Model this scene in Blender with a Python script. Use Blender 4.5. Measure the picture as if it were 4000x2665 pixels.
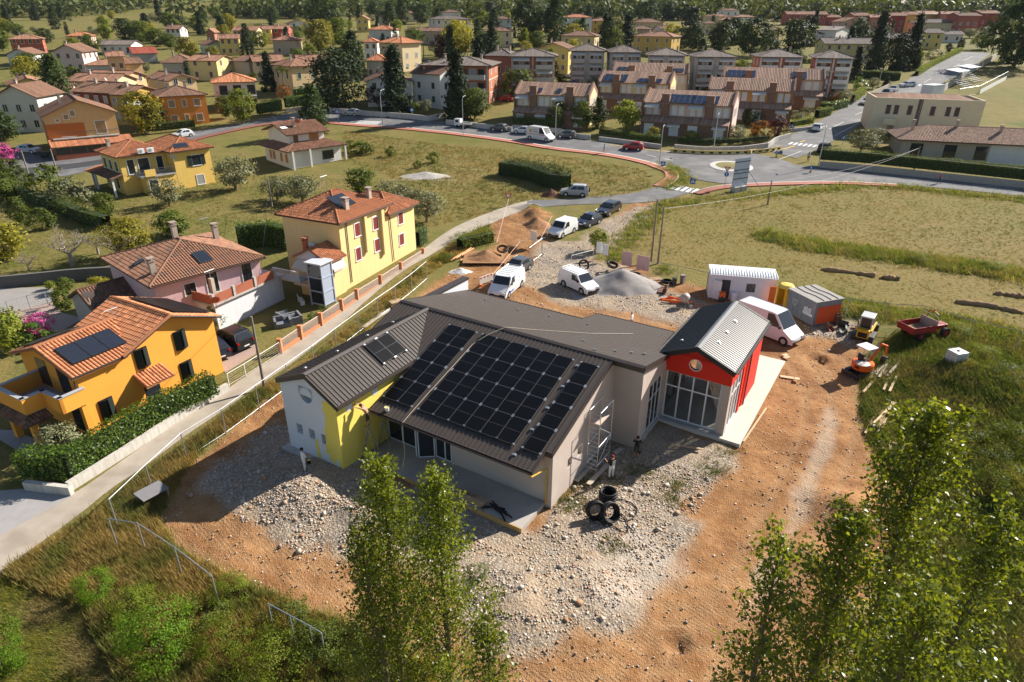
import bpy, bmesh, math, random
import numpy as np
from mathutils import Matrix, Vector
R = math.radians
sc = bpy.context.scene
for o in list(bpy.data.objects): bpy.data.objects.remove(o)
col = sc.collection
# ------------------------------------------------------------------ camera
CAM_H, PITCH, ROLL, FPX = 25.445, R(26.289), R(.289),2567.742      # focal length in pixels of a 4000 px wide frame
cd = bpy.data.cameras.new('camera');cam = bpy.data.objects.new('camera', cd);col.objects.link(cam)
cd.sensor_width = 36;cd.lens = FPX*36/4000;cd.clip_start = .1;cd.clip_end = 12000
cam.matrix_world = Matrix.Translation((0,0, CAM_H)) @ Matrix.Rotation(R(90)-PITCH,4, 'X') @ Matrix.Rotation(ROLL,4, 'Z')
sc.camera = cam
# ------------------------------------------------------------------ sky, sun, exposure
SUN_AZ, SUN_EL = R(57), R(32)          # clockwise from +Y (straight ahead of the camera)
w = bpy.data.worlds.new('World');sc.world = w;w.use_nodes = True
nt = w.node_tree;bg = nt.nodes['Background'];sky = nt.nodes.new('ShaderNodeTexSky')
sky.sky_type = 'NISHITA';sky.sun_disc = False;sky.sun_elevation = SUN_EL;sky.sun_rotation = SUN_AZ
sky.air_density = 1.0;sky.dust_density = .6;sky.altitude = 100
nt.links.new(sky.outputs[0], bg.inputs[0]);bg.inputs[1].default_value = .058
sl = bpy.data.lights.new('sun', 'SUN');sun = bpy.data.objects.new('sun', sl);col.objects.link(sun)
sl.energy = 5.0;sl.angle = R(.53);sl.color = (1,.93,.83)
sv = Vector((math.sin(SUN_AZ)*math.cos(SUN_EL), math.cos(SUN_AZ)*math.cos(SUN_EL), math.sin(SUN_EL)))
sun.rotation_euler = sv.to_track_quat('Z', 'Y').to_euler()
vs = sc.view_settings;vs.view_transform = 'Standard';vs.look = 'None';vs.exposure = 1.12;vs.gamma = 1;vs.use_curve_mapping = False
sc.cycles.use_denoising = True;sc.cycles.max_bounces = 6;sc.cycles.diffuse_bounces = 3;sc.cycles.glossy_bounces = 3
sc.cycles.transmission_bounces = 6;sc.cycles.transparent_max_bounces = 8;sc.cycles.caustics_reflective = False;sc.cycles.caustics_refractive = False
sc.cycles.volume_step_rate = 8
rng = np.random.default_rng(7);random.seed(7)
# ------------------------------------------------------------------ noise and terrain
def vnoise(x, y, seed=0):
    x = np.asarray(x, float);y = np.asarray(y, float)
    xi = np.floor(x);yi = np.floor(y);fx = x-xi;fy = y-yi;fx = fx*fx*(3-2*fx);fy = fy*fy*(3-2*fy)
    def h(i, j):
        s = np.sin(i*127.1+j*311.7+seed*74.7)*43758.5453
        return s-np.floor(s)
    return (h(xi, yi)*(1-fx)+h(xi+1, yi)*fx)*(1-fy)+(h(xi, yi+1)*(1-fx)+h(xi+1, yi+1)*fx)*fy
def fbm(x, y, s=1., oct=4, seed=0):
    t = 0;a = .5
    for i in range(oct):
        t = t+a*vnoise(x/s, y/s, seed+i*13);s *= .5;a *= .5
    return t/(1-.5**oct)
TY = np.array([-60,40,60,75,100,125,150,180,230,300,370,460,560,700,900,1200,1700,3000,6000.])
TZ = np.array([0,0,.3,.9,1.7,2.9,4.6,7.0,10.4,14.6,18.6,22.5,27,41,75,150,290,520,700.])
TM = np.gradient(TZ, TY)
def base_z(Y):
    Y = np.clip(np.asarray(Y, float), TY[0], TY[-1]-1e-3)
    i = np.clip(np.searchsorted(TY, Y, side='right')-1,0, len(TY)-2)
    h = TY[i+1]-TY[i];t = (Y-TY[i])/h
    return (2*t**3-3*t**2+1)*TZ[i]+(t**3-2*t**2+t)*h*TM[i]+(-2*t**3+3*t**2)*TZ[i+1]+(t**3-t**2)*h*TM[i+1]
SP, CP = math.sin(PITCH), math.cos(PITCH)
def ray(x, y):
    u0, w0 = x-2000, y-1332.5
    u = (u0*math.cos(ROLL)+w0*math.sin(ROLL))/FPX;v = (-u0*math.sin(ROLL)+w0*math.cos(ROLL))/FPX
    return u, CP-v*SP,-(SP+v*CP)
def at(x, y, h=0.):
    """ground position (X, Y) whose point h metres above the land is seen at photo pixel (x, y)"""
    dx, dy, dz = ray(x, y)
    lo, hi = 5.,8000.
    ts = np.geomspace(lo, hi,700)
    f = CAM_H+dz*ts-(base_z(dy*ts)+h)
    k = int(np.argmax(f < 0)) if (f < 0).any() else len(ts)-1
    a, b = ts[max(k-1,0)], ts[k]
    for _ in range(40):
        m = (a+b)/2
        if CAM_H+dz*m-(float(base_z(dy*m))+h) < 0: b = m
        else: a = m
    return np.array([dx*b, dy*b])
TILE = {'A': (0,0), 'B': (1000,0), 'C': (2000,0), 'D': (3000,0), 'E': (0,500), 'F': (1000,650), 'G': (1800,650), 'H': (3000,600),
        'I': (0,1000), 'J': (1000,1150), 'K': (2000,1150), 'M': (3000,1150), 'N': (0,1500), 'O': (1000,1500), 'P': (2000,1500),
        'Q': (3000,1500), 'R': (0,2005), 'S': (1000,2005)}
def px(t, x, y):
    if t == 'V': return x*1.7, y*1.7
    if t == 'U': return 2000+x*.7435,2005+y*.7435
    if t == 'X': return x, y
    if t in 'YZ': return (2680 if t == 'Y' else 3180)+x*.4758,(1020 if t == 'Y' else 1180)+y*.4758
    if t == 'W': return 2800+x*.3271,560+y*.3271
    return TILE[t][0]+x*.4248, TILE[t][1]+y*.4248
def pt(t, x, y, h=0.): return at(*px(t, x, y), h)
def poly(t, pts): return np.array([pt(t, *p) for p in pts])
def inside(P, x, y):
    r = np.zeros(np.shape(x), bool);n = len(P)
    for i in range(n):
        x0, y0 = P[i];x1, y1 = P[(i+1) % n]
        if y0 == y1: continue
        c = ((y0 > y) != (y1 > y)) & (x < (x1-x0)*(y-y0)/(y1-y0)+x0);r ^= c
    return r
def segdist(P, x, y, closed=True):
    d = np.full(np.shape(x),1e9);n = len(P)
    for i in range(n if closed else n-1):
        x0, y0 = P[i];x1, y1 = P[(i+1) % n];ex, ey = x1-x0, y1-y0
        t = np.clip(((x-x0)*ex+(y-y0)*ey)/(ex*ex+ey*ey+1e-9),0,1)
        d = np.minimum(d, np.hypot(x-x0-t*ex, y-y0-t*ey))
    return d
def sdist(P, x, y):                                     # > 0 inside
    d = segdist(P, x, y);return np.where(inside(P, x, y), d,-d)
def sstep(a, b, x):
    t = np.clip((np.asarray(x, float)-a)/(b-a),0,1);return t*t*(3-2*t)
# the building's own frame: a along the ridge (to the right), b to the rear
YAW = R(32.024)
def L2W(a, b): return np.array([a*math.cos(YAW)+b*math.sin(YAW),-a*math.sin(YAW)+b*math.cos(YAW)])
# ------------------------------------------------------------------ regions of the ground (outlines on the land)
SITE = poly('V',[(385,1150),(366,1200),(400,1262),(480,1310),(560,1345),(680,1388),(800,1432),(900,1470),(1000,1520),(1080,1568),(1300,1640),(1700,1640),(1960,1600),
  (1990,1420),(2075,1290),(2110,1150),(2090,1080),(2030,1055),(1990,1000),(1975,930),(1978,880),(1965,850),(2010,800),(2000,765),(1960,750),(1925,730),(1890,725),(1800,690),(1700,690),(1640,660),
  (1600,655),(1500,640),(1470,610),(1380,600),(1350,585),(1380,545),(1440,500),(1515,462),(1450,466),(1405,505),(1350,555),(1275,560),(1245,520),(1275,492),(1180,478),(1120,512),(1135,560),(1100,590),
  (1050,615),(990,660),(940,690),(900,735),(880,780),(700,880),(640,900),(560,960),(480,1020),(420,1085)])
GRAV = poly('V',[(470,1130),(500,1060),(640,960),(840,1060),(860,1080),(1040,1150),(1230,1230),(1330,1100),(1420,980),(1560,990),(1700,1010),(1685,1060),(1625,1140),(1550,1270),(1460,1330),(1330,1370),(1330,1440),(1290,1470),
  (1120,1430),(1040,1350),(960,1290),(880,1260),(790,1270),(690,1270),(600,1215),(560,1205)])
GRAV2 = poly('V',[(1250,560),(1330,550),(1400,500),(1515,462),(1480,500),(1400,560),(1350,600),(1440,610),(1560,680),(1640,700),(1660,760),(1560,750),(1440,720),(1300,700),(1220,670),(1180,640)])
GRAV3 = poly('V',[(1880,740),(1950,735),(2000,770),(1960,800),(1910,780),(1850,770)])
SANDY = poly('V',[(1380,1260),(1480,1200),(1580,1280),(1530,1370),(1400,1420),(1320,1340)])
TRACKG = poly('V',[(1905,930),(1925,990),(1880,1090),(1850,1180),(1800,1290),(1760,1400),(1730,1400),(1760,1300),(1820,1170),(1860,1080),(1890,1000)])
LUSHR = poly('V',[(1985,830),(2060,780),(2200,770),(2353,790),(2353,1568),(2000,1568),(2060,1300),(2110,1150),(2085,1075),(2020,1050),(1985,960)])
BANK = poly('V',[(0,1320),(230,1140),(420,960),(640,880),(560,960),(480,1020),(425,1085),(385,1150),(366,1200),(400,1262),(520,1330),(760,1420),(1000,1530),(1000,1600),(300,1600),(200,1400)])
YARD = poly('V',[(0,640),(250,620),(500,760),(620,760),(500,900),(120,1030),(0,1010)])
PITCH_ = poly('V',[(2200,240),(2290,160),(2360,120),(2600,200),(2600,300),(2353,300)])
FIELD = poly('V',[(1400,590),(1490,500),(1530,470),(1680,455),(2000,425),(2353,460),(2600,480),(2600,800),(2353,790),(2050,740),(1900,690),(1640,620)])
MEADOW = poly('V',[(790,300),(1000,330),(1300,360),(1480,390),(1500,430),(1400,455),(1280,460),(1000,520),(960,440),(880,400),(780,370)])
MOUNDS = [  # photo px, radius, height, sharpness
  ((1190,1945),3.2,.75),((1030,1890),2.4,.35),((1440,1990),3.0,.5),((2020,2370),3.2,.6),((2350,2340),2.4,.4),
  ((3300,1990),2.6,.9),((3170,2180),2.0,.6),((3700,1480),4.5,.9),((3600,1330),5,.8),((3850,1560),5,1.0),((3300,2400),2.2,.7),((3850,1900),4,.9),
  ((2090,845),2.2,1.1),((2070,815),2.0,.7),((1920,1000),2.0,.6),((1890,1120),1.6,.3)]
MOUNDS = [(at(*p), r, h) for p, r, h in MOUNDS]
PITS = [(pt('M',455,590),.9,.45),(pt('U',870,685),.55,.35),(pt('G',420,760),1.0,.7)]
def site_w(x, y): return sstep(-.6,.9, sdist(SITE, x, y)+(fbm(x, y,2.2,3,5)-.5)*1.6)
def ground_z(x, y, sw=None):
    x = np.asarray(x, float);y = np.asarray(y, float)
    z = base_z(y)
    near = (np.hypot(x, y) < 140)
    if not near.any(): return z
    if sw is None:
        sd = sdist(SITE, x, y);sw = sstep(-.6,.9, sd+(fbm(x, y,2.2,3,5)-.5)*1.6)
    for (mx, my), r, h in MOUNDS:
        d = np.hypot(x-mx, y-my)/r*(1+.35*(fbm(x, y,1.7,3,3)-.5))
        z = z+h*np.exp(-d*d*2.2)*(1+.3*(fbm(x, y,.9,3,9)-.5))
    for (mx, my), r, h in PITS: z = z-h*sstep(1.15,.7, np.hypot(x-mx, y-my)/r*(1+.4*(fbm(x, y,.6,2,4)-.5)))
    return z+near*(sw*((fbm(x, y,3.,4,1)-.5)*.34+(fbm(x, y,.8,3,8)-.5)*.13))
def gz(p): return float(ground_z(np.array([p[0]]), np.array([p[1]]))[0])
# ------------------------------------------------------------------ materials
_M = {}
def nd(t, k, **kw):
    n = t.nodes.new(k)
    for a, b in kw.items(): setattr(n, a, b)
    return n
def mat(name, c=(.5,.5,.5), rough=.7, metal=0., var=.0, vs=3., bump=0., bs=40., spec=.3, trans=0., rnd=0., dirt=0., coat=0., emit=0., wave=None, stain=None):
    """procedural surface: base colour c, noise variation var at scale vs, bump, per-object variation rnd, streaky dirt"""
    if name in _M: return _M[name]
    m = bpy.data.materials.new(name);_M[name] = m;m.use_nodes = True;t = m.node_tree;L = t.links.new
    b = t.nodes['Principled BSDF'];b.inputs['Base Color'].default_value = (*c,1);b.inputs['Roughness'].default_value = rough
    b.inputs['Metallic'].default_value = metal;b.inputs['Specular IOR Level'].default_value = spec
    if trans: b.inputs['Transmission Weight'].default_value = trans
    if coat: b.inputs['Coat Weight'].default_value = coat;b.inputs['Coat Roughness'].default_value = .05
    m.diffuse_color = (*c,1)
    tc = nd(t, 'ShaderNodeTexCoord');src = None
    geo = nd(t, 'ShaderNodeNewGeometry')
    if var or dirt or rnd or stain:
        src = nd(t, 'ShaderNodeRGB');src.outputs[0].default_value = (*c,1);out = src.outputs[0]
        def mul(out, fac_out, lo, hi):
            mr = nd(t, 'ShaderNodeMapRange');mr.inputs[3].default_value = lo;mr.inputs[4].default_value = hi;L(fac_out, mr.inputs[0])
            mx = nd(t, 'ShaderNodeVectorMath', operation='SCALE');L(out, mx.inputs[0]);L(mr.outputs[0], mx.inputs[3]);return mx.outputs[0]
        if var:
            n = nd(t, 'ShaderNodeTexNoise');n.inputs['Scale'].default_value = vs;n.inputs['Detail'].default_value = 6;n.inputs['Roughness'].default_value = .65
            L(geo.outputs['Position'], n.inputs['Vector']);out = mul(out, n.outputs[0],1-1.6*var,1+1.6*var)
        if rnd:
            oi = nd(t, 'ShaderNodeObjectInfo');out = mul(out, oi.outputs['Random'],1-rnd,1+rnd)
        if dirt:
            mp = nd(t, 'ShaderNodeMapping');mp.inputs['Scale'].default_value = (3,3,.35);L(geo.outputs['Position'], mp.inputs[0])
            n = nd(t, 'ShaderNodeTexNoise');n.inputs['Scale'].default_value = 1.6;n.inputs['Detail'].default_value = 7;L(mp.outputs[0], n.inputs['Vector'])
            r = nd(t, 'ShaderNodeMapRange');r.inputs[1].default_value = .42;r.inputs[2].default_value = .75;L(n.outputs[0], r.inputs[0]);out = mul(out, r.outputs[0],1,1-dirt)
        if stain:
            n = nd(t, 'ShaderNodeTexNoise');n.inputs['Scale'].default_value = stain[1];n.inputs['Detail'].default_value = 5;L(geo.outputs['Position'], n.inputs['Vector'])
            r = nd(t, 'ShaderNodeMapRange');r.inputs[1].default_value = .5;r.inputs[2].default_value = .68;L(n.outputs[0], r.inputs[0])
            mx = nd(t, 'ShaderNodeMix', data_type='RGBA');L(r.outputs[0], mx.inputs[0]);L(out, mx.inputs[6]);mx.inputs[7].default_value = (*stain[0],1);out = mx.outputs[2]
        L(out, b.inputs['Base Color'])
    if bump:
        n = nd(t, 'ShaderNodeTexNoise');n.inputs['Scale'].default_value = bs;n.inputs['Detail'].default_value = 4;L(geo.outputs['Position'], n.inputs['Vector'])
        bp = nd(t, 'ShaderNodeBump');bp.inputs['Strength'].default_value = bump;bp.inputs['Distance'].default_value = .05;L(n.outputs[0], bp.inputs['Height']);L(bp.outputs[0], b.inputs['Normal'])
    if emit: b.inputs['Emission Color'].default_value = (*c,1);b.inputs['Emission Strength'].default_value = emit
    return m
def leafmat(name, c, tr=.35, rough=.6, varied=.35, spec=.15, warm=(.1,.05,-.2), tint=None, tscale=.5):
    """foliage: per-leaf and per-plant variation, light passing through the blades"""
    if name in _M: return _M[name]
    m = bpy.data.materials.new(name);_M[name] = m;m.use_nodes = True;t = m.node_tree;L = t.links.new
    b = t.nodes['Principled BSDF'];b.inputs['Roughness'].default_value = rough;b.inputs['Specular IOR Level'].default_value = spec
    at_ = nd(t, 'ShaderNodeAttribute', attribute_name='rnd');oi = nd(t, 'ShaderNodeObjectInfo')
    geo = nd(t, 'ShaderNodeNewGeometry')
    mr = nd(t, 'ShaderNodeMapRange');mr.inputs[3].default_value = 1-varied;mr.inputs[4].default_value = 1+varied;L(at_.outputs['Fac'], mr.inputs[0])
    mo = nd(t, 'ShaderNodeMapRange');mo.inputs[3].default_value = .8;mo.inputs[4].default_value = 1.2;L(oi.outputs['Random'], mo.inputs[0])
    mm = nd(t, 'ShaderNodeMath', operation='MULTIPLY');L(mr.outputs[0], mm.inputs[0]);L(mo.outputs[0], mm.inputs[1])
    mx = nd(t, 'ShaderNodeMix', data_type='RGBA');L(at_.outputs['Fac'], mx.inputs[0]);mx.inputs[6].default_value = (*c,1)
    mx.inputs[7].default_value = (c[0]*(1+warm[0]*3), c[1]*(1+warm[1]), max(0, c[2]*(1+warm[2])),1)
    out = mx.outputs[2]
    if tint:
        n = nd(t, 'ShaderNodeTexNoise');n.inputs['Scale'].default_value = tscale;n.inputs['Detail'].default_value = 3;L(geo.outputs['Position'], n.inputs['Vector'])
        r = nd(t, 'ShaderNodeMapRange');r.inputs[1].default_value = .42;r.inputs[2].default_value = .62;L(n.outputs[0], r.inputs[0])
        m2 = nd(t, 'ShaderNodeMix', data_type='RGBA');L(r.outputs[0], m2.inputs[0]);L(out, m2.inputs[6]);m2.inputs[7].default_value = (*tint,1);out = m2.outputs[2]
    s = nd(t, 'ShaderNodeVectorMath', operation='SCALE');L(out, s.inputs[0]);L(mm.outputs[0], s.inputs[3]);L(s.outputs[0], b.inputs['Base Color'])
    tl = nd(t, 'ShaderNodeBsdfTranslucent');s2 = nd(t, 'ShaderNodeVectorMath', operation='MULTIPLY');L(s.outputs[0], s2.inputs[0]);s2.inputs[1].default_value = (1.5,1.35,.6)
    L(s2.outputs[0], tl.inputs[0]);mix = nd(t, 'ShaderNodeMixShader');mix.inputs[0].default_value = tr
    L(b.outputs[0], mix.inputs[1]);L(tl.outputs[0], mix.inputs[2]);L(mix.outputs[0], t.nodes['Material Output'].inputs[0])
    return m
def rockmat(name, cols):
    if name in _M: return _M[name]
    m = bpy.data.materials.new(name);_M[name] = m;m.use_nodes = True;t = m.node_tree;L = t.links.new
    b = t.nodes['Principled BSDF'];b.inputs['Roughness'].default_value = .9;b.inputs['Specular IOR Level'].default_value = .15
    a = nd(t, 'ShaderNodeAttribute', attribute_name='rnd');r = nd(t, 'ShaderNodeValToRGB');L(a.outputs['Fac'], r.inputs[0])
    e = r.color_ramp.elements;r.color_ramp.interpolation = 'CONSTANT'
    for i, c in enumerate(cols):
        x = e[i] if i < 2 else e.new(i/len(cols))
        x.position = i/len(cols);x.color = (*c,1)
    L(r.outputs[0], b.inputs['Base Color']);return m
# ------------------------------------------------------------------ meshes and objects
class MB:
    def __init__(s): s.v = [];s.f = []
    def add(s, V, F):
        n = len(s.v);s.v += [tuple(map(float, p)) for p in V];s.f += [tuple(i+n for i in f) for f in F];return s
    def box(s, c, d, rz=0., M=None):
        x, y, z = d[0]/2, d[1]/2, d[2]/2;V = [(-x,-y,-z),(x,-y,-z),(x,y,-z),(-x,y,-z),(-x,-y,z),(x,-y,z),(x,y,z),(-x,y,z)]
        if rz: k, q = math.cos(rz), math.sin(rz);V = [(a*k-b*q, a*q+b*k, e) for a, b, e in V]
        if M is not None: V = [tuple((M @ Vector(p))) for p in V]
        return s.add([(p[0]+c[0], p[1]+c[1], p[2]+c[2]) for p in V],[(0,3,2,1),(4,5,6,7),(0,1,5,4),(1,2,6,5),(2,3,7,6),(3,0,4,7)])
    def bx(s, x0, x1, y0, y1, z0, z1): return s.box(((x0+x1)/2,(y0+y1)/2,(z0+z1)/2),(x1-x0, y1-y0, z1-z0))
    def prism(s, P, z0, z1):                                    # P counter-clockwise in plan
        n = len(P);V = [(p[0], p[1], z0) for p in P]+[(p[0], p[1], z1) for p in P]
        return s.add(V,[tuple(range(n-1,-1,-1)), tuple(range(n,2*n))]+[(i,(i+1) % n, n+(i+1) % n, n+i) for i in range(n)])
    def ext(s, P, axis, a, b):                                  # outline P (2-D) pulled along x or y
        f = (lambda p, t: (t, p[0], p[1])) if axis == 'x' else (lambda p, t: (p[0], t, p[1]))
        n = len(P);V = [f(p, a) for p in P]+[f(p, b) for p in P]
        return s.add(V,[tuple(range(n)), tuple(range(2*n-1, n-1,-1))]+[(i, n+i, n+(i+1) % n,(i+1) % n) for i in range(n)])
    def slab(s, P, t):                                          # 3-D polygon with thickness t downwards
        n = len(P);V = list(P)+[(p[0], p[1], p[2]-t) for p in P]
        return s.add(V,[tuple(range(n)), tuple(range(2*n-1, n-1,-1))]+[(i, n+i, n+(i+1) % n,(i+1) % n) for i in range(n)])
    def tube(s, P, r, n=6, cap=True, closed=False):
        P = [Vector(p) for p in P];m = len(P);rs = r if hasattr(r, '__len__') else [r]*m;V = [];F = [];up = None
        for i, p in enumerate(P):
            t = (P[(i+1) % m]-P[i-1]) if closed else (P[min(i+1, m-1)]-P[max(i-1,0)])
            t = t.normalized() if t.length > 1e-9 else Vector((0,0,1))
            if up is None: up = Vector((0,0,1)) if abs(t.z) < .9 else Vector((1,0,0))
            a = up-t*up.dot(t);a = a.normalized() if a.length > 1e-6 else t.orthogonal().normalized();up = a;b = t.cross(a)
            for k in range(n):
                q = 2*math.pi*k/n;V.append(p+(a*math.cos(q)+b*math.sin(q))*rs[i])
        for i in range(m if closed else m-1):
            j = (i+1) % m
            for k in range(n): F.append((i*n+k, i*n+(k+1) % n, j*n+(k+1) % n, j*n+k))
        if cap and not closed: F += [tuple(range(n-1,-1,-1)), tuple(range((m-1)*n, m*n))]
        return s.add(V, F)
    def cyl(s, c, r, h, n=16, axis='z', r2=None):
        ax = {'x': (1,0,0), 'y': (0,1,0), 'z': (0,0,1)}[axis];a = Vector(c)-Vector(ax)*h/2;return s.tube([a, a+Vector(ax)*h],[r, r if r2 is None else r2], n)
    def lathe(s, prof, n=16, c=(0,0,0)):
        V = [(c[0]+r*math.cos(2*math.pi*k/n), c[1]+r*math.sin(2*math.pi*k/n), c[2]+z) for r, z in prof for k in range(n)];m = len(prof)
        F = [(i*n+k, i*n+(k+1) % n,(i+1)*n+(k+1) % n,(i+1)*n+k) for i in range(m-1) for k in range(n)]
        return s.add(V, F+[tuple(range(n-1,-1,-1)), tuple(range((m-1)*n, m*n))])
    def xf(s, M): s.v = [tuple(M @ Vector(p)) for p in s.v];return s
    def mesh(s, name, m, smooth=False):
        me = bpy.data.meshes.new(name);me.from_pydata(s.v,[], s.f);me.validate();me.materials.append(m) if m else None
        if smooth: me.polygons.foreach_set('use_smooth',[True]*len(me.polygons))
        me.update();return me
    def build(s, name, m, parent=None, smooth=False, bevel=0.):
        o = obj(name, s.mesh(name, m, smooth), parent)
        if bevel:
            b = bmesh.new();b.from_mesh(o.data);bmesh.ops.remove_doubles(b, verts=b.verts, dist=1e-5)
            bmesh.ops.bevel(b, geom=[e for e in b.edges if e.calc_face_angle(0) > .5], offset=bevel, segments=2, affect='EDGES', profile=.6)
            b.to_mesh(o.data);b.free()
        return o
def obj(name, me, parent=None, loc=None, rot=None):
    o = bpy.data.objects.new(name, me);col.objects.link(o)
    if parent: o.parent = parent
    if loc is not None: o.location = loc
    if rot is not None: o.rotation_euler = rot
    return o
def tag(o, label=None, cat=None, group=None, kind=None):
    if label: o['label'] = label
    if cat: o['category'] = cat
    if group: o['group'] = group
    if kind: o['kind'] = kind
    return o
def thing(name, label, cat, loc=(0,0,0), rz=0., group=None):
    o = obj(name, None, None, loc,(0,0, rz));o.empty_display_size = .2;return tag(o, label, cat, group)
def dup(root, loc, rz, label=None, group=None, scale=None):
    r = root.copy();col.objects.link(r);r.location = loc;r.rotation_euler = (0,0, rz)
    if scale is not None: r.scale = scale
    if label: r['label'] = label
    if group: r['group'] = group
    for ch in root.children:
        c = ch.copy();col.objects.link(c);c.parent = r
        for g in ch.children:
            d = g.copy();col.objects.link(d);d.parent = c
    return r
def npmesh(name, V, F, m, rnd=None, smooth=False):
    """mesh from arrays;F is (n, k)"""
    me = bpy.data.meshes.new(name);V = np.asarray(V, np.float32);F = np.asarray(F, np.int32);k = F.shape[1]
    me.vertices.add(len(V));me.vertices.foreach_set('co', V.ravel());me.loops.add(F.size);me.loops.foreach_set('vertex_index', F.ravel())
    me.polygons.add(len(F));me.polygons.foreach_set('loop_start', np.arange(0, F.size, k, dtype=np.int32))
    if smooth: me.polygons.foreach_set('use_smooth', np.ones(len(F), bool))
    me.update(calc_edges=True);me.materials.append(m) if m else None
    if rnd is not None:
        a = me.attributes.new('rnd', 'FLOAT', 'POINT');a.data.foreach_set('value', np.asarray(rnd, np.float32))
    return me
def scatter(pv, pf, pos, rz, s, tilt=None, sz=None, seed=1):
    """copies of a small piece (pv, pf) at pos, all in one array mesh"""
    pv = np.asarray(pv, float);pf = np.asarray(pf, int);n = len(pos);c, q = np.cos(rz)[:, None], np.sin(rz)[:, None]
    s = np.asarray(s, float).reshape(n,1);X = pv[None, :,0]*s;Y = pv[None, :,1]*s;Z = pv[None, :,2]*(s if sz is None else np.asarray(sz).reshape(n,1))
    if tilt is not None:
        tc, ts = np.cos(tilt)[:, None], np.sin(tilt)[:, None];X, Z = X*tc+Z*ts,-X*ts+Z*tc
    V = np.stack([X*c-Y*q+pos[:,0:1], X*q+Y*c+pos[:,1:2], Z+pos[:,2:3]],-1).reshape(-1,3)
    F = (pf[None]+(np.arange(n)*len(pv))[:, None, None]).reshape(-1, pf.shape[1])
    r = np.repeat(np.random.default_rng(seed).random(n), len(pv));return V, F, r
# common surfaces
glass = mat('dark_glass',(.02,.025,.03),.06, spec=.6)
white = mat('white_paint',(.75,.75,.74),.5, var=.04)
steel = mat('galvanised_steel',(.42,.44,.46),.45,.7, var=.1)
alu = mat('aluminium',(.62,.63,.64),.4,.8, var=.05)
black = mat('black_plastic',(.015,.015,.016),.5)
rubber = mat('tyre_rubber',(.018,.018,.018),.85)
wood = mat('raw_timber',(.55,.4,.24),.8, var=.16, vs=5, rnd=.18)
woodg = mat('weathered_timber',(.42,.36,.29),.85, var=.18, vs=5, rnd=.15)
conc = mat('concrete',(.42,.4,.37),.85, var=.12, vs=1.5, bump=.15, bs=30, dirt=.2)
stonew = mat('stone_wall',(.34,.31,.27),.9, var=.28, vs=4, bump=.6, bs=8)
bark = mat('bark',(.16,.12,.085),.9, var=.25, vs=6, bump=.5, bs=18)
# ------------------------------------------------------------------ the ground: one sheet out to the hills
def axis(lo, hi, step, far_lo, far_hi, g=1.07):
    a = list(np.arange(lo, hi+1e-6, step));s = step;x = hi
    while x < far_hi: s = min(s*g,60);x += s;a.append(x)
    s = step;x = lo
    while x > far_lo: s = min(s*g,60);x -= s;a.insert(0, x)
    return np.array(a)
GX = axis(-44,44,.3,-3800,3800);GY = axis(10,78,.3,-60,5500,1.05)
X, Y = np.meshgrid(GX, GY);XF, YF = X.ravel(), Y.ravel()
nearm = np.hypot(XF, YF) < 190;xs, ys = XF[nearm], YF[nearm]
edge = (fbm(xs, ys,2.2,4,5)-.5)
dS = sdist(SITE, xs, ys)
soil = np.zeros(XF.size);soil[nearm] = sstep(-.5,.6, dS+edge*1.8)
def msk(P, soft, namp, seed=3):
    m = np.zeros(XF.size);m[nearm] = sstep(-soft, soft, sdist(P, xs, ys)+(fbm(xs, ys,2.5,4, seed)-.5)*namp);return m
grav = np.maximum(msk(GRAV,.5,3.2), np.maximum(msk(GRAV2,.7,3.), msk(GRAV3,.5,2.)))
pile = np.zeros(XF.size)
for (mx, my), r, h in MOUNDS[:5]: pile = np.maximum(pile, np.exp(-((XF-mx)**2+(YF-my)**2)/(r*r)*1.2))
grav = np.maximum(grav, sstep(.25,.5, pile))
sand = np.maximum(msk(SANDY,.8,2.5,6)*.9, msk(TRACKG,.4,1.6,7)*.55)
lush = np.zeros(XF.size);lush[nearm] = .25+.5*(fbm(xs, ys,7,3,2)-.4)
lush = np.maximum(lush, msk(LUSHR,1.5,4)*.95);lush = np.maximum(lush, msk(YARD,1,3)*.45);lush = np.maximum(lush, msk(PITCH_,.5,.5)*.9)
lush = lush-.35*msk(FIELD,1.5,3)-.1*msk(MEADOW,1,3)
lush = np.clip(np.where(nearm, lush,.35+.5*(fbm(XF, YF,40,3,2)-.5)),0,1)
ruts = np.zeros(XF.size)
T1 = poly('V',[(1830,830),(1880,900),(1880,990),(1820,1130),(1740,1300),(1660,1430),(1560,1568)]);T2 = poly('V',[(1910,820),(1945,900),(1930,1000),(1890,1110),(1830,1230),(1760,1390),(1700,1568)])
T3 = poly('V',[(1290,1350),(1400,1400),(1560,1420),(1660,1430)]);T4 = poly('V',[(390,1200),(520,1290),(700,1370),(900,1440),(1100,1520),(1400,1540)])
T5 = poly('V',[(1190,660),(1280,700),(1420,735),(1560,760)]);T6 = poly('V',[(1180,690),(1270,735),(1420,770)])
for T in (T1, T2, T3, T4, T5, T6):
    if T is T3 or T is T4: offs = (-1.6,-.5,.6,1.7,2.8)
    else: offs = (-.9,.9)
    dd = segdist(T, xs, ys, False)
    # signed side
    for o_ in offs:
        i = np.argmin(np.stack([np.hypot(xs-p[0], ys-p[1]) for p in T]),0);i = np.clip(i,0, len(T)-2)
        sx, sy = T[i+1,0]-T[i,0], T[i+1,1]-T[i,1];sg = np.sign(sx*(ys-T[i,1])-sy*(xs-T[i,0]))
        ruts[nearm] = np.maximum(ruts[nearm], np.exp(-((dd*sg-o_)/.28)**2)*soil[nearm])
ZF = base_z(YF);swf = np.zeros(XF.size);swf[nearm] = sstep(-.6,.9, dS+edge*1.6)
ZF[nearm] = ground_z(xs, ys, swf[nearm])
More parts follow.
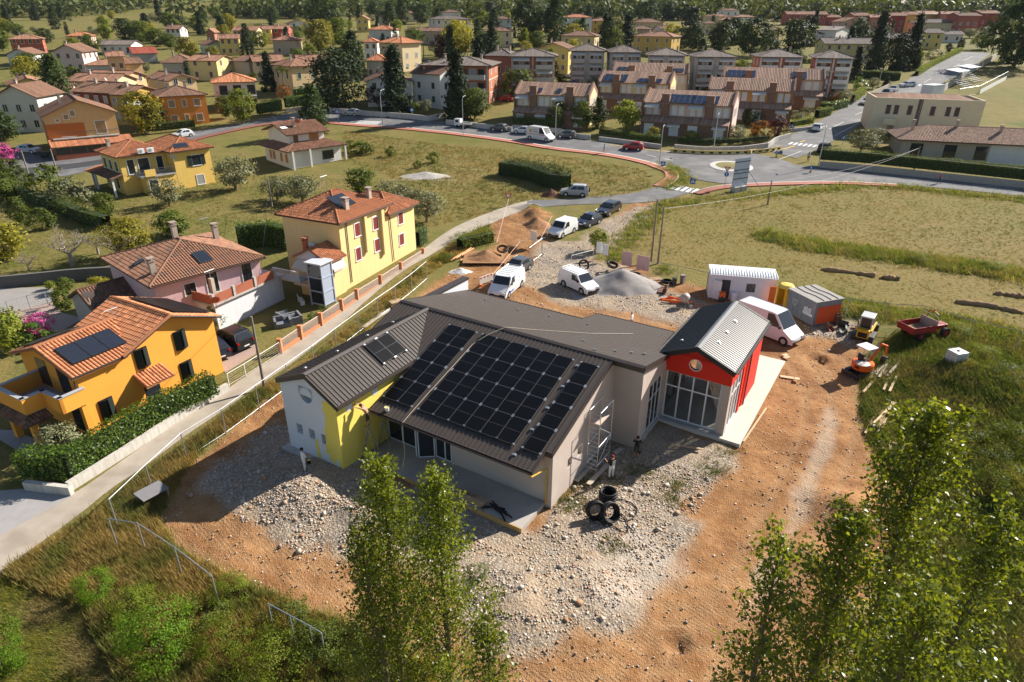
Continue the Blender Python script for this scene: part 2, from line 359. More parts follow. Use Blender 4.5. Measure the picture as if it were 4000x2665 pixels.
ZF -= ruts*.09*(1-grav)-ruts*.03
ny = len(GY);nx = len(GX);idx = np.arange(nx*ny).reshape(ny, nx)
Fq = np.stack([idx[:-1, :-1], idx[:-1,1:], idx[1:,1:], idx[1:, :-1]],-1).reshape(-1,4)
def ground_material():
    m = bpy.data.materials.new('ground');m.use_nodes = True;t = m.node_tree;L = t.links.new;b = t.nodes['Principled BSDF']
    b.inputs['Roughness'].default_value = .95;b.inputs['Specular IOR Level'].default_value = .1
    geo = nd(t, 'ShaderNodeNewGeometry')
    def noise(s, d=6, r=.6):
        n = nd(t, 'ShaderNodeTexNoise');n.inputs['Scale'].default_value = s;n.inputs['Detail'].default_value = d;n.inputs['Roughness'].default_value = r;L(geo.outputs['Position'], n.inputs['Vector']);return n.outputs[0]
    def mr(f, a, b_, c=0., d=1.):
        n = nd(t, 'ShaderNodeMapRange');L(f, n.inputs[0]);n.inputs[1].default_value = a;n.inputs[2].default_value = b_;n.inputs[3].default_value = c;n.inputs[4].default_value = d;return n.outputs[0]
    def mix(f, a, b_):
        n = nd(t, 'ShaderNodeMix', data_type='RGBA')
        if isinstance(f, float): n.inputs[0].default_value = f
        else: L(f, n.inputs[0])
        for k, v in ((6, a),(7, b_)):
            if isinstance(v, tuple): n.inputs[k].default_value = (*v,1)
            else: L(v, n.inputs[k])
        return n.outputs[2]
    def attr(n): return nd(t, 'ShaderNodeAttribute', attribute_name=n).outputs['Fac']
    def mth(op, a, b_):
        n = nd(t, 'ShaderNodeMath', operation=op)
        for k, v in ((0, a),(1, b_)):
            if isinstance(v,(int, float)): n.inputs[k].default_value = v
            else: L(v, n.inputs[k])
        return n.outputs[0]
    n1, n2, n3, n4 = noise(.35), noise(2.2), noise(9.,5,.7), noise(.05,4)
    vor = nd(t, 'ShaderNodeTexVoronoi');vor.inputs['Scale'].default_value = 7;L(geo.outputs['Position'], vor.inputs['Vector'])
    vor2 = nd(t, 'ShaderNodeTexVoronoi');vor2.inputs['Scale'].default_value = 16;L(geo.outputs['Position'], vor2.inputs['Vector'])
    # grass: straw to green by the lush value
    g1 = mix(mr(n3,.3,.7),(.15,.12,.035),(.25,.185,.072));g2 = mix(mr(n3,.3,.7),(.055,.08,.016),(.12,.135,.03))
    lf = mth('ADD', attr('lush'), mr(n1,.3,.7,-.3,.3));lf = mth('ADD', lf, mr(n2,.3,.7,-.22,.22));gr = mix(mr(lf,.1,.8), g1, g2)
    gr = mix(mr(n2,.55,.75,0,.5), gr,(.2,.145,.06));gr = mix(mr(n4,.45,.65,0,.4), gr,(.13,.135,.03))
    so = mix(mr(n2,.3,.7),(.29,.14,.055),(.39,.215,.097));so = mix(mr(n1,.42,.68), so,(.2,.088,.034));so = mix(mr(n3,.58,.75), so,(.5,.38,.25));so = mix(mr(vor2.outputs['Distance'],.0,.13,.45,0), so,(.55,.43,.3))
    gv = mix(mr(vor.outputs['Color'],.15,.85),(.25,.2,.155),(.52,.44,.355));gv = mix(mr(vor.outputs['Distance'],.3,.62,0,.75), gv,(.2,.16,.12));gv = mix(mr(n1,.42,.62,0,.6), gv,(.4,.3,.2));gv = mix(mr(n2,.6,.78,0,.6), gv,(.36,.34,.32))
    sa = mix(mr(n2,.3,.7),(.4,.33,.26),(.47,.4,.33))
    c = mix(attr('soil'), gr, so);c = mix(attr('gravel'), c, gv);c = mix(attr('sand'), c, sa);c = mix(mth('MULTIPLY', attr('rut'),.25), c,(.4,.28,.16))
    L(c, b.inputs['Base Color'])
    bare = mth('MAXIMUM', attr('soil'), attr('gravel'))
    h = mth('ADD', mth('MULTIPLY', n3,.05), mth('MULTIPLY', n2,.1));h2 = mth('MULTIPLY', mth('SUBTRACT',.6, vor.outputs['Distance']), mth('MULTIPLY', attr('gravel'),.05));h = mth('ADD', h, h2)
    h = mth('ADD', h, mth('MULTIPLY', mth('SUBTRACT',.5, vor2.outputs['Distance']), mth('MULTIPLY', bare,.03)))
    w1 = nd(t, 'ShaderNodeTexWave');w1.inputs['Scale'].default_value = 2.2;w1.inputs['Distortion'].default_value = 1.5;w1.bands_direction = 'DIAGONAL';L(geo.outputs['Position'], w1.inputs['Vector'])
    h = mth('ADD', h, mth('MULTIPLY', w1.outputs[0], mth('MULTIPLY', attr('rut'),.012)))
    bp = nd(t, 'ShaderNodeBump');bp.inputs['Strength'].default_value = 1;bp.inputs['Distance'].default_value = 1;L(h, bp.inputs['Height']);L(bp.outputs[0], b.inputs['Normal'])
    return m
me = npmesh('ground', np.stack([XF, YF, ZF],1), Fq, ground_material(), smooth=True)
for k, v in (('soil', soil),('gravel', grav),('sand', sand),('lush', lush),('rut', ruts)):
    a_ = me.attributes.new(k, 'FLOAT', 'POINT');a_.data.foreach_set('value', v.astype(np.float32))
tag(obj('ground', me), kind='structure')
# ------------------------------------------------------------------ roads, lane, paving: draped sheets
asph = mat('asphalt',(.13,.128,.13),.9, var=.2, vs=.5, bump=.2, bs=60, stain=((.19,.185,.18),.25))
asph_d = mat('fresh_asphalt',(.05,.05,.053),.85, var=.12, vs=.8, bump=.2, bs=60)
lanem = mat('worn_lane_concrete',(.36,.31,.25),.92, var=.14, vs=.7, bump=.25, bs=25, stain=((.28,.235,.185),.5))
paint = mat('road_paint',(.62,.62,.6),.7, var=.2, vs=6)
ypaint = mat('yellow_road_paint',(.65,.42,.03),.7, var=.12, vs=6)
brickp = mat('red_brick_paving',(.3,.11,.075),.85, var=.18, vs=5, bump=.25, bs=30)
kerbm = mat('kerb_stone',(.5,.48,.45),.85, var=.12, vs=3)
def resample(P, n):
    P = np.asarray(P, float);d = np.r_[0, np.cumsum(np.hypot(*np.diff(P, axis=0).T))];s = np.linspace(0, d[-1], n)
    return np.stack([np.interp(s, d, P[:,0]), np.interp(s, d, P[:,1])],1)
def smooth(P, it=2):
    P = np.asarray(P, float)
    for _ in range(it):
        Q = [P[0]]
        for a, b in zip(P[:-1], P[1:]): Q += [a*.75+b*.25, a*.25+b*.75]
        P = np.array(Q+[P[-1]])
    return P
def offset(P, d):
    P = np.asarray(P, float);t = np.gradient(P, axis=0);t /= np.linalg.norm(t, axis=1)[:, None]+1e-9;return P+np.stack([t[:,1],-t[:,0]],1)*d   # d > 0: right of travel
def strip(name, A, B, m, off=.05, n=120, k=6, skirt=0., parent=None, kind='structure'):
    A = resample(A, n);B = resample(B, n);s = np.linspace(0,1, k)[None, :, None];G_ = A[:, None]*(1-s)+B[:, None]*s
    x, y = G_[...,0].ravel(), G_[...,1].ravel();z = (ground_z(x, y) if off < .049 else np.maximum(base_z(y), ground_z(x, y)))+off
    i = np.arange(n*k).reshape(n, k);F = np.stack([i[:-1, :-1], i[:-1,1:], i[1:,1:], i[1:, :-1]],-1).reshape(-1,4)
    V = np.stack([x, y, z],1)
    if skirt:
        for e in (0, k-1):
            ii = i[:, e];b0 = len(V);V = np.r_[V, V[ii]-[0,0, skirt]];j = b0+np.arange(n)
            F = np.r_[F, np.stack([ii[:-1], ii[1:], j[1:], j[:-1]],-1)]
    o = obj(name, npmesh(name, V, F, m), parent)
    if kind and not parent: o['kind'] = kind
    return o
def pl(pts): return smooth(np.array([at(*p) for p in pts]),1)
LA = pl([(-260,2240),(0,2090),(289,1933),(488,1793),(680,1661),(841,1555),(1000,1441),(1102,1381),(1250,1277),(1336,1209),(1488,1100),(1640,985),(1730,915),(1800,875),(1906,833),(2000,800),(2080,780)])
LB = pl([(-260,2480),(0,2235),(314,2010),(425,1915),(548,1836),(722,1704),(862,1612),(1000,1512),(1119,1436),(1297,1299),(1446,1160),(1573,1058),(1697,990),(1800,922),(1923,871),(2000,838),(2085,815)])
strip('lane', LA, LB, lanem,.03,160,7)
strip('access_road', pl([(2060,785),(2182,780),(2293,772),(2395,765),(2500,752),(2570,728),(2610,700)]), pl([(2060,818),(2200,802),(2344,797),(2450,797),(2556,789),(2640,772),(2720,745)]), asph,.05,60)
WU = pl([(-200,590),(42,595),(255,606),(500,572),(714,522),(905,490),(1140,440),(1289,429),(1425,450),(1603,467),(1743,476),(2000,508),(2170,535),(2340,554),(2510,582),(2637,592),(2786,597)])
WL = pl([(-200,735),(60,716),(240,694),(350,668),(520,610),(739,546),(956,497),(1060,480),(1161,465),(1297,478),(1425,489),(1680,508),(2000,548),(2161,578),(2340,597),(2467,618),(2573,645),(2640,675)])
strip('main_road', WU, WL, asph,.05,200)
strip('resurfaced_strip', pl([(-200,690),(120,655),(360,632),(520,598)]), pl([(-200,712),(120,680),(380,648),(540,606)]), asph_d,.062,40,3)
NU = pl([(2960,578),(3089,531),(3246,450),(3370,374),(3425,361),(3510,336),(3578,293),(3680,243),(3756,204)])
NL = pl([(3110,620),(3200,582),(3330,510),(3395,470),(3460,425),(3560,380),(3663,336),(3799,263),(3871,208)])
strip('side_road', NU, NL, asph,.056,90)
EU = pl([(3060,640),(3195,655),(3400,668),(3552,683),(3760,705),(4000,733),(4400,778)]);EL = pl([(2900,722),(3000,716),(3255,709),(3510,722),(3760,743),(4000,768),(4400,808)])
strip('east_road', EU, EL, asph,.058,80)
RC = at(2856,652)
def disc(name, c, r0, r1, z0, z1, m, n=48, parent=None):
    V = [];F = []
    for k in range(n):
        a = 2*math.pi*k/n
        for r, z in ((r0, z0),(r1, z1)): V.append((c[0]+r*math.cos(a), c[1]+r*math.sin(a), float(base_z(c[1]+r*math.sin(a)))+z))
    for k in range(n): F.append((2*k,2*k+1,(2*k+3) % (2*n),(2*k+2) % (2*n)))
    if r0 == 0: pass
    return obj(name, npmesh(name, V, F, m), parent)
o = disc('roundabout', RC,.05,11.6,.068,.066, asph);o['kind'] = 'structure'
isl = tag(disc('roundabout_island', RC,2.6,3.6,.2,.12, kerbm), kind='structure')
disc('island_skirt', RC,3.6,3.62,.12,.04, kerbm, parent=isl);disc('island_grass', RC,.02,2.62,.42,.2, mat('island_grass',(.2,.17,.06),.95, var=.3, vs=3), parent=isl)
def walkway(name, E, w, side=1):
    E = np.asarray(E);o = strip(name, E, offset(E, side*w), brickp,.15,90,3, skirt=.2)
    strip('kerb', offset(E,-side*.02), offset(E, side*.18), kerbm,.165,90,2, skirt=.2, parent=o)
walkway('brick_pavement', WL[10:],1.7);
CV = pl([(2573,645),(2640,668),(2655,695),(2630,718),(2600,735)])
walkway('brick_pavement', CV,2.1)
walkway('brick_pavement', pl([(2706,756),(2760,735),(2860,722),(3000,716),(3255,709),(3500,722)]),1.6)
def stripes(p0, p1, v, n, w=.5, m=paint):
    """n painted bars of length |v| between two points;all in metres on the road"""
    d = (p1-p0);L_ = np.linalg.norm(d);d = d/L_;out = []
    for i in range(n):
        c = p0+d*(L_*(i+.5)/n);q = [c-d*w/2, c+d*w/2, c+d*w/2+v, c-d*w/2+v]
        mb = MB().add([(a[0], a[1], float(base_z(a[1]))+.085) for a in q],[(0,1,2,3)]);out.append(mb)
    return out
def crossing(p0, p1, far, n, w=.5, m=paint):
    o = None;k = stripes(p0, p1, far-p0, n, w)
    o = tag(obj('zebra_crossing', None), kind='structure')
    for mb in k: mb.build('stripe', m, o)
crossing(pt('G',1905,212), pt('G',2150,255), pt('G',1965,175),5,.55)
crossing(pt('D',170,1330), pt('D',480,1365), pt('D',205,1310),7,.5)
crossing(pt('B',905,1140), pt('B',960,1112), pt('B',1110,1150),4,.5)
crossing(pt('D',1390,778), pt('D',1560,785), pt('D',1370,790),6,.5)
def line(t, a, b, w=.14, m=paint, n=10, name='road_line'):
    A = np.array([pt(t, *a), pt(t, *b)]);return strip(name, resample(A,4), resample(offset(A, w),4), m,.085, n,2)
for a, b in (((610,1250),(830,1135)),((560,1190),(690,1125)),((800,1060),(980,985)),((860,1115),(870,1110)),((925,1080),(950,1068)),((1290,815),(1330,795)),((1430,760),(1500,725)),((1560,690),(1640,650)),((1700,620),(1760,590)),((1800,560),(1880,520)),((100,1470),(300,1395))): line('D', a, b)
for a, b in (((1240,1425),(1330,1450)),((1400,1475),(1530,1460)),((1385,1455),(1480,1480))): line('C', a, b)
for a, b in (((440,1065),(570,1035)),((560,1110),(560,1112)),((700,1105),(900,1128))): line('B', a, b)
line('D',(130,1375),(240,1345),.3, ypaint);line('D',(290,1308),(335,1295),.3, ypaint);line('C',(900,1335),(1480,1405),.25, ypaint)
# paved yards
def paved(name, t, P, m, off=.035):
    Q_ = poly(t, P);b = bmesh.new();b.faces.new([b.verts.new((p[0], p[1],0)) for p in Q_]);bmesh.ops.triangulate(b, faces=b.faces[:])
    for _ in range(4): bmesh.ops.subdivide_edges(b, edges=[e for e in b.edges if e.calc_length() > 1.2], cuts=1, use_grid_fill=False);bmesh.ops.triangulate(b, faces=b.faces[:])
    me = bpy.data.meshes.new(name);b.to_mesh(me);b.free();c = np.empty(len(me.vertices)*3, np.float32);me.vertices.foreach_get('co', c);c = c.reshape(-1,3)
    c[:,2] = np.maximum(base_z(c[:,1]), ground_z(c[:,0], c[:,1]))+off;me.vertices.foreach_set('co', c.ravel());me.materials.append(m);me.update()
    if me.polygons[0].normal.z < 0: me.flip_normals()
    return tag(obj(name, me), kind='structure')
paver = mat('grey_slab_paving',(.3,.285,.28),.85, var=.12, vs=2, bump=.1)
cobble = mat('porphyry_paving',(.34,.25,.21),.85, var=.2, vs=6, bump=.3, bs=14)
paved('forecourt', 'N',[(-500,1670),(0,1395),(670,1035),(480,1000),(250,965),(0,985),(-700,1000)], paver)
paved('driveway', 'I',[(60,520),(510,425),(560,520),(770,580),(560,700),(300,720),(160,640),(110,560)], cobble)
paved('parking_yard', 'I',[(2010,930),(2040,880),(2354,790),(2354,905),(2070,1080)], cobble)
paved('side_court', 'I',[(-200,300),(480,290),(510,420),(60,525),(-200,560)], mat('court_asphalt',(.27,.25,.23),.9, var=.12, vs=1))
paved('restaurant_forecourt', 'A',[(-300,1400),(250,1370),(560,1440),(900,1390),(860,1430),(500,1480),(-300,1560)], asph,.045)
paved('terrace_slabs', 'N',[(-300,420),(150,430),(420,560),(720,560),(560,640),(280,690),(230,660),(0,520),(-300,500)], paver,.05)
# ------------------------------------------------------------------ walls with openings
def wallface(mb, O, U, N, W, H, holes=(), top=(), depth=.25, circ=()):
    """one wall face from O along U, outward normal N, with recessed openings (u0,u1,z0,z1);top = outline points above H"""
    O = Vector(O);U = Vector(U);N = Vector(N);Z = Vector((0,0,1))
    q = lambda u, z, d=0.: tuple(O+U*u+Z*z-N*d)
    flip = U.cross(Z).dot(N) < 0
    def face(P): mb.add(P[::-1] if flip else P,[tuple(range(len(P)))])
    hs = list(holes)+[(c[0]-c[2]*1.15, c[0]+c[2]*1.15, c[1]-c[2]*1.15, c[1]+c[2]*1.15) for c in circ]
    us = sorted({0., W}|{h[0] for h in hs}|{h[1] for h in hs});zs = sorted({0., H}|{h[2] for h in hs}|{h[3] for h in hs})
    for i in range(len(us)-1):
        for j in range(len(zs)-1):
            uc, zc = (us[i]+us[i+1])/2,(zs[j]+zs[j+1])/2
            if zc > H or any(h[0] < uc < h[1] and h[2] < zc < h[3] for h in hs): continue
            face([q(us[i], zs[j]), q(us[i+1], zs[j]), q(us[i+1], zs[j+1]), q(us[i], zs[j+1])])
    if top: face([q(0, H), q(W, H)]+[q(u, z) for u, z in top])
    for u0, u1, z0, z1 in holes:
        d = depth
        face([q(u0, z0), q(u0, z0, d), q(u0, z1, d), q(u0, z1)][::-1]);face([q(u1, z0), q(u1, z0, d), q(u1, z1, d), q(u1, z1)])
        face([q(u0, z0), q(u1, z0), q(u1, z0, d), q(u0, z0, d)][::-1]);face([q(u0, z1), q(u1, z1), q(u1, z1, d), q(u0, z1, d)])
    for u, z, r in circ:
        n = 24;k = 1.15*r
        cp = [(u+r*math.cos(2*math.pi*i/n), z+r*math.sin(2*math.pi*i/n)) for i in range(n)]
        def sq(i):
            a = 2*math.pi*i/n;c, s = math.cos(a), math.sin(a);m = max(abs(c), abs(s));return (u+k*c/m, z+k*s/m)
        for i in range(n):
            j = (i+1) % n;face([q(*cp[i]), q(*sq(i)), q(*sq(i+1)), q(*cp[j])]);face([q(*cp[j]), q(*cp[j], depth), q(*cp[i], depth), q(*cp[i])][::-1])
    return mb
def archglass(name, tint=(.93,.95,.94), gl=.08):
    m = bpy.data.materials.new(name);m.use_nodes = True;t = m.node_tree;L = t.links.new
    tr = nd(t, 'ShaderNodeBsdfTransparent');tr.inputs[0].default_value = (*tint,1);g = nd(t, 'ShaderNodeBsdfGlossy');g.inputs['Roughness'].default_value = .02
    f = nd(t, 'ShaderNodeLayerWeight');f.inputs[0].default_value = .35;mr = nd(t, 'ShaderNodeMapRange');mr.inputs[3].default_value = gl*.5;mr.inputs[4].default_value = .7;L(f.outputs['Fresnel'], mr.inputs[0])
    mx = nd(t, 'ShaderNodeMixShader');L(mr.outputs[0], mx.inputs[0]);L(tr.outputs[0], mx.inputs[1]);L(g.outputs[0], mx.inputs[2]);L(mx.outputs[0], t.nodes['Material Output'].inputs[0]);return m
# ------------------------------------------------------------------ the new building
taupe = mat('taupe_plaster',(.48,.4,.35),.9, var=.05, vs=.8, bump=.06, bs=60, stain=((.54,.455,.405),.45))
whitew = mat('white_plaster',(.66,.68,.72),.9, var=.03, vs=1, bump=.05, bs=60)
yell = mat('yellow_paint',(.82,.66,.13),.85, var=.04, vs=2, bump=.04, bs=60)
redw = mat('red_paint',(.68,.03,.012),.8, var=.04, vs=2, bump=.04, bs=60)
roofm = mat('brown_sheet_metal',(.068,.055,.047),.45,.0, var=.1, vs=1.2, spec=.3)
roofk = mat('black_sheet_metal',(.028,.028,.03),.4,.0, var=.1, vs=1.2, spec=.5)
fasc = mat('dark_brown_flashing',(.045,.034,.029),.45, spec=.5, var=.08)
capm = mat('ridge_flashing',(.13,.11,.1),.38,.1, var=.06, spec=.5)
pvm = mat('solar_cells',(.004,.004,.0045),.3, spec=.2, var=.25, vs=1)
pvf = mat('panel_frame',(.13,.13,.135),.5,.3)
pvk = mat('dark_panel_frame',(.03,.03,.032),.4,.3)
cglass = archglass('clear_glazing')
OX, OY = 20.,-30.
bld = thing('school_building', 'new single-storey building with brown metal roof, black solar array, yellow wing and red entrance', 'building',(*L2W(-20,30),0),-YAW)
def Q(a, b, z): return (a+OX, b+OY, z)
ZR, ZE, BR, BE = 6.314,3.362,34.215,24.909;SLF = (ZR-ZE)/(BR-BE);SLB = (6.314-4.382)/(42.413-34.215)
fz = lambda b: ZR-(BR-b)*SLF;bz = lambda b: ZR-(b-BR)*SLB
AL, AG, AG0, AT = -31.2,-13.87,-14.27,-11.81;WR, WZ = -28.6,6.3;WL_, WLZ, WRr, WRZ, WF = -31.3,5.2,-26.05,4.85,22.36
bvR = BR-(ZR-WRZ)/SLF;bvL = BR-(ZR-WLZ)/SLF
roof = obj('roof', None, bld)
mb = MB()
mb.slab([Q(AL, BR, ZR), Q(AL, bvL, fz(bvL)), Q(WL_, bvL, WLZ), Q(WR, BR, ZR)][::1],.1)
mb.slab([Q(WR, BR, ZR), Q(WRr, bvR, WRZ), Q(WRr, BE, ZE), Q(AG0, BE, ZE), Q(AG0,26.42, fz(26.42)), Q(AG,26.42, fz(26.42)), Q(AG, BR, ZR)],.1)
mb.build('front_slope', roofm, roof)
mb = MB();mb.slab([Q(AL, BR, ZR-.005), Q(AT, BR, ZR-.005), Q(AT,39, bz(39)), Q(-12.2,39, bz(39)), Q(-12.2,45.486, bz(45.486)), Q(-20.106,45.486, bz(45.486)), Q(-20.106,42.413, bz(42.413)), Q(AL,42.413, bz(42.413))],.1);mb.build('rear_slope', roofm, roof)
mb = MB();mb.slab([Q(WR, WF, WZ), Q(WRr, WF, WRZ), Q(WRr, bvR, WRZ), Q(WR, BR, WZ)],.1);mb.slab([Q(WR, WF, WZ), Q(WR, BR, WZ), Q(WL_, bvL, WLZ), Q(WL_, WF, WLZ)],.1);mb.build('wing_slope', roofm, roof)
# standing seams: one strip each
def seamset(n, pts_fn, m, pitch_h=.035, wdt=.05):
    for i in range(n):
        r = pts_fn(i)
        if r is None: continue
        p, q_ = Vector(r[0]), Vector(r[1]);d = q_-p
        if d.length < .25: continue
        x = d.normalized();y = Vector((0,0,1)).cross(x).normalized();z = x.cross(y)
        o = obj('seam', SEAM, roof);o.data = SEAMK if m is roofk else SEAM
        o.matrix_local = Matrix.Translation(p) @ Matrix((x, y, z)).transposed().to_4x4() @ Matrix.Diagonal((d.length,1,1,1))
SEAM = MB().add([(0,-.03,0),(0,-.014,.04),(0,.014,.04),(0,.03,0),(1,-.03,0),(1,-.014,.04),(1,.014,.04),(1,.03,0)],[(0,1,5,4),(1,2,6,5),(2,3,7,6),(0,3,2,1),(4,5,6,7)]).mesh('seam', roofm)
SEAMK = SEAM.copy();SEAMK.materials.clear();SEAMK.materials.append(roofk)
def main_seam(i):
    a = AL+.15+i*.3
    if a > AG-.1: return None
    if a < WR: b0 = BR-(BR-bvL)*(WR-a)/(WR-WL_)
    elif a < WRr: b0 = BR-(BR-bvR)*(a-WR)/(WRr-WR)
    else: b0 = BE if a < AG0 else 26.42
    return Q(a, BR-.12, fz(BR-.12)), Q(a, b0, fz(b0))
seamset(58, main_seam, roofm)
def back_seam(i):
    a = AL+.15+i*.3
    if a > AT-.1: return None
    b1 = 42.413 if a < -20.1 else (45.486 if a < -12.3 else 39)
    return Q(a, BR+.12, bz(BR+.12)), Q(a, b1, bz(b1))
seamset(65, back_seam, roofm)
wsl = (WZ-WRZ)/(WRr-WR);wsl2 = (WZ-WLZ)/(WR-WL_)
def wing_r(i):
    b = WF+.15+i*.3
    if b > BR-.2: return None
    a1 = WRr if b < bvR else WR+(WRr-WR)*(BR-b)/(BR-bvR)
    return Q(WR+.1, b, WZ-wsl*.1), Q(a1, b, WZ-wsl*(a1-WR))
seamset(40, wing_r, roofm)
def wing_l(i):
    b = WF+.15+i*.3
    if b > BR-.2: return None
    a1 = WL_ if b < bvL else WR-(WR-WL_)*(BR-b)/(BR-bvL)
    return Q(WR-.1, b, WZ-wsl2*.1), Q(a1, b, WZ-wsl2*(WR-a1))
seamset(40, wing_l, roofm)
def cap(P, wdt, m, h=.06, name='ridge_cap', parent=None):           # folded cap along a 3-D line
    p, q_ = Vector(P[0]), Vector(P[1]);d = (q_-p).normalized();y = Vector((0,0,1)).cross(d).normalized()
    mb = MB();V = []
    for e in (p, q_): V += [e-y*wdt+Vector((0,0,-.28*wdt+.05)), e+Vector((0,0, h)), e+y*wdt+Vector((0,0,-.28*wdt+.05)), e-Vector((0,0,.05))]
    return mb.add(V,[(0,1,5,4),(1,2,6,5),(2,3,7,6),(3,0,4,7),(0,3,2,1),(4,5,6,7)]).build(name, m, parent or roof)
cap((Q(AL, BR, ZR), Q(AT, BR, ZR)),.24, fasc);cap((Q(WR, WF, WZ), Q(WR, BR, WZ)),.2, capm)
def board(p, q_, h, t, m, name, parent, dz=0.):                      # upright board from p to q_ (top line), hanging down h
    p, q_ = Vector(p)+Vector((0,0, dz)), Vector(q_)+Vector((0,0, dz));d = (q_-p);y = Vector((d.y,-d.x,0)).normalized()*t/2;Z = Vector((0,0,-h))
    V = [p-y, p+y, q_+y, q_-y, p-y+Z, p+y+Z, q_+y+Z, q_-y+Z]
    return MB().add(V,[(0,1,2,3),(7,6,5,4),(0,4,5,1),(1,5,6,2),(2,6,7,3),(3,7,4,0)]).build(name, m, parent)
for p, q_, h in ((Q(WR, WF, WZ), Q(WRr, WF, WRZ),.34),(Q(WL_, WF, WLZ), Q(WR, WF, WZ),.34),(Q(WRr, WF-.03, WRZ), Q(WRr, bvR, WRZ),.26),(Q(WL_, bvL, WLZ), Q(WL_, WF-.03, WLZ),.24),
                 (Q(AG0, BE, ZE), Q(-26.2, BE, ZE),.24),(Q(AG,26.42, fz(26.42)), Q(AG, BR, ZR),.34),(Q(AG0, BE, ZE), Q(AG0,26.42, fz(26.42)),.2),(Q(AG,26.4, fz(26.42)), Q(AG0,26.4, fz(26.42)),.36),
                 (Q(AG, BR-.02, ZR), Q(AT, BR-.02, ZR),.5),(Q(AT, BR, ZR), Q(AT,39, bz(39)),.4),(Q(AL, BR, ZR), Q(AL, bvL, fz(bvL)),.3),(Q(AL,42.413, bz(42.413)), Q(AL, BR, ZR),.3),
                 (Q(AL,42.42, bz(42.413)), Q(-20.1,42.42, bz(42.413)),.25),(Q(-20.11,45.49, bz(45.486)), Q(-12.2,45.49, bz(45.486)),.25),(Q(-20.106,42.4, bz(42.4)), Q(-20.106,45.5, bz(45.5)),.25)):
    board(p, q_, h,.06, fasc, 'fascia', roof,.035)
for a0, a1, b_, z_ in ((-26.0, AG0-.02, BE-.1, ZE-.02),(AL,-20.15,42.53, bz(42.4)-.02),(-20.05,-12.3,45.6, bz(45.49)-.02)):
    P = [(-.075,.0),(-.065,-.09),(.065,-.09),(.075,.0),(.05,-.0),(.045,-.07),(-.045,-.07),(-.05,0)]
    MB().ext([(b_+OY+p[0], z_+p[1]) for p in P], 'x', a0+OX, a1+OX).build('gutter', fasc, roof)
MB().ext([(WRr+.11+OX+p[0], WRZ-.03+p[1]) for p in P], 'y', WF+OY, bvR+OY).build('gutter', fasc, roof)
# walls
wl = obj('walls', None, bld)
mb = MB();W0, W1, WB = -31.2,-26.4,22.55
ZW0, ZW1 = WLZ-.15-.0, WRZ-.15
hol = [(-30.28,-29.75,1.47,2.2),(-29.17,-28.64,1.47,2.19),(-28.05,-27.5,1.46,2.18)];hol = [(h[0]-W0, h[1]-W0, h[2]+.3, h[3]+.3) for h in hol]
wallface(mb, Q(W0, WB,-.3),(1,0,0),(0,-1,0), W1-W0,4.9, hol,[(W1-W0, ZW1+.35),(WR-W0, WZ+.2),(0, ZW0+.3)],.4,[(-28.93-W0,4.63+.3,.53)])
mb.add([Q(W0, WB,-.3), Q(W0,31,-.3), Q(W0,31, ZW0), Q(W0, WB, ZW0)],[(0,3,2,1)]);mb.build('gable_wall', whitew, wl)
mb = MB()
for h in hol: mb.bx(W0+h[0]+OX, W0+h[1]+OX, WB+.38+OY, WB+.4+OY, h[2]-.3, h[3]-.3)
mb.cyl(Q(-28.93, WB+.39,4.63),.53,.02,24, 'y');mb.build('blank_opening', mat('raw_reveal',(.4,.42,.45),.9), wl)
MB().cyl(Q(-28.85, WB+.37,4.6),.3,.03,20, 'y').build('porthole_pane', glass, wl)
mb = MB();wallface(mb, Q(W1, WB,-.3),(0,1,0),(1,0,0),31-WB, ZW1+.3,[(23.34-WB,23.84-WB,4.2,4.55),(25.62-WB,26.1-WB,4.22,4.55)],(),.12);mb.build('yellow_wall', yell, wl)
for b0, b1 in ((23.34,23.84),(25.62,26.1)):
    v = MB().bx(W1+OX-.02, W1+OX+.015, b0+OY+.02, b1+OY-.02,3.92,4.24).build('vent_panel', white, wl)
    MB().bx(W1+OX, W1+OX+.008, b0+OY-.02, b1+OY+.02,3.88,4.28).build('vent_frame', mat('grey_trim',(.45,.44,.42),.6), wl)
# fresh yellow paint on the white gable: ragged coats a hair thick
def coat(pts, m, name):
    mb = MB();mb.add([Q(a, WB-.004, z) for a, z in pts],[tuple(range(len(pts)))]);mb.build(name, m, wl)
rg = random.Random(3)
pts = [(W1,.05),(W1, ZW1-.02+.12),(-27.45,4.75)];z = 4.72
while z > .3: pts.append((-27.5+rg.uniform(-.1,.06)-(.18 if z < 2.9 else 0)-(.12 if z < 1.4 else 0)+(.25 if z < .75 else 0), z));z -= rg.uniform(.1,.3)
pts += [(-27.3,.3),(-27.0,.25),(-26.98,.62),(-26.75,.6),(-26.72,.1)];coat(pts, yell, 'paint_coat');coat([(-28.7,1.55),(-28.72,.9),(-28.68,.2),(-28.36,.12),(-28.33,.5),(-28.4,1.1),(-28.42,1.6)], yell, 'paint_coat')
MB().bx(W0-.35+OX, W1+.25+OX, WB-.45+OY, WB+.3+OY,-.5,.1).build('plinth', conc, wl, bevel=.03);MB().bx(W1-.1+OX, W1+.24+OX, WB-.44+OY,23.9+OY,-.5,.09).build('plinth', conc, wl)
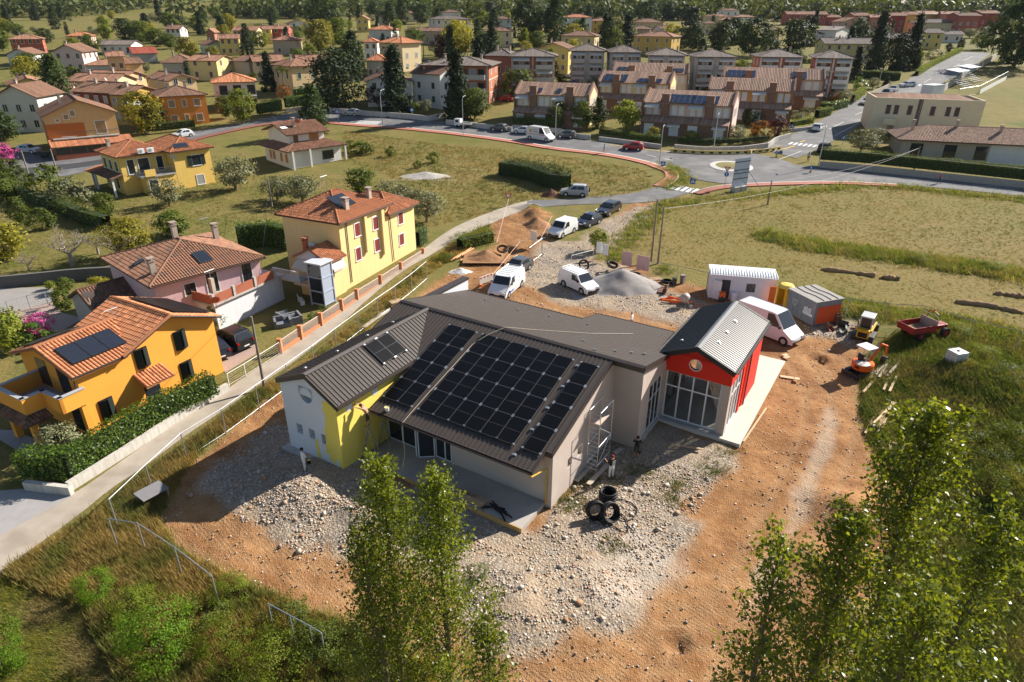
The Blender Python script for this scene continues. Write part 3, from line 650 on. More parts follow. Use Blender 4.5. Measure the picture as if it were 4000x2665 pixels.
# main block
GA = -13.88;FB = 26.55;mb = MB()
wallface(mb, Q(GA, FB,-.3),(0,1,0),(1,0,0),34.55-FB, fz(FB)+.1,[(28.43-FB,28.97-FB,1.8,2.47),(29.71-FB,30.28-FB,1.8,2.5)],[(34.55-FB, ZR+.1),(BR-FB, ZR+.15)],.35)
wallface(mb, Q(-21.05, FB+.1,-.3),(1,0,0),(0,-1,0), GA+21.05-.45, fz(FB)+.1)
wallface(mb, Q(-14.33, FB,-.3),(1,0,0),(0,-1,0),.45, fz(FB)+.1);wallface(mb, Q(-14.33, FB,-.3),(0,1,0),(-1,0,0),.1, fz(FB)+.1)
wallface(mb, Q(GA,34.55,-.3),(1,0,0),(0,-1,0),1.92, ZR+.05)
wallface(mb, Q(-11.96,34.55,-.3),(0,1,0),(1,0,0),4.25, bz(38.8)+.15,[(36.05-34.55,38.3-34.55,.75,4.27)],[(4.25, bz(38.8)+.18),(0, ZR+.1)],.12)
mb.build('taupe_wall', taupe, wl)
mb = MB()
for b0, b1 in ((28.43,28.97),(29.71,30.28)): mb.bx(GA-.36+OX, GA-.34+OX, b0+OY, b1+OY,1.5,2.2)
mb.build('window_pane', mat('primed_board',(.6,.58,.55),.8), wl)
mb = MB();mb.bx(AL+.2+OX,-12.3+OX,42.0+OY,42.2+OY,-.3,4.1);mb.bx(-20+OX,-12.3+OX,45.0+OY,45.2+OY,-.3,3.5);mb.bx(AL+.05+OX, AL+.2+OX,30+OY,42.2+OY,-.3,4.2);mb.build('rear_wall', taupe, wl)
# rear parapet wing
MB().bx(-31.6+OX,-31.1+OX,37.4+OY,42.6+OY,3.5,5.3).build('parapet_wall', whitew, wl);MB().bx(-31.7+OX,-31.05+OX,37.2+OY,42.7+OY,5.3,5.46).build('parapet_coping', fasc, wl)
# porch glazing: framed doors
fr = mat('white_window_frame',(.68,.7,.72),.4)
def leaf(name, p, q_, z0, z1, parent, bars=(), fw=.07, pane=glass, hb=()):
    p, q_ = Vector((*p,0)), Vector((*q_,0));d = q_-p;W = d.length;ang = math.atan2(d.y, d.x)
    o = obj(name, None, parent,(p.x, p.y,0),(0,0, ang));mb = MB()
    mb.bx(0, fw,-.035,.035, z0, z1);mb.bx(W-fw, W,-.035,.035, z0, z1);mb.bx(fw, W-fw,-.034,.034, z0, z0+fw);mb.bx(fw, W-fw,-.034,.034, z1-fw, z1)
    for b in bars: mb.bx(b-fw/2, b+fw/2,-.033,.033, z0+fw, z1-fw)
    for h in hb: mb.bx(fw, W-fw,-.032,.032, h-fw/2, h+fw/2)
    o.data = None
    mb.build('frame', fr, o);MB().bx(fw*.5, W-fw*.5,-.008,.008, z0+fw*.5, z1-fw*.5).build('pane', pane, o);return o
Y0 = 26.68
for a0, a1, br in ((-26.3,-23.95,(1.2,)),(-22.35,-21.08,(.75,))): leaf('glazed_window', Q(a0, Y0,0)[:2], Q(a1, Y0,0)[:2],.17,2.75, bld, br)
leaf('open_door', Q(-23.95, Y0,0)[:2], Q(-23.35, Y0-.75,0)[:2],.2,2.5, bld);leaf('open_door', Q(-23.2, Y0-.75,0)[:2], Q(-22.35, Y0-.1,0)[:2],.2,2.5, bld)
MB().bx(-26.35+OX,-21.0+OX, Y0-.03+OY, Y0+.05+OY,2.75,3.7).build('door_lintel', taupe, wl)
MB().bx(-26.3+OX,-21.1+OX,27.0+OY,29+OY,.1,.15).build('inner_floor', mat('dark_interior',(.06,.06,.06),.8), wl)
# slabs
slabm = mat('screed',(.4,.365,.325),.85, var=.1, vs=.8, stain=((.34,.31,.285),.6))
MB().bx(-26.2+OX,-14.3+OX,23.98+OY,26.66+OY,-.35,.14).build('porch_slab', slabm, bld)
MB().bx(-26.2+OX,-14.28+OX,23.9+OY,23.96+OY,-.3,.15).build('formwork_board', mat('shuttering',(.5,.3,.1),.8, var=.15), bld)
MB().bx(-12.1+OX,-6.25+OX,38.4+OY,52.3+OY,-.35,.2).build('entrance_slab', mat('pale_screed',(.56,.51,.44),.85, var=.08, vs=.8), bld, bevel=.02)
MB().bx(-12.3+OX,-11.9+OX,35.6+OY,38.9+OY,-.35,.42).build('window_kerb', conc, bld);MB().bx(-12.0+OX,-7.6+OX,38.5+OY,38.95+OY,.1,.27).build('window_kerb', conc, bld)
# red entrance block
ent = obj('entrance_block', None, bld);TA0, TA1, TR_, TB0, TB1, TE, TT = -12.0,-7.5,-9.9,38.78,47.2,5.27,6.374
TF, TK, E0, E1 = 38.38,47.5,-12.43,-7.31;s0 = (TT-TE)/(TR_-E0);s1 = (TT-TE)/(E1-TR_)
mb = MB();wallface(mb, Q(TA0, TB0,3.99),(1,0,0),(0,-1,0), TA1-TA0, TE-3.99-.05,(),[(TA1-TA0, TE-3.99),(TR_-TA0, TT-3.99+.0),(0, TE-3.99)],.3)
mb = MB();H_ = TE-3.99-.0
wallface(mb, Q(TA0, TB0,3.99),(1,0,0),(0,-1,0), TA1-TA0,1.6,(),(),.3,[(-9.97-TA0,4.86-3.99,.42)])
mb.v = [(x, y, min(z, TT-.08-(s0*(TR_-(x-OX)) if x-OX < TR_ else s1*((x-OX)-TR_)))) for x, y, z in mb.v]
mb.add([Q(TA0, TB0,5.59), Q(TA1, TB0,5.59), Q(TR_, TB0, TT-.08)],[(0,1,2)]);mb.v = [(x, y, min(z, TT-.08-(s0*(TR_-(x-OX)) if x-OX < TR_ else s1*((x-OX)-TR_)))) for x, y, z in mb.v]
mb.add([Q(TA0, TB0,3.99), Q(TA1, TB0,3.99), Q(TA1, TB0+.5,3.99), Q(TA0, TB0+.5,3.99)],[(3,2,1,0)])
mb.add([Q(TA1, TB0,3.99), Q(TA1,42.2,3.99), Q(TA1,42.2, TE-.08), Q(TA1, TB0, TE-.08)],[(0,1,2,3)])
wallface(mb, Q(TA1,42.2,.1),(0,1,0),(1,0,0), TB1-42.2, TE-.18,[(.45,1.0,.0,4.6)],(),.3);mb.add([Q(TA1,42.2,.1), Q(TA1-.6,42.2,.1), Q(TA1-.6,42.2, TE-.1), Q(TA1,42.2, TE-.1)],[(0,1,2,3)])
mb.bx(TA1-.32+OX, TA1-.3+OX,42.6+OY,43.3+OY,.1,4.8)
mb.add([Q(TA0, TB0,4.6), Q(TA0, TB1,4.2), Q(TA0, TB1, TE-.05), Q(TA0, TB0, TE-.05)],[(3,2,1,0)]);mb.add([Q(TA0, TB1,.1), Q(TA1, TB1,.1), Q(TA1, TB1, TE), Q(TR_, TB1, TT-.1), Q(TA0, TB1, TE)],[(4,3,2,1,0)])
mb.build('red_wall', redw, ent)
MB().cyl(Q(-9.97, TB0+.3,4.86),.42,.02,24, 'y').build('porthole_pane', cglass, ent)
mb = MB();ring = [(-9.97+.41*math.cos(t*math.pi/12)+OX, TB0+.02+OY,4.86+.41*math.sin(t*math.pi/12)) for t in range(24)];mb.tube(ring,.035,6, closed=True);mb.build('porthole_ring', white, ent)
MB().bx(-8.05+OX, TA1+OX-.0, TB0+.0+OY, TB0+.52+OY,.1,3.99).build('corner_column', taupe, ent)
MB().bx(TA0-.1+OX, TA0+.1+OX, TB0-.02+OY, TB0+.2+OY,.1,4.4).build('corner_column', taupe, ent)
leaf('entrance_glazing', Q(-11.88, TB0+.2,0)[:2], Q(-8.07, TB0+.2,0)[:2],.27,3.98, ent,(.95,1.9,2.85),.1, cglass,(2.8,))
leaf('side_glazing', Q(-12.02,36.05,0)[:2], Q(-12.02,38.3,0)[:2],.45,3.97, ent,(.75,1.5),.08, cglass,(2.8,))
leaf('side_glazing', Q(TA1-.12, TB0+.55,0)[:2], Q(TA1-.12,42.15,0)[:2],.27,3.97, ent,(.9,1.8,2.6),.1, cglass,(2.8,))
mb = MB();mb.bx(-12+OX, TA1-.7+OX,46.9+OY,47+OY,.2,3.2);mb.bx(-16+OX,-15.9+OX,36+OY,44.8+OY,.2,3.3);mb.bx(-16+OX,-12.2+OX,35.4+OY,35.5+OY,.2,4.4);mb.build('inner_wall', mat('interior_plaster',(.55,.53,.48),.9), ent)
MB().bx(-16+OX,-12.12+OX,34.7+OY,47+OY,.1,.19).build('inner_floor', mat('interior_screed',(.4,.37,.32),.85, var=.1), ent)
MB().bx(-14.5+OX,-13+OX,44+OY,44.1+OY,.2,2.6).build('inner_door', mat('teal_door',(.02,.16,.16),.5), ent)
mb = MB();mb.slab([Q(TR_, TF, TT), Q(E1, TF, TE), Q(E1, TK, TE), Q(TR_, TK, TT)],.1);mb.slab([Q(TR_, TF, TT), Q(TR_, TK, TT), Q(E0, TK, TE), Q(E0, TF, TE)],.1);mb.build('entrance_roof', roofk, roof)
seamset(36, lambda i: (Q(TR_+.1, TF+.14+i*.26, TT-s1*.1), Q(E1, TF+.14+i*.26, TE)), roofk);seamset(36, lambda i: (Q(TR_-.1, TF+.14+i*.26, TT-s0*.1), Q(E0, TF+.14+i*.26, TE)), roofk)
cap((Q(TR_, TF, TT), Q(TR_, TK, TT)),.2, mat('grey_flashing',(.16,.16,.165),.35,.2))
for p, q_, h in ((Q(E0, TF, TE), Q(TR_, TF, TT),.36),(Q(TR_, TF, TT), Q(E1, TF, TE),.36),(Q(E1, TF, TE), Q(E1, TK, TE),.2),(Q(E0, TK, TE), Q(E0, TF, TE),.2),(Q(TR_, TK, TT), Q(E0, TK, TE),.3),(Q(E1, TK, TE), Q(TR_, TK, TT),.3)): board(p, q_, h,.06, mat('black_flashing',(.02,.02,.021),.45), 'fascia', roof,.04)
for e in (E0-.12, E1+.12): MB().ext([(e+OX+p[0], TE-.02+p[1]) for p in P], 'y', TF+.05+OY, TK+OY).build('gutter', fasc, roof)
MB().tube([Q(TA1+.07,43.6,.15), Q(TA1+.07,43.6,4.9), Q(E1+.12,43.6,5.15)],.05,8).build('downpipe', fasc, ent)
MB().tube([Q(-14.4,24.95,3.1), Q(-14.35,25.0,2.95), Q(-14.2,26.2,2.75), Q(-14.2,26.45,2.6), Q(-14.2,26.45,.2)],.05,8).build('downpipe', mat('taped_downpipe',(.5,.33,.03),.6, var=.4, vs=4), bld)
# solar panels: each one a part, its frame a sub-part
PL, PW = 1.855,1.136;TLT = math.atan(SLF)
def panel_meshes(L_, W_):
    c = MB().bx(-W_/2, W_/2,-L_/2, L_/2,0,.035).mesh('solar_panel', pvm);f = MB();w_ = .008
    f.bx(-W_/2-.004,-W_/2+w_,-L_/2, L_/2,.0,.041);f.bx(W_/2-w_, W_/2+.004,-L_/2, L_/2,.0,.041);f.bx(-W_/2, W_/2,-L_/2-.004,-L_/2+w_,.0,.0405);f.bx(-W_/2, W_/2, L_/2-w_, L_/2+.004,.0,.0405);f.bx(-W_/2+.02, W_/2-.02,-.007,.007,.03,.037)
    return c, f.mesh('panel_frame', pvf)
PC, PF = panel_meshes(PL, PW)
clampm = MB().bx(-.06,.06,-.05,.05,-.02,.06).mesh('clamp', alu)
def pv(a, b):
    o = obj('solar_panel', PC, bld, Q(a, b, fz(b)+.1),(TLT,0,0));obj('panel_frame', PF, o)
    for dx in (-.57,.57): obj('clamp', clampm, o,(dx,-.88,0));obj('clamp', clampm, o,(dx,.88,0))
PITB = (33.13-25.99)/4
for c0, n in ((-25.85,2),(-23.03,6),(-15.55,1)):
    for i in range(n):
        for j in range(4): pv(c0+.575+i*1.15,33.13-PITB*(j+.5))
th = math.atan((WZ-WRZ)/(WRr-WR))
c2, f2 = panel_meshes(1.75,1.1)
for k in range(2):
    o = obj('solar_panel', c2, bld, Q(-27.6,29.05-1.13*k, WZ-wsl*(1.0)+.1),(0, th, math.pi/2));o.rotation_mode = 'ZYX'
    o.matrix_local = Matrix.Translation(Q(-27.55,28.9-1.13*k, WZ-wsl*1.05+.1)) @ Matrix.Rotation(th,4, 'Y') @ Matrix.Rotation(math.pi/2,4, 'Z');obj('panel_frame', f2, o)
    for dx in (-.52,.52): obj('clamp', clampm, o,(dx,-.92,0));obj('clamp', clampm, o,(dx,.92,0))
hook = MB().bx(-.11,.11,-.07,.07,0,.05).bx(-.05,.05,-.04,.04,.05,.09).mesh('anchor_plate', alu)
for a, b in ((-15.68,32.79),(-15.7,30.94),(-15.72,29.12),(-15.74,27.4),(-15.75,25.5)): obj('anchor_plate', hook, roof, Q(a, b, fz(b)+.03),(TLT,0,.3))
for a, b in ((-14.5,35.8),(-13.6,36.4),(-12.9,36.9),(-17.0,36.2),(-19,41),(-22,40.5),(-24.5,40),(-28,40.6),(-15.5,34.8)): obj('anchor_plate', hook, roof, Q(a, b, bz(b)+.03),(-math.atan(SLB),0,.5))
for b in (40.5,42.4,44.5): obj('anchor_plate', hook, roof, Q(TR_+.8, b, TT-s1*.8+.03),(0, math.atan(s1),0))
obj('anchor_plate', hook, roof, Q(TR_-1.6,40.2, TT-s0*1.6+.03),(0,-math.atan(s0),0))
for b in (23.5,26.2,29.0,31.6): obj('anchor_plate', hook, roof, Q(WR-1.2, b, WZ-wsl2*1.2+.03),(0,-math.atan(wsl2),.4))
# cable lying over the roof and down to the slab
cab = [Q(-15.5,41.5, bz(41.5)+.06), Q(-17.5,38.6, bz(38.6)+.05), Q(-20.5,35.6, bz(35.6)+.06), Q(-21.9, BR, ZR+.12), Q(-22.6,33.2, fz(33.2)+.16), Q(-23.15,32, fz(32)+.1), Q(-23.2,29.5, fz(29.5)+.1), Q(-23.28,27, fz(27)+.1), Q(-23.3,25.6, fz(25.6)+.08), Q(-23.3,24.85, ZE+.05), Q(-23.25,24.75,2.9), Q(-23.2,24.7,1.2), Q(-23.3,24.5,.2), Q(-23.9,24.2,.2)]
cb = MB();cb.tube(cab,.018,5);o = cb.build('extension_cable', mat('pale_cable',(.6,.52,.4),.6), None);o.matrix_world = bld.matrix_basis
o.location = bld.location;o.rotation_euler = bld.rotation_euler
tag(o, 'pale extension cable lying over the brown roof beside the solar panels', 'cable')
# ------------------------------------------------------------------ houses
def tilemat(name, c, c2, scale=1.2):
    if name in _M: return _M[name]
    m = mat(name, c,.85, var=.16, vs=1.1, rnd=.0, stain=(c2, scale));t = m.node_tree;L = t.links.new;b = t.nodes['Principled BSDF']
    a = nd(t, 'ShaderNodeAttribute', attribute_name='rnd');mr = nd(t, 'ShaderNodeMapRange');mr.inputs[3].default_value = .72;mr.inputs[4].default_value = 1.28;L(a.outputs['Fac'], mr.inputs[0])
    s = nd(t, 'ShaderNodeVectorMath', operation='SCALE');f = b.inputs['Base Color'].links[0].from_socket;L(f, s.inputs[0]);L(mr.outputs[0], s.inputs[3]);L(s.outputs[0], b.inputs['Base Color']);return m
RT = {'terra': tilemat('terracotta_tile',(.43,.165,.075),(.33,.14,.075)), 'brown': tilemat('weathered_brown_tile',(.2,.105,.066),(.13,.085,.062)), 'aged': tilemat('aged_tile',(.3,.15,.09),(.2,.12,.085)),
      'pink': tilemat('pale_mottled_tile',(.4,.25,.175),(.24,.15,.11),3.), 'grey': tilemat('grey_brown_tile',(.17,.135,.115),(.13,.11,.1)), 'orange': tilemat('orange_tile',(.5,.2,.09),(.42,.18,.09)), 'red': tilemat('red_sheet',(.3,.06,.035),(.22,.09,.06),2)}
def plane_axes(P):
    P = [Vector(p) for p in P];E = (P[1]-P[0]);E.z *= 1;E = E.normalized();n = (P[1]-P[0]).cross(P[2]-P[1]).normalized()
    if n.z < 0: n = -n
    S = n.cross(E).normalized()
    if S.z < 0: S = -S
    return P[0], E, S, n
def tile_plane(P, cw=.24, cl=.36, lift=.02):
    """barrel tiles over a roof plane;the first edge of P is the eave. Returns tile frames (matrices)"""
    O, E, S, n = plane_axes(P);p2 = np.array([((Vector(p)-O).dot(E),(Vector(p)-O).dot(S)) for p in P])
    u0, u1 = p2[:,0].min(), p2[:,0].max();s1 = p2[:,1].max();uu = np.arange(u0+cw/2, u1, cw);ss = np.arange(0, s1, cl);U, Sg = np.meshgrid(uu, ss)
    ok = inside(p2, U.ravel(), Sg.ravel()+cl*.5);U, Sg = U.ravel()[ok], Sg.ravel()[ok]
    return O, E, S, n, U, Sg
TP_V = np.array([(x, y, z) for y, lf in ((-.02,.045),(.38,.012)) for x, z in ((-.115,0),(-.075,.05),(0,.075),(.075,.05),(.115,0)) for z in (z+lf,)])
TP_F = np.array([(0,1,6,5),(1,2,7,6),(2,3,8,7),(3,4,9,8)])
def tiles_mesh(P, name, m, parent, singles=0, cw=.24, cl=.36):
    O, E, S, n, U, Sg = tile_plane(P, cw, cl);k = len(U)
    if not k: return
    M3 = np.array([E, S, n]);pos = np.array(O)+U[:, None]*np.array(E)+Sg[:, None]*np.array(S)
    pv = TP_V*np.array([cw/.24, cl/.36,1]);rv = np.random.default_rng(k).random(k)
    if singles:
        order = np.argsort(Sg)[:singles];me = npmesh('roof_tile', pv, TP_F, m, np.full(10,.5));R4 = Matrix((E, S, n)).transposed().to_4x4()
        for i in order:
            o = obj('roof_tile', me, parent);o.matrix_local = Matrix.Translation(pos[i]) @ R4 @ Matrix.Rotation(random.uniform(-.02,.02),4, 'Z')
        keep = np.ones(k, bool);keep[order] = False;pos = pos[keep];rv = rv[keep];k = len(pos)
        if not k: return
    jit = (np.random.default_rng(3).random((k,1,1))-.5)*.012
    V = (pos[:, None]+(pv@M3)[None]+jit*np.array(n)).reshape(-1,3);F = (TP_F[None]+(np.arange(k)*10)[:, None, None]).reshape(-1,4)
    o = obj(name, npmesh(name, V, F, m, np.repeat(rv,10)), parent);o['kind'] = 'stuff'
def corrug(P, m, parent, cw=.3, h=.06, name='tile_rows'):
    """far roofs: one rounded row of tiles per column, clipped to the plane"""
    O, E, S, n = plane_axes(P);p2 = np.array([((Vector(p)-O).dot(E),(Vector(p)-O).dot(S)) for p in P]);V = [];F = [];rv = []
    for u in np.arange(p2[:,0].min()+cw/2, p2[:,0].max(), cw):
        xs_ = []
        for i in range(len(p2)):
            (a0, b0),(a1, b1) = p2[i], p2[(i+1) % len(p2)]
            if (a0-u)*(a1-u) < 0: xs_.append(b0+(b1-b0)*(u-a0)/(a1-a0))
        if len(xs_) < 2 or max(xs_)-min(xs_) < .2: continue
        k = len(V)
        for s_ in (min(xs_), max(xs_)):
            for du, dz in ((-cw*.42,.0),(0, h),(cw*.42,0)): V.append(tuple(O+E*(u+du)+S*s_+n*dz))
        F += [(k, k+1, k+4, k+3),(k+1, k+2, k+5, k+4)];rv += [random.random()]*6
    if V: o = obj(name, npmesh(name, V, F, m, rv), parent);o['kind'] = 'stuff'
def roof_planes(kind, L, W, H, rise, ov):
    a, b, c, d = -ov, L+ov,-ov, W+ov;z = H;
    if kind == 'gx':
        m = W/2;k = rise/(m);e = z-ov*k;t = z+rise
        return [[(a, c, e),(b, c, e),(b, m, t),(a, m, t)],[(b, d, e),(a, d, e),(a, m, t),(b, m, t)]],[((a, m, t),(b, m, t))], {'left': [(m, t-H)], 'right': [(m, t-H)]}
    if kind == 'gy':
        m = L/2;k = rise/m;e = z-ov*k;t = z+rise
        return [[(a, d, e),(a, c, e),(m, c, t),(m, d, t)],[(b, c, e),(b, d, e),(m, d, t),(m, c, t)]],[((m, c, t),(m, d, t))], {'front': [(m, t-H)], 'back': [(m, t-H)]}
    if kind == 'sx':                                                   # single pitch rising to the back
        k = rise/W;return [[(a, c, z-ov*k),(b, c, z-ov*k),(b, d, z+rise+ov*k),(a, d, z+rise+ov*k)]],[], {'left': [(0 if False else W, rise)], 'right': [(W, rise)]}
    e = z;t = z+rise;r = min(L, W)/2+ov
    if L >= W: p, q_ = (a+r, W/2, t),(b-r, W/2, t)
    else: p, q_ = (L/2, c+r, t),(L/2, d-r, t)
    C = [(a, c, e),(b, c, e),(b, d, e),(a, d, e)]
    if L >= W: pls = [[C[0], C[1], q_, p],[C[1], C[2], q_],[C[2], C[3], p, q_],[C[3], C[0], p]];hp = [(C[0], p),(C[3], p),(C[1], q_),(C[2], q_)]
    else: pls = [[C[0], C[1], p],[C[1], C[2], q_, p],[C[2], C[3], q_],[C[3], C[0], p, q_]];hp = [(C[0], p),(C[1], p),(C[2], q_),(C[3], q_)]
    return pls,[(p, q_)]+hp, {}
def ridgecaps(lines, m, parent, r=.11):
    mb = MB()
    for p, q_ in lines:
        if (Vector(p)-Vector(q_)).length > .05: mb.tube([(p[0], p[1], p[2]+.04),(q_[0], q_[1], q_[2]+.04)], r,6)
    if mb.v: mb.build('ridge_tiles', m, parent)
SHUT = {'green': mat('green_shutter',(.03,.075,.05),.6), 'brown': mat('brown_shutter',(.16,.085,.04),.6), 'tan': mat('tan_shutter',(.36,.22,.1),.6), 'red': mat('red_shutter',(.2,.035,.03),.6),
        'grey': mat('grey_shutter',(.3,.3,.3),.6), 'white': mat('white_shutter',(.62,.63,.64),.5), 'dark': mat('dark_green_shutter',(.014,.022,.02),.5), 'orange': mat('timber_shutter',(.4,.17,.05),.6)}
surround = mat('window_surround',(.6,.57,.5),.8)
_WM = {}
def window(parent, M, w, h, kind='pane', colr='brown', sur=None):
    """framed opening in the local frame M (x along wall, z up,-y outwards): surround, pane or shutters"""
    key = (round(w,2), round(h,2), kind, colr, sur.name if sur else '')
    if key not in _WM:
        f = MB();t = .09;s_ = sur or surround
        f.bx(-w/2-t,-w/2,-.05,.02,-t, h+t);f.bx(w/2, w/2+t,-.05,.02,-t, h+t);f.bx(-w/2, w/2,-.05,.02, h, h+t);f.bx(-w/2-t-.04, w/2+t+.04,-.1,.02,-t,0);out = [('window', f.mesh('window', s_))]
        if kind in ('pane', 'open', 'door'):
            out.append(('pane', MB().bx(-w/2, w/2,-.015,.01,0, h).mesh('pane', glass)))
            g = MB();g.bx(-.025,.025,-.03,.01,0, h)
            for sx in (-1,1): g.bx(sx*w/2-.03, sx*w/2+.03,-.03,.01,.001, h-.001)
            out.append(('sash', g.mesh('sash', white if colr != 'dark' else SHUT['dark'])))
        if kind == 'shut':
            for sx in (-1,1):
                g = MB();c0 = sx*w/4;g.bx(c0-w/4+.01, c0+w/4-.01,-.035,.01,0, h)
                for i in range(1, int(h/.16)): g.bx(c0-w/4+.06, c0+w/4-.06,-.047,-.034, i*.16-.05, i*.16+.05)
                out.append(('shutter', g.mesh('shutter', SHUT[colr])))
        if kind == 'open':
            for sx in (-1,1): out.append(('shutter', MB().bx(min(sx*(w/2+.03), sx*(w+.03)), max(sx*(w/2+.03), sx*(w+.03)),-.1,-.055,0, h).mesh('shutter', SHUT[colr])))
        if kind == 'roll': out.append(('shutter', MB().bx(-w/2, w/2,-.02,.01,0, h).mesh('shutter', SHUT[colr])))
        if kind == 'dark': out = [('window', MB().bx(-w/2, w/2,-.03,.01,0, h).mesh('window', glass))]
        _WM[key] = out
    o = None
    for n, me_ in _WM[key]:
        c = obj(n, me_, o or parent)
        if o is None: o = c;o.matrix_local = M
    return o
def facem(L, W, face, u, z):
    """frame on a wall: u metres from the left end as seen from outside"""
    if face == 'f': return Matrix.Translation((u,0, z))
    if face == 'r': return Matrix.Translation((L, u, z)) @ Matrix.Rotation(math.pi/2,4, 'Z')
    if face == 'b': return Matrix.Translation((L-u, W, z)) @ Matrix.Rotation(math.pi,4, 'Z')
    return Matrix.Translation((0, W-u, z)) @ Matrix.Rotation(-math.pi/2,4, 'Z')
def chimney(parent, x, y, z0, z1, s=.45, m=None):
    c = MB().bx(x-s/2, x+s/2, y-s/2, y+s/2, z0, z1).build('chimney', m or mat('chimney_render',(.4,.33,.27),.9, var=.15), parent)
    k = MB();k.bx(x-s/2-.06, x+s/2+.06, y-s/2-.06, y+s/2+.06, z1, z1+.07)
    for dx in (-1,1):
        for dy in (-1,1): k.bx(x+dx*(s/2-.05)-.04, x+dx*(s/2-.05)+.04, y+dy*(s/2-.05)-.04, y+dy*(s/2-.05)+.04, z1+.07, z1+.25)
    k.bx(x-s/2-.08, x+s/2+.08, y-s/2-.08, y+s/2+.08, z1+.25, z1+.33);k.build('chimney_cap', m or mat('chimney_cap',(.33,.26,.21),.9), c)
def dish(parent, p, az=0., r=.4, m=None):
    prof = [(0,0)]+[(r*i/5,.22*r*(i/5)**2) for i in range(1,6)];mb = MB();n = 18;V = [(q_*math.cos(2*math.pi*k/n), q_*math.sin(2*math.pi*k/n), z) for q_, z in prof[1:] for k in range(n)]
    F = [(i*n+k, i*n+(k+1) % n,(i+1)*n+(k+1) % n,(i+1)*n+k) for i in range(4) for k in range(n)]+[tuple(range(n-1,-1,-1))]
    mb.add(V, F);mb.tube([(0, r*.9,.1),(0,0, r*.95)],.012,4);mb.xf(Matrix.Translation(p) @ Matrix.Rotation(az,4, 'Z') @ Matrix.Rotation(R(62),4, 'X'));mb.tube([(p[0], p[1], p[2]-.7), p],.03,5)
    return mb.build('satellite_dish', m or mat('dish_grey',(.5,.5,.49),.5), parent)
def aerial(parent, p, h=1.6):
    mb = MB();x, y, z = p;mb.tube([(x, y, z),(x, y, z+h)],.025,5);mb.tube([(x-.5, y, z+h),(x+.5, y, z+h)],.018,4)
    for i in range(6): mb.tube([(x-.45+i*.18, y-.22, z+h),(x-.45+i*.18, y+.22, z+h)],.01,4)
    mb.tube([(x, y-.4, z+h*.75),(x, y+.4, z+h*.75)],.018,4);mb.build('aerial', alu, parent)
def roofpanels(parent, P, n, m, s0, u0, pw=1.0, plen=1.65, mtl=None, gap=.03, rows=1, name='solar_panel', frame=pvf):
    O, E, S, nn = plane_axes(P);R4 = Matrix((E, S, nn)).transposed().to_4x4();mtl = mtl or pvm;O = O+nn*.09
    c = MB().bx(0, pw,0, plen,.06,.11).mesh(name, mtl);f = MB();f.bx(-.015,.012,0, plen,.05,.12);f.bx(pw-.012, pw+.015,0, plen,.05,.12);f.bx(0, pw,-.015,.012,.05,.119);f.bx(0, pw, plen-.012, plen+.015,.05,.119);f = f.mesh('panel_frame', frame)
    for j in range(rows):
        for i in range(n):
            o = obj(name, c, parent);o.matrix_local = Matrix.Translation(O+E*(u0+i*(pw+gap))+S*(s0+j*(plen+gap))) @ R4;obj('panel_frame', f, o)
pvblue = mat('blue_solar_cells',(.015,.025,.06),.2, spec=.5, var=.2)
thermal = mat('solar_collector_glass',(.02,.024,.035),.15, spec=.6, var=.15)
def awning(parent, x0, x1, y, z, d=1.1, drop=.55, m=None):
    mb = MB();mb.add([(x0, y, z),(x1, y, z),(x1, y-d, z-drop),(x0, y-d, z-drop),(x0, y-d, z-drop-.22),(x1, y-d, z-drop-.22)],[(0,3,2,1),(3,4,5,2)]);mb.build('awning', m or mat('striped_awning',(.5,.49,.45),.8, var=.1), parent)
def balcony(parent, x0, x1, z, d=1.2, solid=None, y=0., hgt=1.):
    b = MB().bx(x0, x1, y-d, y+.02, z-.16, z).build('balcony', conc, parent)
    if solid:
        mb = MB();mb.bx(x0, x1, y-d, y-d+.1, z, z+hgt);mb.bx(x0, x0+.1, y-d+.1, y, z, z+hgt);mb.bx(x1-.1, x1, y-d+.1, y, z, z+hgt);mb.build('parapet', solid, b)
    else:
        mb = MB();mb.tube([(x0, y, z+hgt),(x0, y-d+.04, z+hgt),(x1, y-d+.04, z+hgt),(x1, y, z+hgt)],.03,4)
        for i in range(int((x1-x0)/.14)+1): mb.bx(x0+i*.14-.01, x0+i*.14+.01, y-d+.03, y-d+.05, z, z+hgt)
        mb.build('railing', mat('dark_railing',(.06,.06,.06),.5), b)
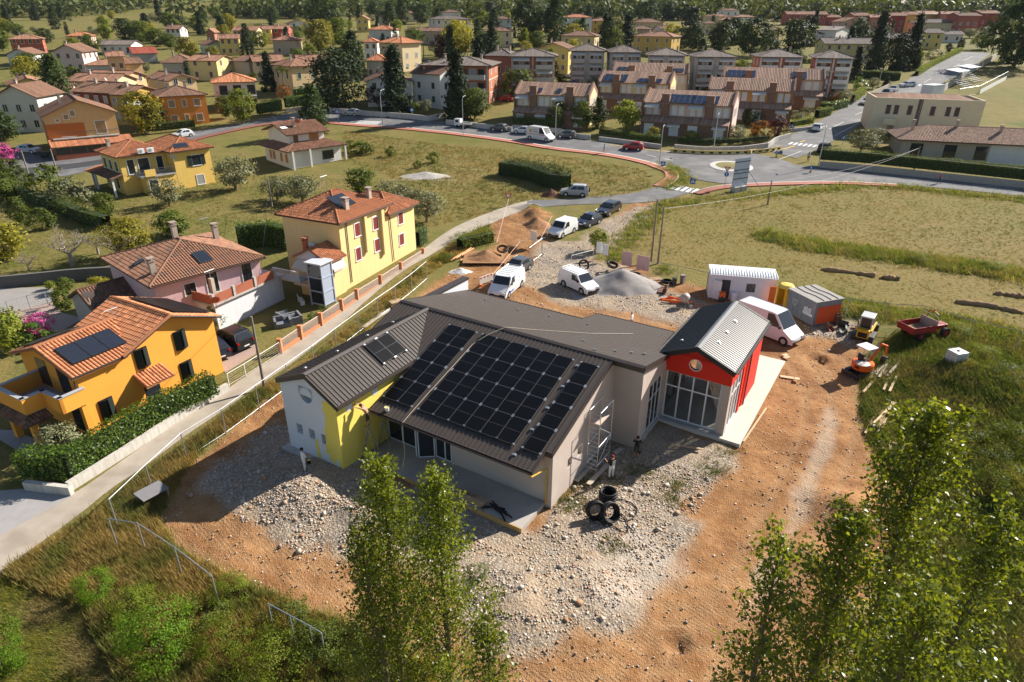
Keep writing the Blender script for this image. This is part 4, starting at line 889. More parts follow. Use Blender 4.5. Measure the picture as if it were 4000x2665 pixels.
def house(name, label, org, yaw, L, W, H, kind='gx', rise=1.5, ov=.5, wall=(.6,.5,.35), rt='aged', wins=(), auto=None, wcol='brown', wk='shut', chim=(), group=None, tiles='far', singles=0, base=-.6, cat='house', dishes=(), holes=None, z0=None, wallm=None):
    """a house: walls, roof (tile rows, ridge tiles), windows, chimneys;local x runs along the front, y to the back"""
    z = float(base_z(org[1])) if z0 is None else z0
    h = thing(name, label, cat,(org[0], org[1], z), yaw, group)
    wm = wallm or mat('plaster_%02d%02d%02d' % tuple(int(c*99) for c in wall), wall,.92, var=.05, vs=.7, bump=.05, bs=50, dirt=.12)
    pls, lines, gab = roof_planes(kind, L, W, H, rise, ov);mb = MB()
    for f, O, U, N, wd in (('front',(0,0, base),(1,0,0),(0,-1,0), L),('right',(L,0, base),(0,1,0),(1,0,0), W),('back',(L, W, base),(-1,0,0),(0,1,0), L),('left',(0, W, base),(0,-1,0),(-1,0,0), W)):
        tp = [(u, H-base+t-.06) for u, t in gab.get(f,[])]
        if kind == 'sx' and f == 'left': tp = [(0, H-base+rise-.06)]
        if kind == 'sx' and f == 'back': tp = [(L, H-base+rise-.06),(0, H-base+rise-.06)]
        wallface(mb, O, U, N, wd, H-base-.02,(),[(wd, H-base-.02)]+tp+[(0, H-base-.02)] if tp and kind == 'sx' and f == 'back' else tp)
    mb.build('walls', wm, h)
    rf = MB()
    for p in pls: rf.slab(p,.14)
    rfo = rf.build('roof', RT[rt], h)
    for i, p in enumerate(pls):
        if tiles == 'near': tiles_mesh(p, 'roof_tiles', RT[rt], rfo, singles if i == 0 else 0)
        elif tiles == 'far': corrug(p, RT[rt], rfo)
    if tiles: ridgecaps(lines, RT[rt], rfo)
    g = MB()
    for p in pls:
        e0, e1 = Vector(p[0]), Vector(p[1])
        if abs(e0.z-e1.z) < .01: g.tube([e0-Vector((0,0,.06)), e1-Vector((0,0,.06))],.06,5)
    g.build('gutter', mat('copper_gutter',(.1,.06,.045),.5), rfo)
    if auto:
        nf, ns, rows = auto;zs_ = [1.0+3.0*i for i in range(rows)]
        for zz in zs_:
            if zz+1.4 > H+.2: continue
            for fc, n, wd in (('f', nf, L),('r', ns, W),('l', ns, W)):
                for i in range(n): window(h, facem(L, W, fc, wd*(i+.5)/n, zz),.95,1.35, wk if (i+int(zz)) % 3 else 'pane', wcol)
    for wn in wins:
        fc, u, zz, ww, hh = wn[:5];k = wn[5] if len(wn) > 5 else wk;c = wn[6] if len(wn) > 6 else wcol
        window(h, facem(L, W, fc, u, zz), ww, hh, k, c)
    for c in chim: chimney(h, c[0], c[1], H-.3, c[2] if len(c) > 2 else H+rise+.4)
    for d_ in dishes: dish(h, d_[:3], d_[3] if len(d_) > 3 else 2.2)
    return h, pls, rfo
def house_px(name, label, t, e0, e1, H, W, **kw):
    """placed by the two ends of its visible front eave"""
    a, b = pt(t, *e0, H), pt(t, *e1, H);d = b-a
    if 'L' in kw: L = kw.pop('L')
    else: L = float(np.hypot(*d))
    return house(name, label, a, math.atan2(d[1], d[0]), L, W, H, **kw)
# ------------------------------------------------------------------ the houses beside the lane
def corner(o, dg): return np.array(o), R(dg)
OR = mat('orange_render',(.78,.34,.05),.9, var=.05, vs=.8, bump=.05, bs=50)
# orange house: gabled block B and a lower block A, roof terrace on the left
h1, pls, rf1 = house('orange_house', 'bright orange house with dark green shutters and clay tiled roof beside a laurel hedge',(-27.9,36.6), R(61),10.4,6.4,5.0, kind='gx', rise=1.15, ov=.45, rt='orange', wallm=OR, tiles=None, wins=())
for o in list(h1.children_recursive): bpy.data.objects.remove(o)
mb = MB();L, W, H = 10.4,6.4,5.0
wallface(mb,(0,0,-.6),(1,0,0),(0,-1,0), L, H+.55,[(4.0,5.15,.6,2.75)],[(L, H+.55),(6.85,6.35+.55),(3.3, H+.55)],.3)
wallface(mb,(L,0,-.6),(0,1,0),(1,0,0), W, H+.55);wallface(mb,(0, W,-.6),(0,-1,0),(-1,0,0), W, H+.55,(),[(W-3.2,6.1+.55)]);wallface(mb,(L, W,-.6),(-1,0,0),(0,1,0), L, H+.55,(),[(L-3.3, H+.55),(3.55,6.9)]);mb.build('walls', OR, h1)
A1 = [(-.45,-.45,4.86),(3.3,-.45,4.86),(5.0,3.2,6.12),(-.45,3.2,6.12)];A2 = [(3.4,6.85,4.86),(-.45,6.85,4.86),(-.45,3.2,6.12),(5.0,3.2,6.12)]
B1 = [(2.95,6.4,4.86),(2.95,-.5,4.86),(6.85,-.5,6.42),(6.85,6.4,6.42)];B2 = [(10.75,-.5,4.86),(10.75,6.4,4.86),(6.85,6.4,6.42),(6.85,-.5,6.42)]
mb = MB();[mb.slab(p,.14) for p in (A1, A2, B1, B2)];rf1 = mb.build('roof', RT['orange'], h1)
tiles_mesh(A1, 'roof_tiles', RT['orange'], rf1,120);tiles_mesh(A2, 'roof_tiles', RT['orange'], rf1);tiles_mesh(B1, 'roof_tiles', RT['orange'], rf1,180);tiles_mesh(B2, 'roof_tiles', RT['orange'], rf1)
ridgecaps([((-.45,3.2,6.12),(5,3.2,6.12)),((6.85,-.5,6.42),(6.85,6.4,6.42)),((2.95,-.5,4.9),(6.85,-.5,6.42))], RT['orange'], rf1)
g = MB()
for e in (A1, B1, B2): g.tube([e[0], e[1]],.07,6)
g.tube([(2.95,-.55,4.8),(6.85,-.55,6.36),(10.8,-.55,4.8)],.06,5);g.tube([(-.2,-.06,4.75),(-.2,-.06,0)],.05,6);g.build('gutter', fasc, rf1)
roofpanels(h1, A1,3,1,1.0,.75,1.18,1.9, thermal,.05, name='solar_collector', frame=pvk)
roofpanels(h1,[(10.75,-.5,4.9),(10.75,6.4,4.9),(6.85,6.4,6.46),(6.85,-.5,6.46)],6,1,.35,.7,.85,1.55, pvm,.02,2, frame=pvk);roofpanels(h1,[(3.4,6.85,4.9),(-.45,6.85,4.9),(-.45,3.2,6.16),(5,3.2,6.16)],4,1,.7,.1,.8,1.6, pvm,.02,1, frame=pvk)
def shutterwin(h, M, w=.95, hh=1.45):
    o = window(h, M, w, hh, 'dark', 'dark')
    for sx in (-1,1):
        g = MB();g.bx(0, w/2,-.022,.022,0, hh)
        for i in range(1, int(hh/.085)): g.bx(.04, w/2-.04,-.034,.034, i*.085-.025, i*.085+.02)
        c = obj('shutter', g.mesh('shutter', SHUT['dark']), o);c.location = (-sx*w/2*1.0,-.06,0);c.rotation_euler = (0,0,(-R(28) if sx > 0 else R(180+28)))
for u, z in ((7.45,3.45),(4.4,3.35),(1.25,.95),(7.4,.95)): shutterwin(h1, facem(L, W, 'f', u, z))
window(h1, facem(L, W, 'f',4.57,-.05),1.1,2.05, 'dark', 'dark')
for yy, zz, hh in ((1.6,2.95,2.0),(4.0,2.95,2.0),(1.4,.2,2.1)): window(h1, facem(L, W, 'l',6.4-yy, zz),1.2, hh, 'dark', 'dark')
C1 = [(3.45,-1.35,2.5),(5.65,-1.35,2.5),(5.65,.0,3.1),(3.45,.0,3.1)];mb = MB();mb.slab(C1,.1);cn = mb.build('door_canopy', RT['orange'], h1);tiles_mesh(C1, 'canopy_tiles', RT['orange'], cn)
PARP = [(0,4.7),(-2.6,4.7),(-2.6,1.65),(-1.4,1.6),(-1.4,-.3),(0,-.3)];mb = MB();mb2 = MB()
for p, q_ in zip(PARP[:-1], PARP[1:]):
    d = Vector((q_[0]-p[0], q_[1]-p[1],0));a = math.atan2(d.y, d.x);c = ((p[0]+q_[0])/2,(p[1]+q_[1])/2,3.35);mb.box(c,(d.length+.2,.2,1.1), a);mb2.box((c[0], c[1],3.93),(d.length+.28,.3,.06), a)
mb.build('terrace_parapet', OR, h1);mb2.build('parapet_coping', mat('grey_coping',(.36,.36,.38),.7), h1);MB().prism([(-2.5,1.7),(-1.3,1.6),(-1.3,-.2),(0,-.2),(0,4.6),(-2.5,4.6)],2.68,2.82).build('terrace_floor', paver, h1)
for x, y in ((-2.36,2.0),(-2.36,4.6),(-.15,-.12)): MB().bx(x-.2, x+.2, y-.2, y+.2,-.3,2.7).build('porch_pillar', OR, h1)
PR = [(-3.2,1.0,2.3),(-.3,1.0,2.3),(-.3,2.0,2.75),(-2.5,2.0,2.75)];PR2 = [(-3.2,5.4,2.3),(-3.2,1.0,2.3),(-2.5,2.0,2.75),(-2.5,5.4,2.75)]
mb = MB();mb.slab(PR2,.08);mb.slab([(-3.2,1.0,2.3),(-1.5,1.0,2.3),(-1.5,1.75,2.62),(-2.6,1.75,2.62)],.08);pr = mb.build('porch_roof', RT['brown'], h1);tiles_mesh(PR2, 'porch_tiles', RT['brown'], pr);tiles_mesh([(-3.2,1.0,2.3),(-1.5,1.0,2.3),(-1.5,1.75,2.62),(-2.6,1.75,2.62)], 'porch_tiles', RT['brown'], pr)
dish(h1,(5.4,6.6,7.0),2.5,.42);aerial(h1,(5.0,3.3,6.1),.7)
# pink house with terrace
PK = mat('pink_render',(.62,.42,.43),.9, var=.05, vs=.8, dirt=.1)
b2 = pt('E',1420,1505,4.4);e2 = pt('E',2350,1090,5.2);yw = R(48)
h2, pls, rf2 = house('pink_house', 'pale pink house with large brown tiled roof and brick-walled terrace', b2, yw,9.6,10.2,5.0, kind='hip', rise=1.75, ov=.45, rt='aged', wallm=PK, tiles='near', singles=300, chim=((.8,1.6,6.5),(5.8,8.6,7.2),(9.0,7.0,6.7)))
window(h2, facem(9.6,10.2, 'f',2.9,3.3),.95,1.0, 'pane', 'dark');window(h2, facem(9.6,10.2, 'f',4.9,2.9),1.0,2.0, 'pane', 'dark');window(h2, facem(9.6,10.2, 'f',8.2,2.9),.9,1.9, 'pane', 'dark')
roofpanels(h2, pls[0],1,1,1.3,5.0,1.1,1.7, thermal, name='solar_collector');roofpanels(h2, pls[3],1,1,1.0,5.5,.6,.9, glass, name='skylight', frame=pvk)
aerial(h2,(9.3,9.8,5.4),1.5)
# terrace garage in front of the pink house
OT = at(*px('I',2145,635));tg = thing('terrace_garage', 'white garage carrying a terrace with terracotta lattice parapet below the pink house', 'garage',(OT[0], OT[1],0), R(64.5))
MB().bx(-1.6,6.5,-.1,4.2,-.5,2.75).build('walls', mat('off_white_render',(.62,.62,.64),.9, dirt=.15), tg);MB().bx(-1.65,6.5,-.14,4.2,-.5,.35).build('stone_base', stonew, tg);MB().bx(-1.9,6.8,-.4,4.2,2.75,2.9).build('slab', conc, tg)
lat = mat('terracotta_lattice',(.34,.11,.06),.85, var=.2, vs=12)
for x0, x1, y0, y1 in ((-1.8,-1.68,-.2,3.2),(-1.6,.4,-.3,-.18),(.7,2.9,-.3,-.18),(3.2,5.4,-.3,-.18)): MB().bx(x0, x1, y0, y1,2.9,3.7).build('lattice_panel', lat, tg)
for x, y in ((-1.75,-.25),(.55,-.25),(3.05,-.25),(5.5,-.25),(-1.75,3.3)): MB().bx(x-.13, x+.13, y-.13, y+.13,2.9,3.85).build('post', conc, tg)
MB().bx(-.9,-.55,.6,.95,2.9,4.8).build('chimney', mat('chimney_render',(.4,.33,.27)), tg);dish(tg,(-1.9,-.7,3.4),2.6,.42, mat('rust_dish',(.35,.1,.06),.6));aerial(tg,(-.7,.8,4.8),.7)
mb = MB()
for i in range(9): mb.bx(-2.9,-1.9,.4+i*.26,.66+i*.26,-.3,.3+i*.29)
mb.build('outside_stair', conc, tg)
# low roofs behind the orange house
hl, _, _ = house('low_outbuilding', 'low outbuilding under a brown tiled roof beside the pink house', pt('I',880,495,2.6), R(52),5.6,5.0,2.6, kind='gx', rise=1.2, ov=.3, rt='brown', wall=(.45,.42,.38), tiles='near')
# tall yellow house
YH = mat('pale_yellow_render',(.72,.56,.26),.92, var=.04, vs=.6, dirt=.08);O3 = (-16.9,62.2)
h3, pls, rf3 = house('tall_yellow_house', 'tall pale yellow house with red shutters and solar collectors on its terracotta roof', O3, R(64.5),8.0,7.2,7.1, kind='hip', rise=1.9, ov=.5, rt='terra', wallm=YH, tiles='near', singles=300, z0=.35)
for u, z in ((2.5,2.5),(2.7,5.0),(5.7,2.5),(5.75,4.9)): window(h3, facem(8,7.2, 'f', u, z),.8,1.3, 'shut', 'red', white)
roofpanels(h3, pls[0],2,1,1.7,2.3,1.15,1.9, thermal, name='solar_collector', frame=pvk);chimney(h3,2.4,.9,6.9,8.6,.5);chimney(h3,6.6,1.2,6.9,8.7,.45);aerial(h3,(3.0,3.8,9),1.6)
mb = MB();mb.bx(3.6,4.0,-.35,.0,3.0,7.0);mb.bx(6.5,6.95,-.35,.0,1.9,7.0);mb.build('chimney_breast', YH, h3)
mb = MB();mb.tube([(1.0,-.08,7),(1.0,-.08,.6)],.05,6);mb.tube([(7.9,-.42,6.8),(7.9,-.1,6.2),(8.2,-.1,5.4),(8.4,-.1,.6)],.05,6);mb.build('downpipe', fasc, h3)
ac = MB().bx(-.5,-.1,3.0,3.9,3.9,4.6).build('air_conditioner', white, h3);MB().cyl((-.52,3.4,4.25),.26,.02,18, 'x').build('fan_grille', steel, ac)
h3b, pls, _ = house('yellow_annex', 'lower right half of the tall yellow house under its own hipped roof', L2 := (O3[0]+8.02*math.cos(R(64.5)), O3[1]+8.02*math.sin(R(64.5))), R(64.5),5.0,6.6,6.0, kind='hip', rise=1.5, ov=.5, rt='terra', wallm=YH, tiles='near', z0=.35)
for u, z in ((2.2,1.9),(2.3,4.3)): window(h3b, facem(5,6.6, 'f', u, z),.85,1.25, 'shut', 'red', white)
# gabled porch and lift shaft
an = thing('gabled_porch', 'small gabled porch with striped awnings at the side of the tall yellow house', 'porch',(*O3,.35), R(64.5));mb = MB();mb.bx(-2.6,-.1,-.2,3.4,-.4,2.4);mb.build('ground_floor', YH, an)
mb = MB();wallface(mb,(-2.65,3.4,2.4),(0,-1,0),(-1,0,0),3.6,1.6,(),[(1.8,2.5)]);wallface(mb,(-2.65,-.2,2.4),(1,0,0),(0,-1,0),2.6,1.6);mb.build('walls', mat('off_white_render'), an)
q1 = [(-2.9,-.6,3.9),(0,-.6,3.9),(0,1.6,5.0),(-2.9,1.6,5.0)];q2 = [(0,3.8,3.9),(-2.9,3.8,3.9),(-2.9,1.6,5.0),(0,1.6,5.0)];mb = MB();mb.slab(q1,.12);mb.slab(q2,.12);r_ = mb.build('roof', RT['terra'], an);tiles_mesh(q1, 'porch_tiles', RT['terra'], r_);tiles_mesh(q2, 'porch_tiles', RT['terra'], r_)
awn = mat('cream_awning',(.6,.55,.45),.85, var=.08)
awning(an,-2.4,-.5,-.2,3.7,.7,.6, awn);MB().bx(-2.4,-.4,-.26,-.2,2.5,3.6).build('brick_panel', mat('red_brick',(.33,.1,.05),.85, var=.2, vs=10), an)
for z in (3.8,2.2):
    mb = MB();mb.add([(-2.67,1.0, z),(-2.67,3.3, z),(-3.6,3.3, z-.6),(-3.6,1.0, z-.6),(-3.6,3.3, z-.85),(-3.6,1.0, z-.85)],[(0,1,2,3),(3,2,4,5)]);mb.build('awning', awn, an)
chimney(an,-2.3,2.4,4.2,5.6,.4, mat('red_brick'));MB().bx(-4.8,-3.6,1.4,4.6,2.2,2.36).build('balcony', conc, an)
mb = MB();[mb.bx(-4.8,-4.77,1.4+i*.14,1.43+i*.14,2.36,3.3) for i in range(23)];mb.bx(-4.82,-4.75,1.4,4.6,3.3,3.36);mb.build('railing', white, an)
lf = thing('lift_shaft', 'grey-blue steel and glass lift shaft standing in front of the gabled porch', 'lift shaft',(*(np.array(O3)+np.array([math.cos(R(64.5)), math.sin(R(64.5))])*-3.5+np.array([math.sin(R(64.5)),-math.cos(R(64.5))])*.1),.35), R(64.5))
blu = mat('pale_blue_steel',(.36,.41,.5),.5,.1);mb = MB()
for x in (-.75,.75):
    for y in (-.8,.8): mb.bx(x-.06, x+.06, y-.06, y+.06,-.4,4.2)
for z in (.1,1.4,2.8,4.1):
    mb.bx(-.75,.75,-.85,-.75, z, z+.12);mb.bx(-.75,.75,.75,.85, z, z+.12);mb.bx(-.8,-.7,-.74,.74, z+.002, z+.118);mb.bx(.7,.8,-.74,.74, z+.002, z+.118)
mb.build('frame', blu, lf);MB().bx(-.95,.95,-1,1,4.22,4.32).build('roof', mat('pale_sheet',(.5,.52,.55),.5), lf);mb = MB();mb.bx(-.76,-.74,-.74,.74,.2,4.1);mb.build('glass_panel', glass, lf);MB().bx(-.7,.7,-.79,-.77,.2,4.1).build('steel_panel', blu, lf);MB().bx(.74,.76,-.74,.74,.2,4.1).build('steel_panel', blu, lf)
# yellow house with balcony
YL = mat('strong_yellow_render',(.75,.5,.13),.92, var=.04, dirt=.08);a4 = pt('E',1580,220,5.6);b4 = pt('E',1945,165,5.6)
h4, pls, _ = house('yellow_house', 'yellow house with terracotta hipped roof, balcony and two air conditioners on the eave', a4, R(48.5),5.6,9.0,5.6, kind='hip', rise=1.5, ov=.55, rt='terra', wallm=YL, tiles='near')
window(h4, facem(5.6,9, 'f',3.3,3.2),1.3,1.5, 'open', 'dark', white);window(h4, facem(5.6,9, 'f',3.4,.3),1.1,1.4, 'roll', 'grey', white);roofpanels(h4, pls[0],1,1,.7,1.2,2.0,1.1, thermal, name='solar_collector')
yb = R(48.5);o4 = np.array(a4)+np.array([-math.cos(yb)*6.6,-math.sin(yb)*6.6])+np.array([-math.sin(yb), math.cos(yb)])*2.4
h4b, pls, _ = house('yellow_house_wing', 'left wing of the yellow house with dark shutters above a tiled lean-to', o4, yb,6.58,7.2,5.6, kind='hip', rise=1.5, ov=.55, rt='terra', wallm=YL, tiles='near', chim=((.9,5.5,7.1),))
for u, ww in ((1.4,.9),(3.2,1.5),(5.5,.9)): window(h4b, facem(6.58,7.2, 'f', u,2.95), ww,2.0, 'pane', 'dark', white)
for u in (1.3,3.4,5.6): window(h4b, facem(6.58,7.2, 'l', u,3.3),.95,1.4, 'shut', 'green', white)
for u in (2.0,4.6): window(h4b, facem(6.58,7.2, 'l', u,.7),.95,1.4, 'pane', 'dark', white)
balcony(h4b,1.6,6.6,2.75,2.6);MB().bx(2.1,3.6,-2.7,-2.5,2.75,3.7).build('balcony_wall', YL, h4b);MB().bx(2.2,6.56,-2.4,-.02,-.5,2.6).build('ground_floor', YL, h4b);window(h4b, Matrix.Translation((3.1,-2.4,.1)),1.2,2.1, 'pane', 'dark', white)
for x, y in ((3.0,-.6),(4.3,-.7)):
    c = MB().bx(x-.45, x+.45, y-.15, y+.2,5.75,6.4).build('air_conditioner', white, h4b);MB().cyl((x-.1, y-.16,6.08),.25,.02,16, 'y').build('fan_grille', steel, c)
dish(h4b,(6.5,-2.6,5.0),2.4,.4);q1 = [(-1.7,7.2,2.6),(-1.7,-.2,2.6),(0,-.2,3.1),(0,7.2,3.1)];mb = MB();mb.slab(q1,.1);r_ = mb.build('lean_to_roof', RT['brown'], h4b);tiles_mesh(q1, 'lean_to_tiles', RT['brown'], r_)
for y in (.2,7): MB().bx(-1.6,-1.35, y-.1, y+.15,-.5,2.6).build('post', white, h4b)
q1 = [(-1.9,9.8,2.6),(-1.9,7.3,2.6),(1.5,7.3,3.2),(1.5,9.8,3.2)];mb = MB();mb.slab(q1,.1);r_ = mb.build('carport_roof', RT['terra'], h4b);tiles_mesh(q1, 'carport_tiles', RT['terra'], r_);MB().bx(-1.7,-1.4,7.5,7.8,-.5,2.6).build('post', conc, h4b)
# white house with two tiers of brown roof
a5 = pt('B',450,1390,3.0);WH = mat('white_render',(.68,.66,.62),.92, var=.05, dirt=.12)
h5, pls, _ = house('white_house', 'white house with two tiers of brown tiled roof and tan shutters standing in a lawn', pt('B',310,1395,2.9), R(45),9.6,9.0,3.0, kind='hip', rise=1.7, ov=.9, rt='aged', wallm=WH, tiles='near')
window(h5, facem(9.6,9, 'f',7.0,.8),2.2,1.5, 'pane', 'dark');
for u in (2.0,3.2,5.8,7.6): window(h5, facem(9.6,9, 'l', u,.9),.8,1.4, 'shut', 'orange')
for x in (.0,3.2): MB().bx(x-.15, x+.15,-1.0,-.75,-.5,3.0).build('porch_post', WH, h5)
MB().bx(9.9,10.2,-.9,-.65,-.5,3.0).build('porch_post', WH, h5)
o5 = np.array(pt('B',310,1395,2.9))+np.array([math.cos(R(45)), math.sin(R(45))])*1.2+np.array([-math.sin(R(45)), math.cos(R(45))])*2.0
h5b, pls, _ = house('white_house_attic', 'upper storey of the white house with timber shutters under a low tiled roof', o5, R(45),6.6,7.4,5.4, kind='gx', rise=1.1, ov=.8, rt='aged', wallm=WH, tiles='near', chim=((2.2,2.0,7.2),))
window(h5b, facem(6.6,7.4, 'f',4.6,3.9),1.8,1.1, 'shut', 'orange');window(h5b, facem(6.6,7.4, 'f',1.2,3.4),.9,1.9, 'shut', 'brown');dish(h5b,(2.6,1.4,6.9),2.4,.45, mat('rust_dish'));roofpanels(h5b, pls[0],1,1,2.2,.4,1.2,.9, white, name='skylight')
# ------------------------------------------------------------------ the village
VG = 'houses of the village'
def V_(label, t, e0, e1, H, W, kind, rise, rt, wall, auto=(3,2,2), wk='shut', wcol='brown', name='village_house', chim=1, ov=.5, L=None, dsh=0, flipw=False):
    kw = dict(kind=kind, rise=rise, rt=rt, wall=wall, auto=auto, wk=wk, wcol=wcol, group=VG, ov=ov)
    if L: kw['L'] = L
    a, b = pt(t, *e0, H), pt(t, *e1, H);LL = L or float(np.hypot(*(b-a)));c = []
    if chim: c = [(LL*.3, W*.42, H+rise+.5)]+([(LL*.72, W*.6, H+rise+.5)] if chim > 1 else [])
    return house_px(name, label, t, e0, e1, H, W, chim=c, dishes=[(LL*.5, W*.5, H+rise+.5)] if dsh else (), **kw)
CR, PE, WT, GY, YE, PKK, OC = (.62,.5,.3),(.62,.4,.2),(.66,.64,.6),(.42,.4,.36),(.68,.5,.15),(.58,.4,.34),(.5,.32,.08)
h, p, _ = V_('orange and peach house with wide gable and red veranda roof by the road', 'A',(395,1062),(1045,1000),7.0,11, 'gy',2.3, 'brown',(.66,.4,.17), None, dsh=1)
Lh = float(np.hypot(*(pt('A',1045,1000,7)-pt('A',395,1062,7))));MB().bx(-.06, Lh*.52,-.06,10.9,-.6,5.4).build('orange_render', mat('burnt_orange_render',(.5,.14,.03),.9, var=.06), h)
for u, z, w_, hh in ((Lh*.27,3.2,2.1,2.0),(Lh*.75,3.3,1.6,2.2),(Lh*.3,6.1,.7,.8),(Lh*.4,6.6,.7,.9),(Lh*.17,5.8,.5,.4)): window(h, facem(Lh,11, 'f', u, z), w_, hh, 'shut', 'tan', white)
for u in (2,5,8): window(h, facem(Lh,11, 'l', u,3.4),1,1.5, 'shut', 'brown');window(h, facem(Lh,11, 'l', u,.6),1,1.5, 'shut', 'brown')
balcony(h,.4, Lh-.2,3.0,1.1);q1 = [(-.4,-4.2,2.1),(Lh+1.5,-4.2,2.1),(Lh+1.5,-.1,2.8),(-.4,-.1,2.8)];mb = MB();mb.slab(q1,.1);r_ = mb.build('veranda_roof', RT['terra'], h);corrug(q1, RT['terra'], r_)
mb = MB();[mb.bx(x-.1, x+.1,-4.0,-3.8,-.5,2.1) for x in np.linspace(0, Lh+1.2,6)];mb.build('veranda_posts', SHUT['brown'], h);MB().bx(0, Lh+1.2,-4.05,-3.95,-.5,.8).build('veranda_parapet', mat('red_brick'), h);MB().bx(.2, Lh+1,-3.9,-3.88,.8,2.0).build('veranda_glazing', glass, h)
h, p, _ = V_('vivid orange house with white-framed tan shutters behind a flowering fence', 'A',(1470,890),(1880,850),6.2,10, 'hip',1.5, 'brown',(.72,.25,.045), None, chim=2)
Lh = float(np.hypot(*(pt('A',1880,850,6.2)-pt('A',1470,890,6.2))))
for u, ww in ((.22,1.2),(.5,.7),(.79,1.2)):
    for z in (1.0,4.0): window(h, facem(Lh,10, 'f', Lh*u, z), ww,1.4, 'shut', 'tan', white)
for z in (3.0,0.2): awning(h,-6,-3.4,3, z+2.4,1.3,.8)
V_('ochre middle house of the row, with a balcony under brown tiles', 'A',(1000,860),(1165,872),6.2,9, 'gx',1.3, 'brown', OC,(2,1,2), 'pane');V_('dark red end house of the row, with striped awnings', 'A',(660,832),(1000,860),6.2,9, 'gx',1.5, 'brown',(.22,.045,.03),(4,2,2), 'pane', dsh=1, chim=2)
h, p, _ = V_('stone-grey villa with arched loggia and orange hipped roof', 'A',(1955,760),(2340,738),6.3,9, 'hip',1.6, 'orange',(.6,.55,.48), None);[window(h, facem(9,9, 'f', u, z),1.7,2.0, 'dark') for u in (2,5,8) for z in (.6,3.6)];balcony(h,.4,9,3.3,1.2);[window(h, facem(9,9, 'l', u,3.6),1,1.4, 'shut', 'brown') for u in (2,5)]
V_('peach gabled house with brown roof, first of two alike', 'A',(1130,712),(1330,668),5.2,11, 'gy',1.2, 'aged', PE,(2,3,2), 'pane', 'brown', dsh=1);V_('peach gabled house with brown roof beside the stone-grey villa', 'A',(1545,737),(1795,705),5.2,12, 'gy',1.3, 'aged',(.64,.46,.25),(2,3,2), 'pane', 'brown')
V_('beige bungalow with wide dark hipped roof and columned porch', 'A',(1490,578),(1775,570),4.6,11, 'hip',1.9, 'brown',(.45,.42,.34),(3,2,1), 'pane');V_('low white house under a red-brown hipped roof with dishes', 'A',(780,602),(1110,592),3.6,8, 'hip',1.4, 'aged', WT,(4,2,1), 'pane', dsh=1)
V_('small peach tower house with round blind', 'A',(985,515),(1130,507),7.2,6, 'gx',1.0, 'aged',(.62,.36,.2),(2,1,2), 'shut', 'brown');V_('peach side block with dark window next to the tower house', 'A',(1130,582),(1300,567),5.0,7, 'gx',1.2, 'brown', PE,(2,1,1), 'pane')
V_('pale pink gabled house with dark roof among trees', 'A',(480,472),(745,470),6.0,10, 'gy',1.9, 'brown',(.6,.46,.42),(3,3,2));V_('white cottage with brown roof at the village edge', 'A',(60,495),(290,492),3.6,9, 'gy',1.5, 'brown', WT,(3,2,1))
V_('long white shed with grey roof in the trees', 'A',(920,408),(1200,408),3.4,9, 'gx',1.2, 'grey', WT,(4,1,1), 'dark', chim=0);V_('barn with striped red metal roof', 'A',(1225,488),(1435,475),3.2,8, 'gx',1.6, 'red',(.4,.38,.34), None, chim=0, name='barn')
V_('pale green gabled cottage by a clipped hedge', 'A',(1920,410),(2080,400),3.6,10, 'gy',1.3, 'aged',(.52,.6,.47),(2,3,1), 'shut', 'green');V_('small yellow house above the pale green cottage', 'A',(2010,352),(2190,348),5.8,8, 'gx',1.2, 'aged', YE,(3,2,2));V_('long beige farmhouse on the upper edge of the village', 'A',(2140,277),(2354,277),6.0,9, 'gx',1.4, 'aged', CR,(6,2,2), dsh=1)
V_('white house half hidden by a dark conifer', 'A',(1520,264),(1650,264),5.5,8, 'gx',1.3, 'brown', WT,(3,2,2));V_('pink house with solar panel on terracotta hipped roof', 'A',(615,332),(830,327),5.2,9, 'hip',1.3, 'terra', PKK,(3,2,2));V_('red house with hipped roof on the far left of the village', 'A',(85,362),(380,352),5.4,9, 'hip',1.5, 'aged',(.38,.1,.06),(4,2,2), dsh=1)
V_('tiny brick house beside the tall dark cypress', 'A',(1895,292),(1965,292),4.5,6, 'gy',1.2, 'aged',(.34,.16,.1),(1,1,1));V_('yellow gabled house joined to a rough stone barn', 'A',(1985,557),(2140,522),5.4,9, 'gy',1.2, 'aged',(.72,.56,.24),(2,2,2));V_('rough stone barn joined to the yellow gabled house', 'A',(2140,555),(2285,570),4.6,9, 'gx',1.2, 'brown',(.4,.36,.3), None, chim=0, name='barn')
V_('yellow house with wide low gable next to the white gabled house', 'A',(75,777),(430,747),5.0,11, 'gy',1.3, 'aged', YE,(3,2,1), dsh=1);V_('white gabled house with dark openings next to the orange and peach house', 'A',(-50,882),(325,882),7.0,9, 'gy',2.0, 'brown',(.58,.54,.46),(3,2,2), 'pane');V_('long low white house under brown tiles behind the veranda house', 'A',(300,842),(640,826),4.6,7, 'gx',1.4, 'brown', WT,(5,1,1), dsh=1);V_('cream house under faded tiles behind the dark red end house', 'A',(620,738),(1040,757),4.8,8, 'gx',1.4, 'aged', CR,(5,2,1))
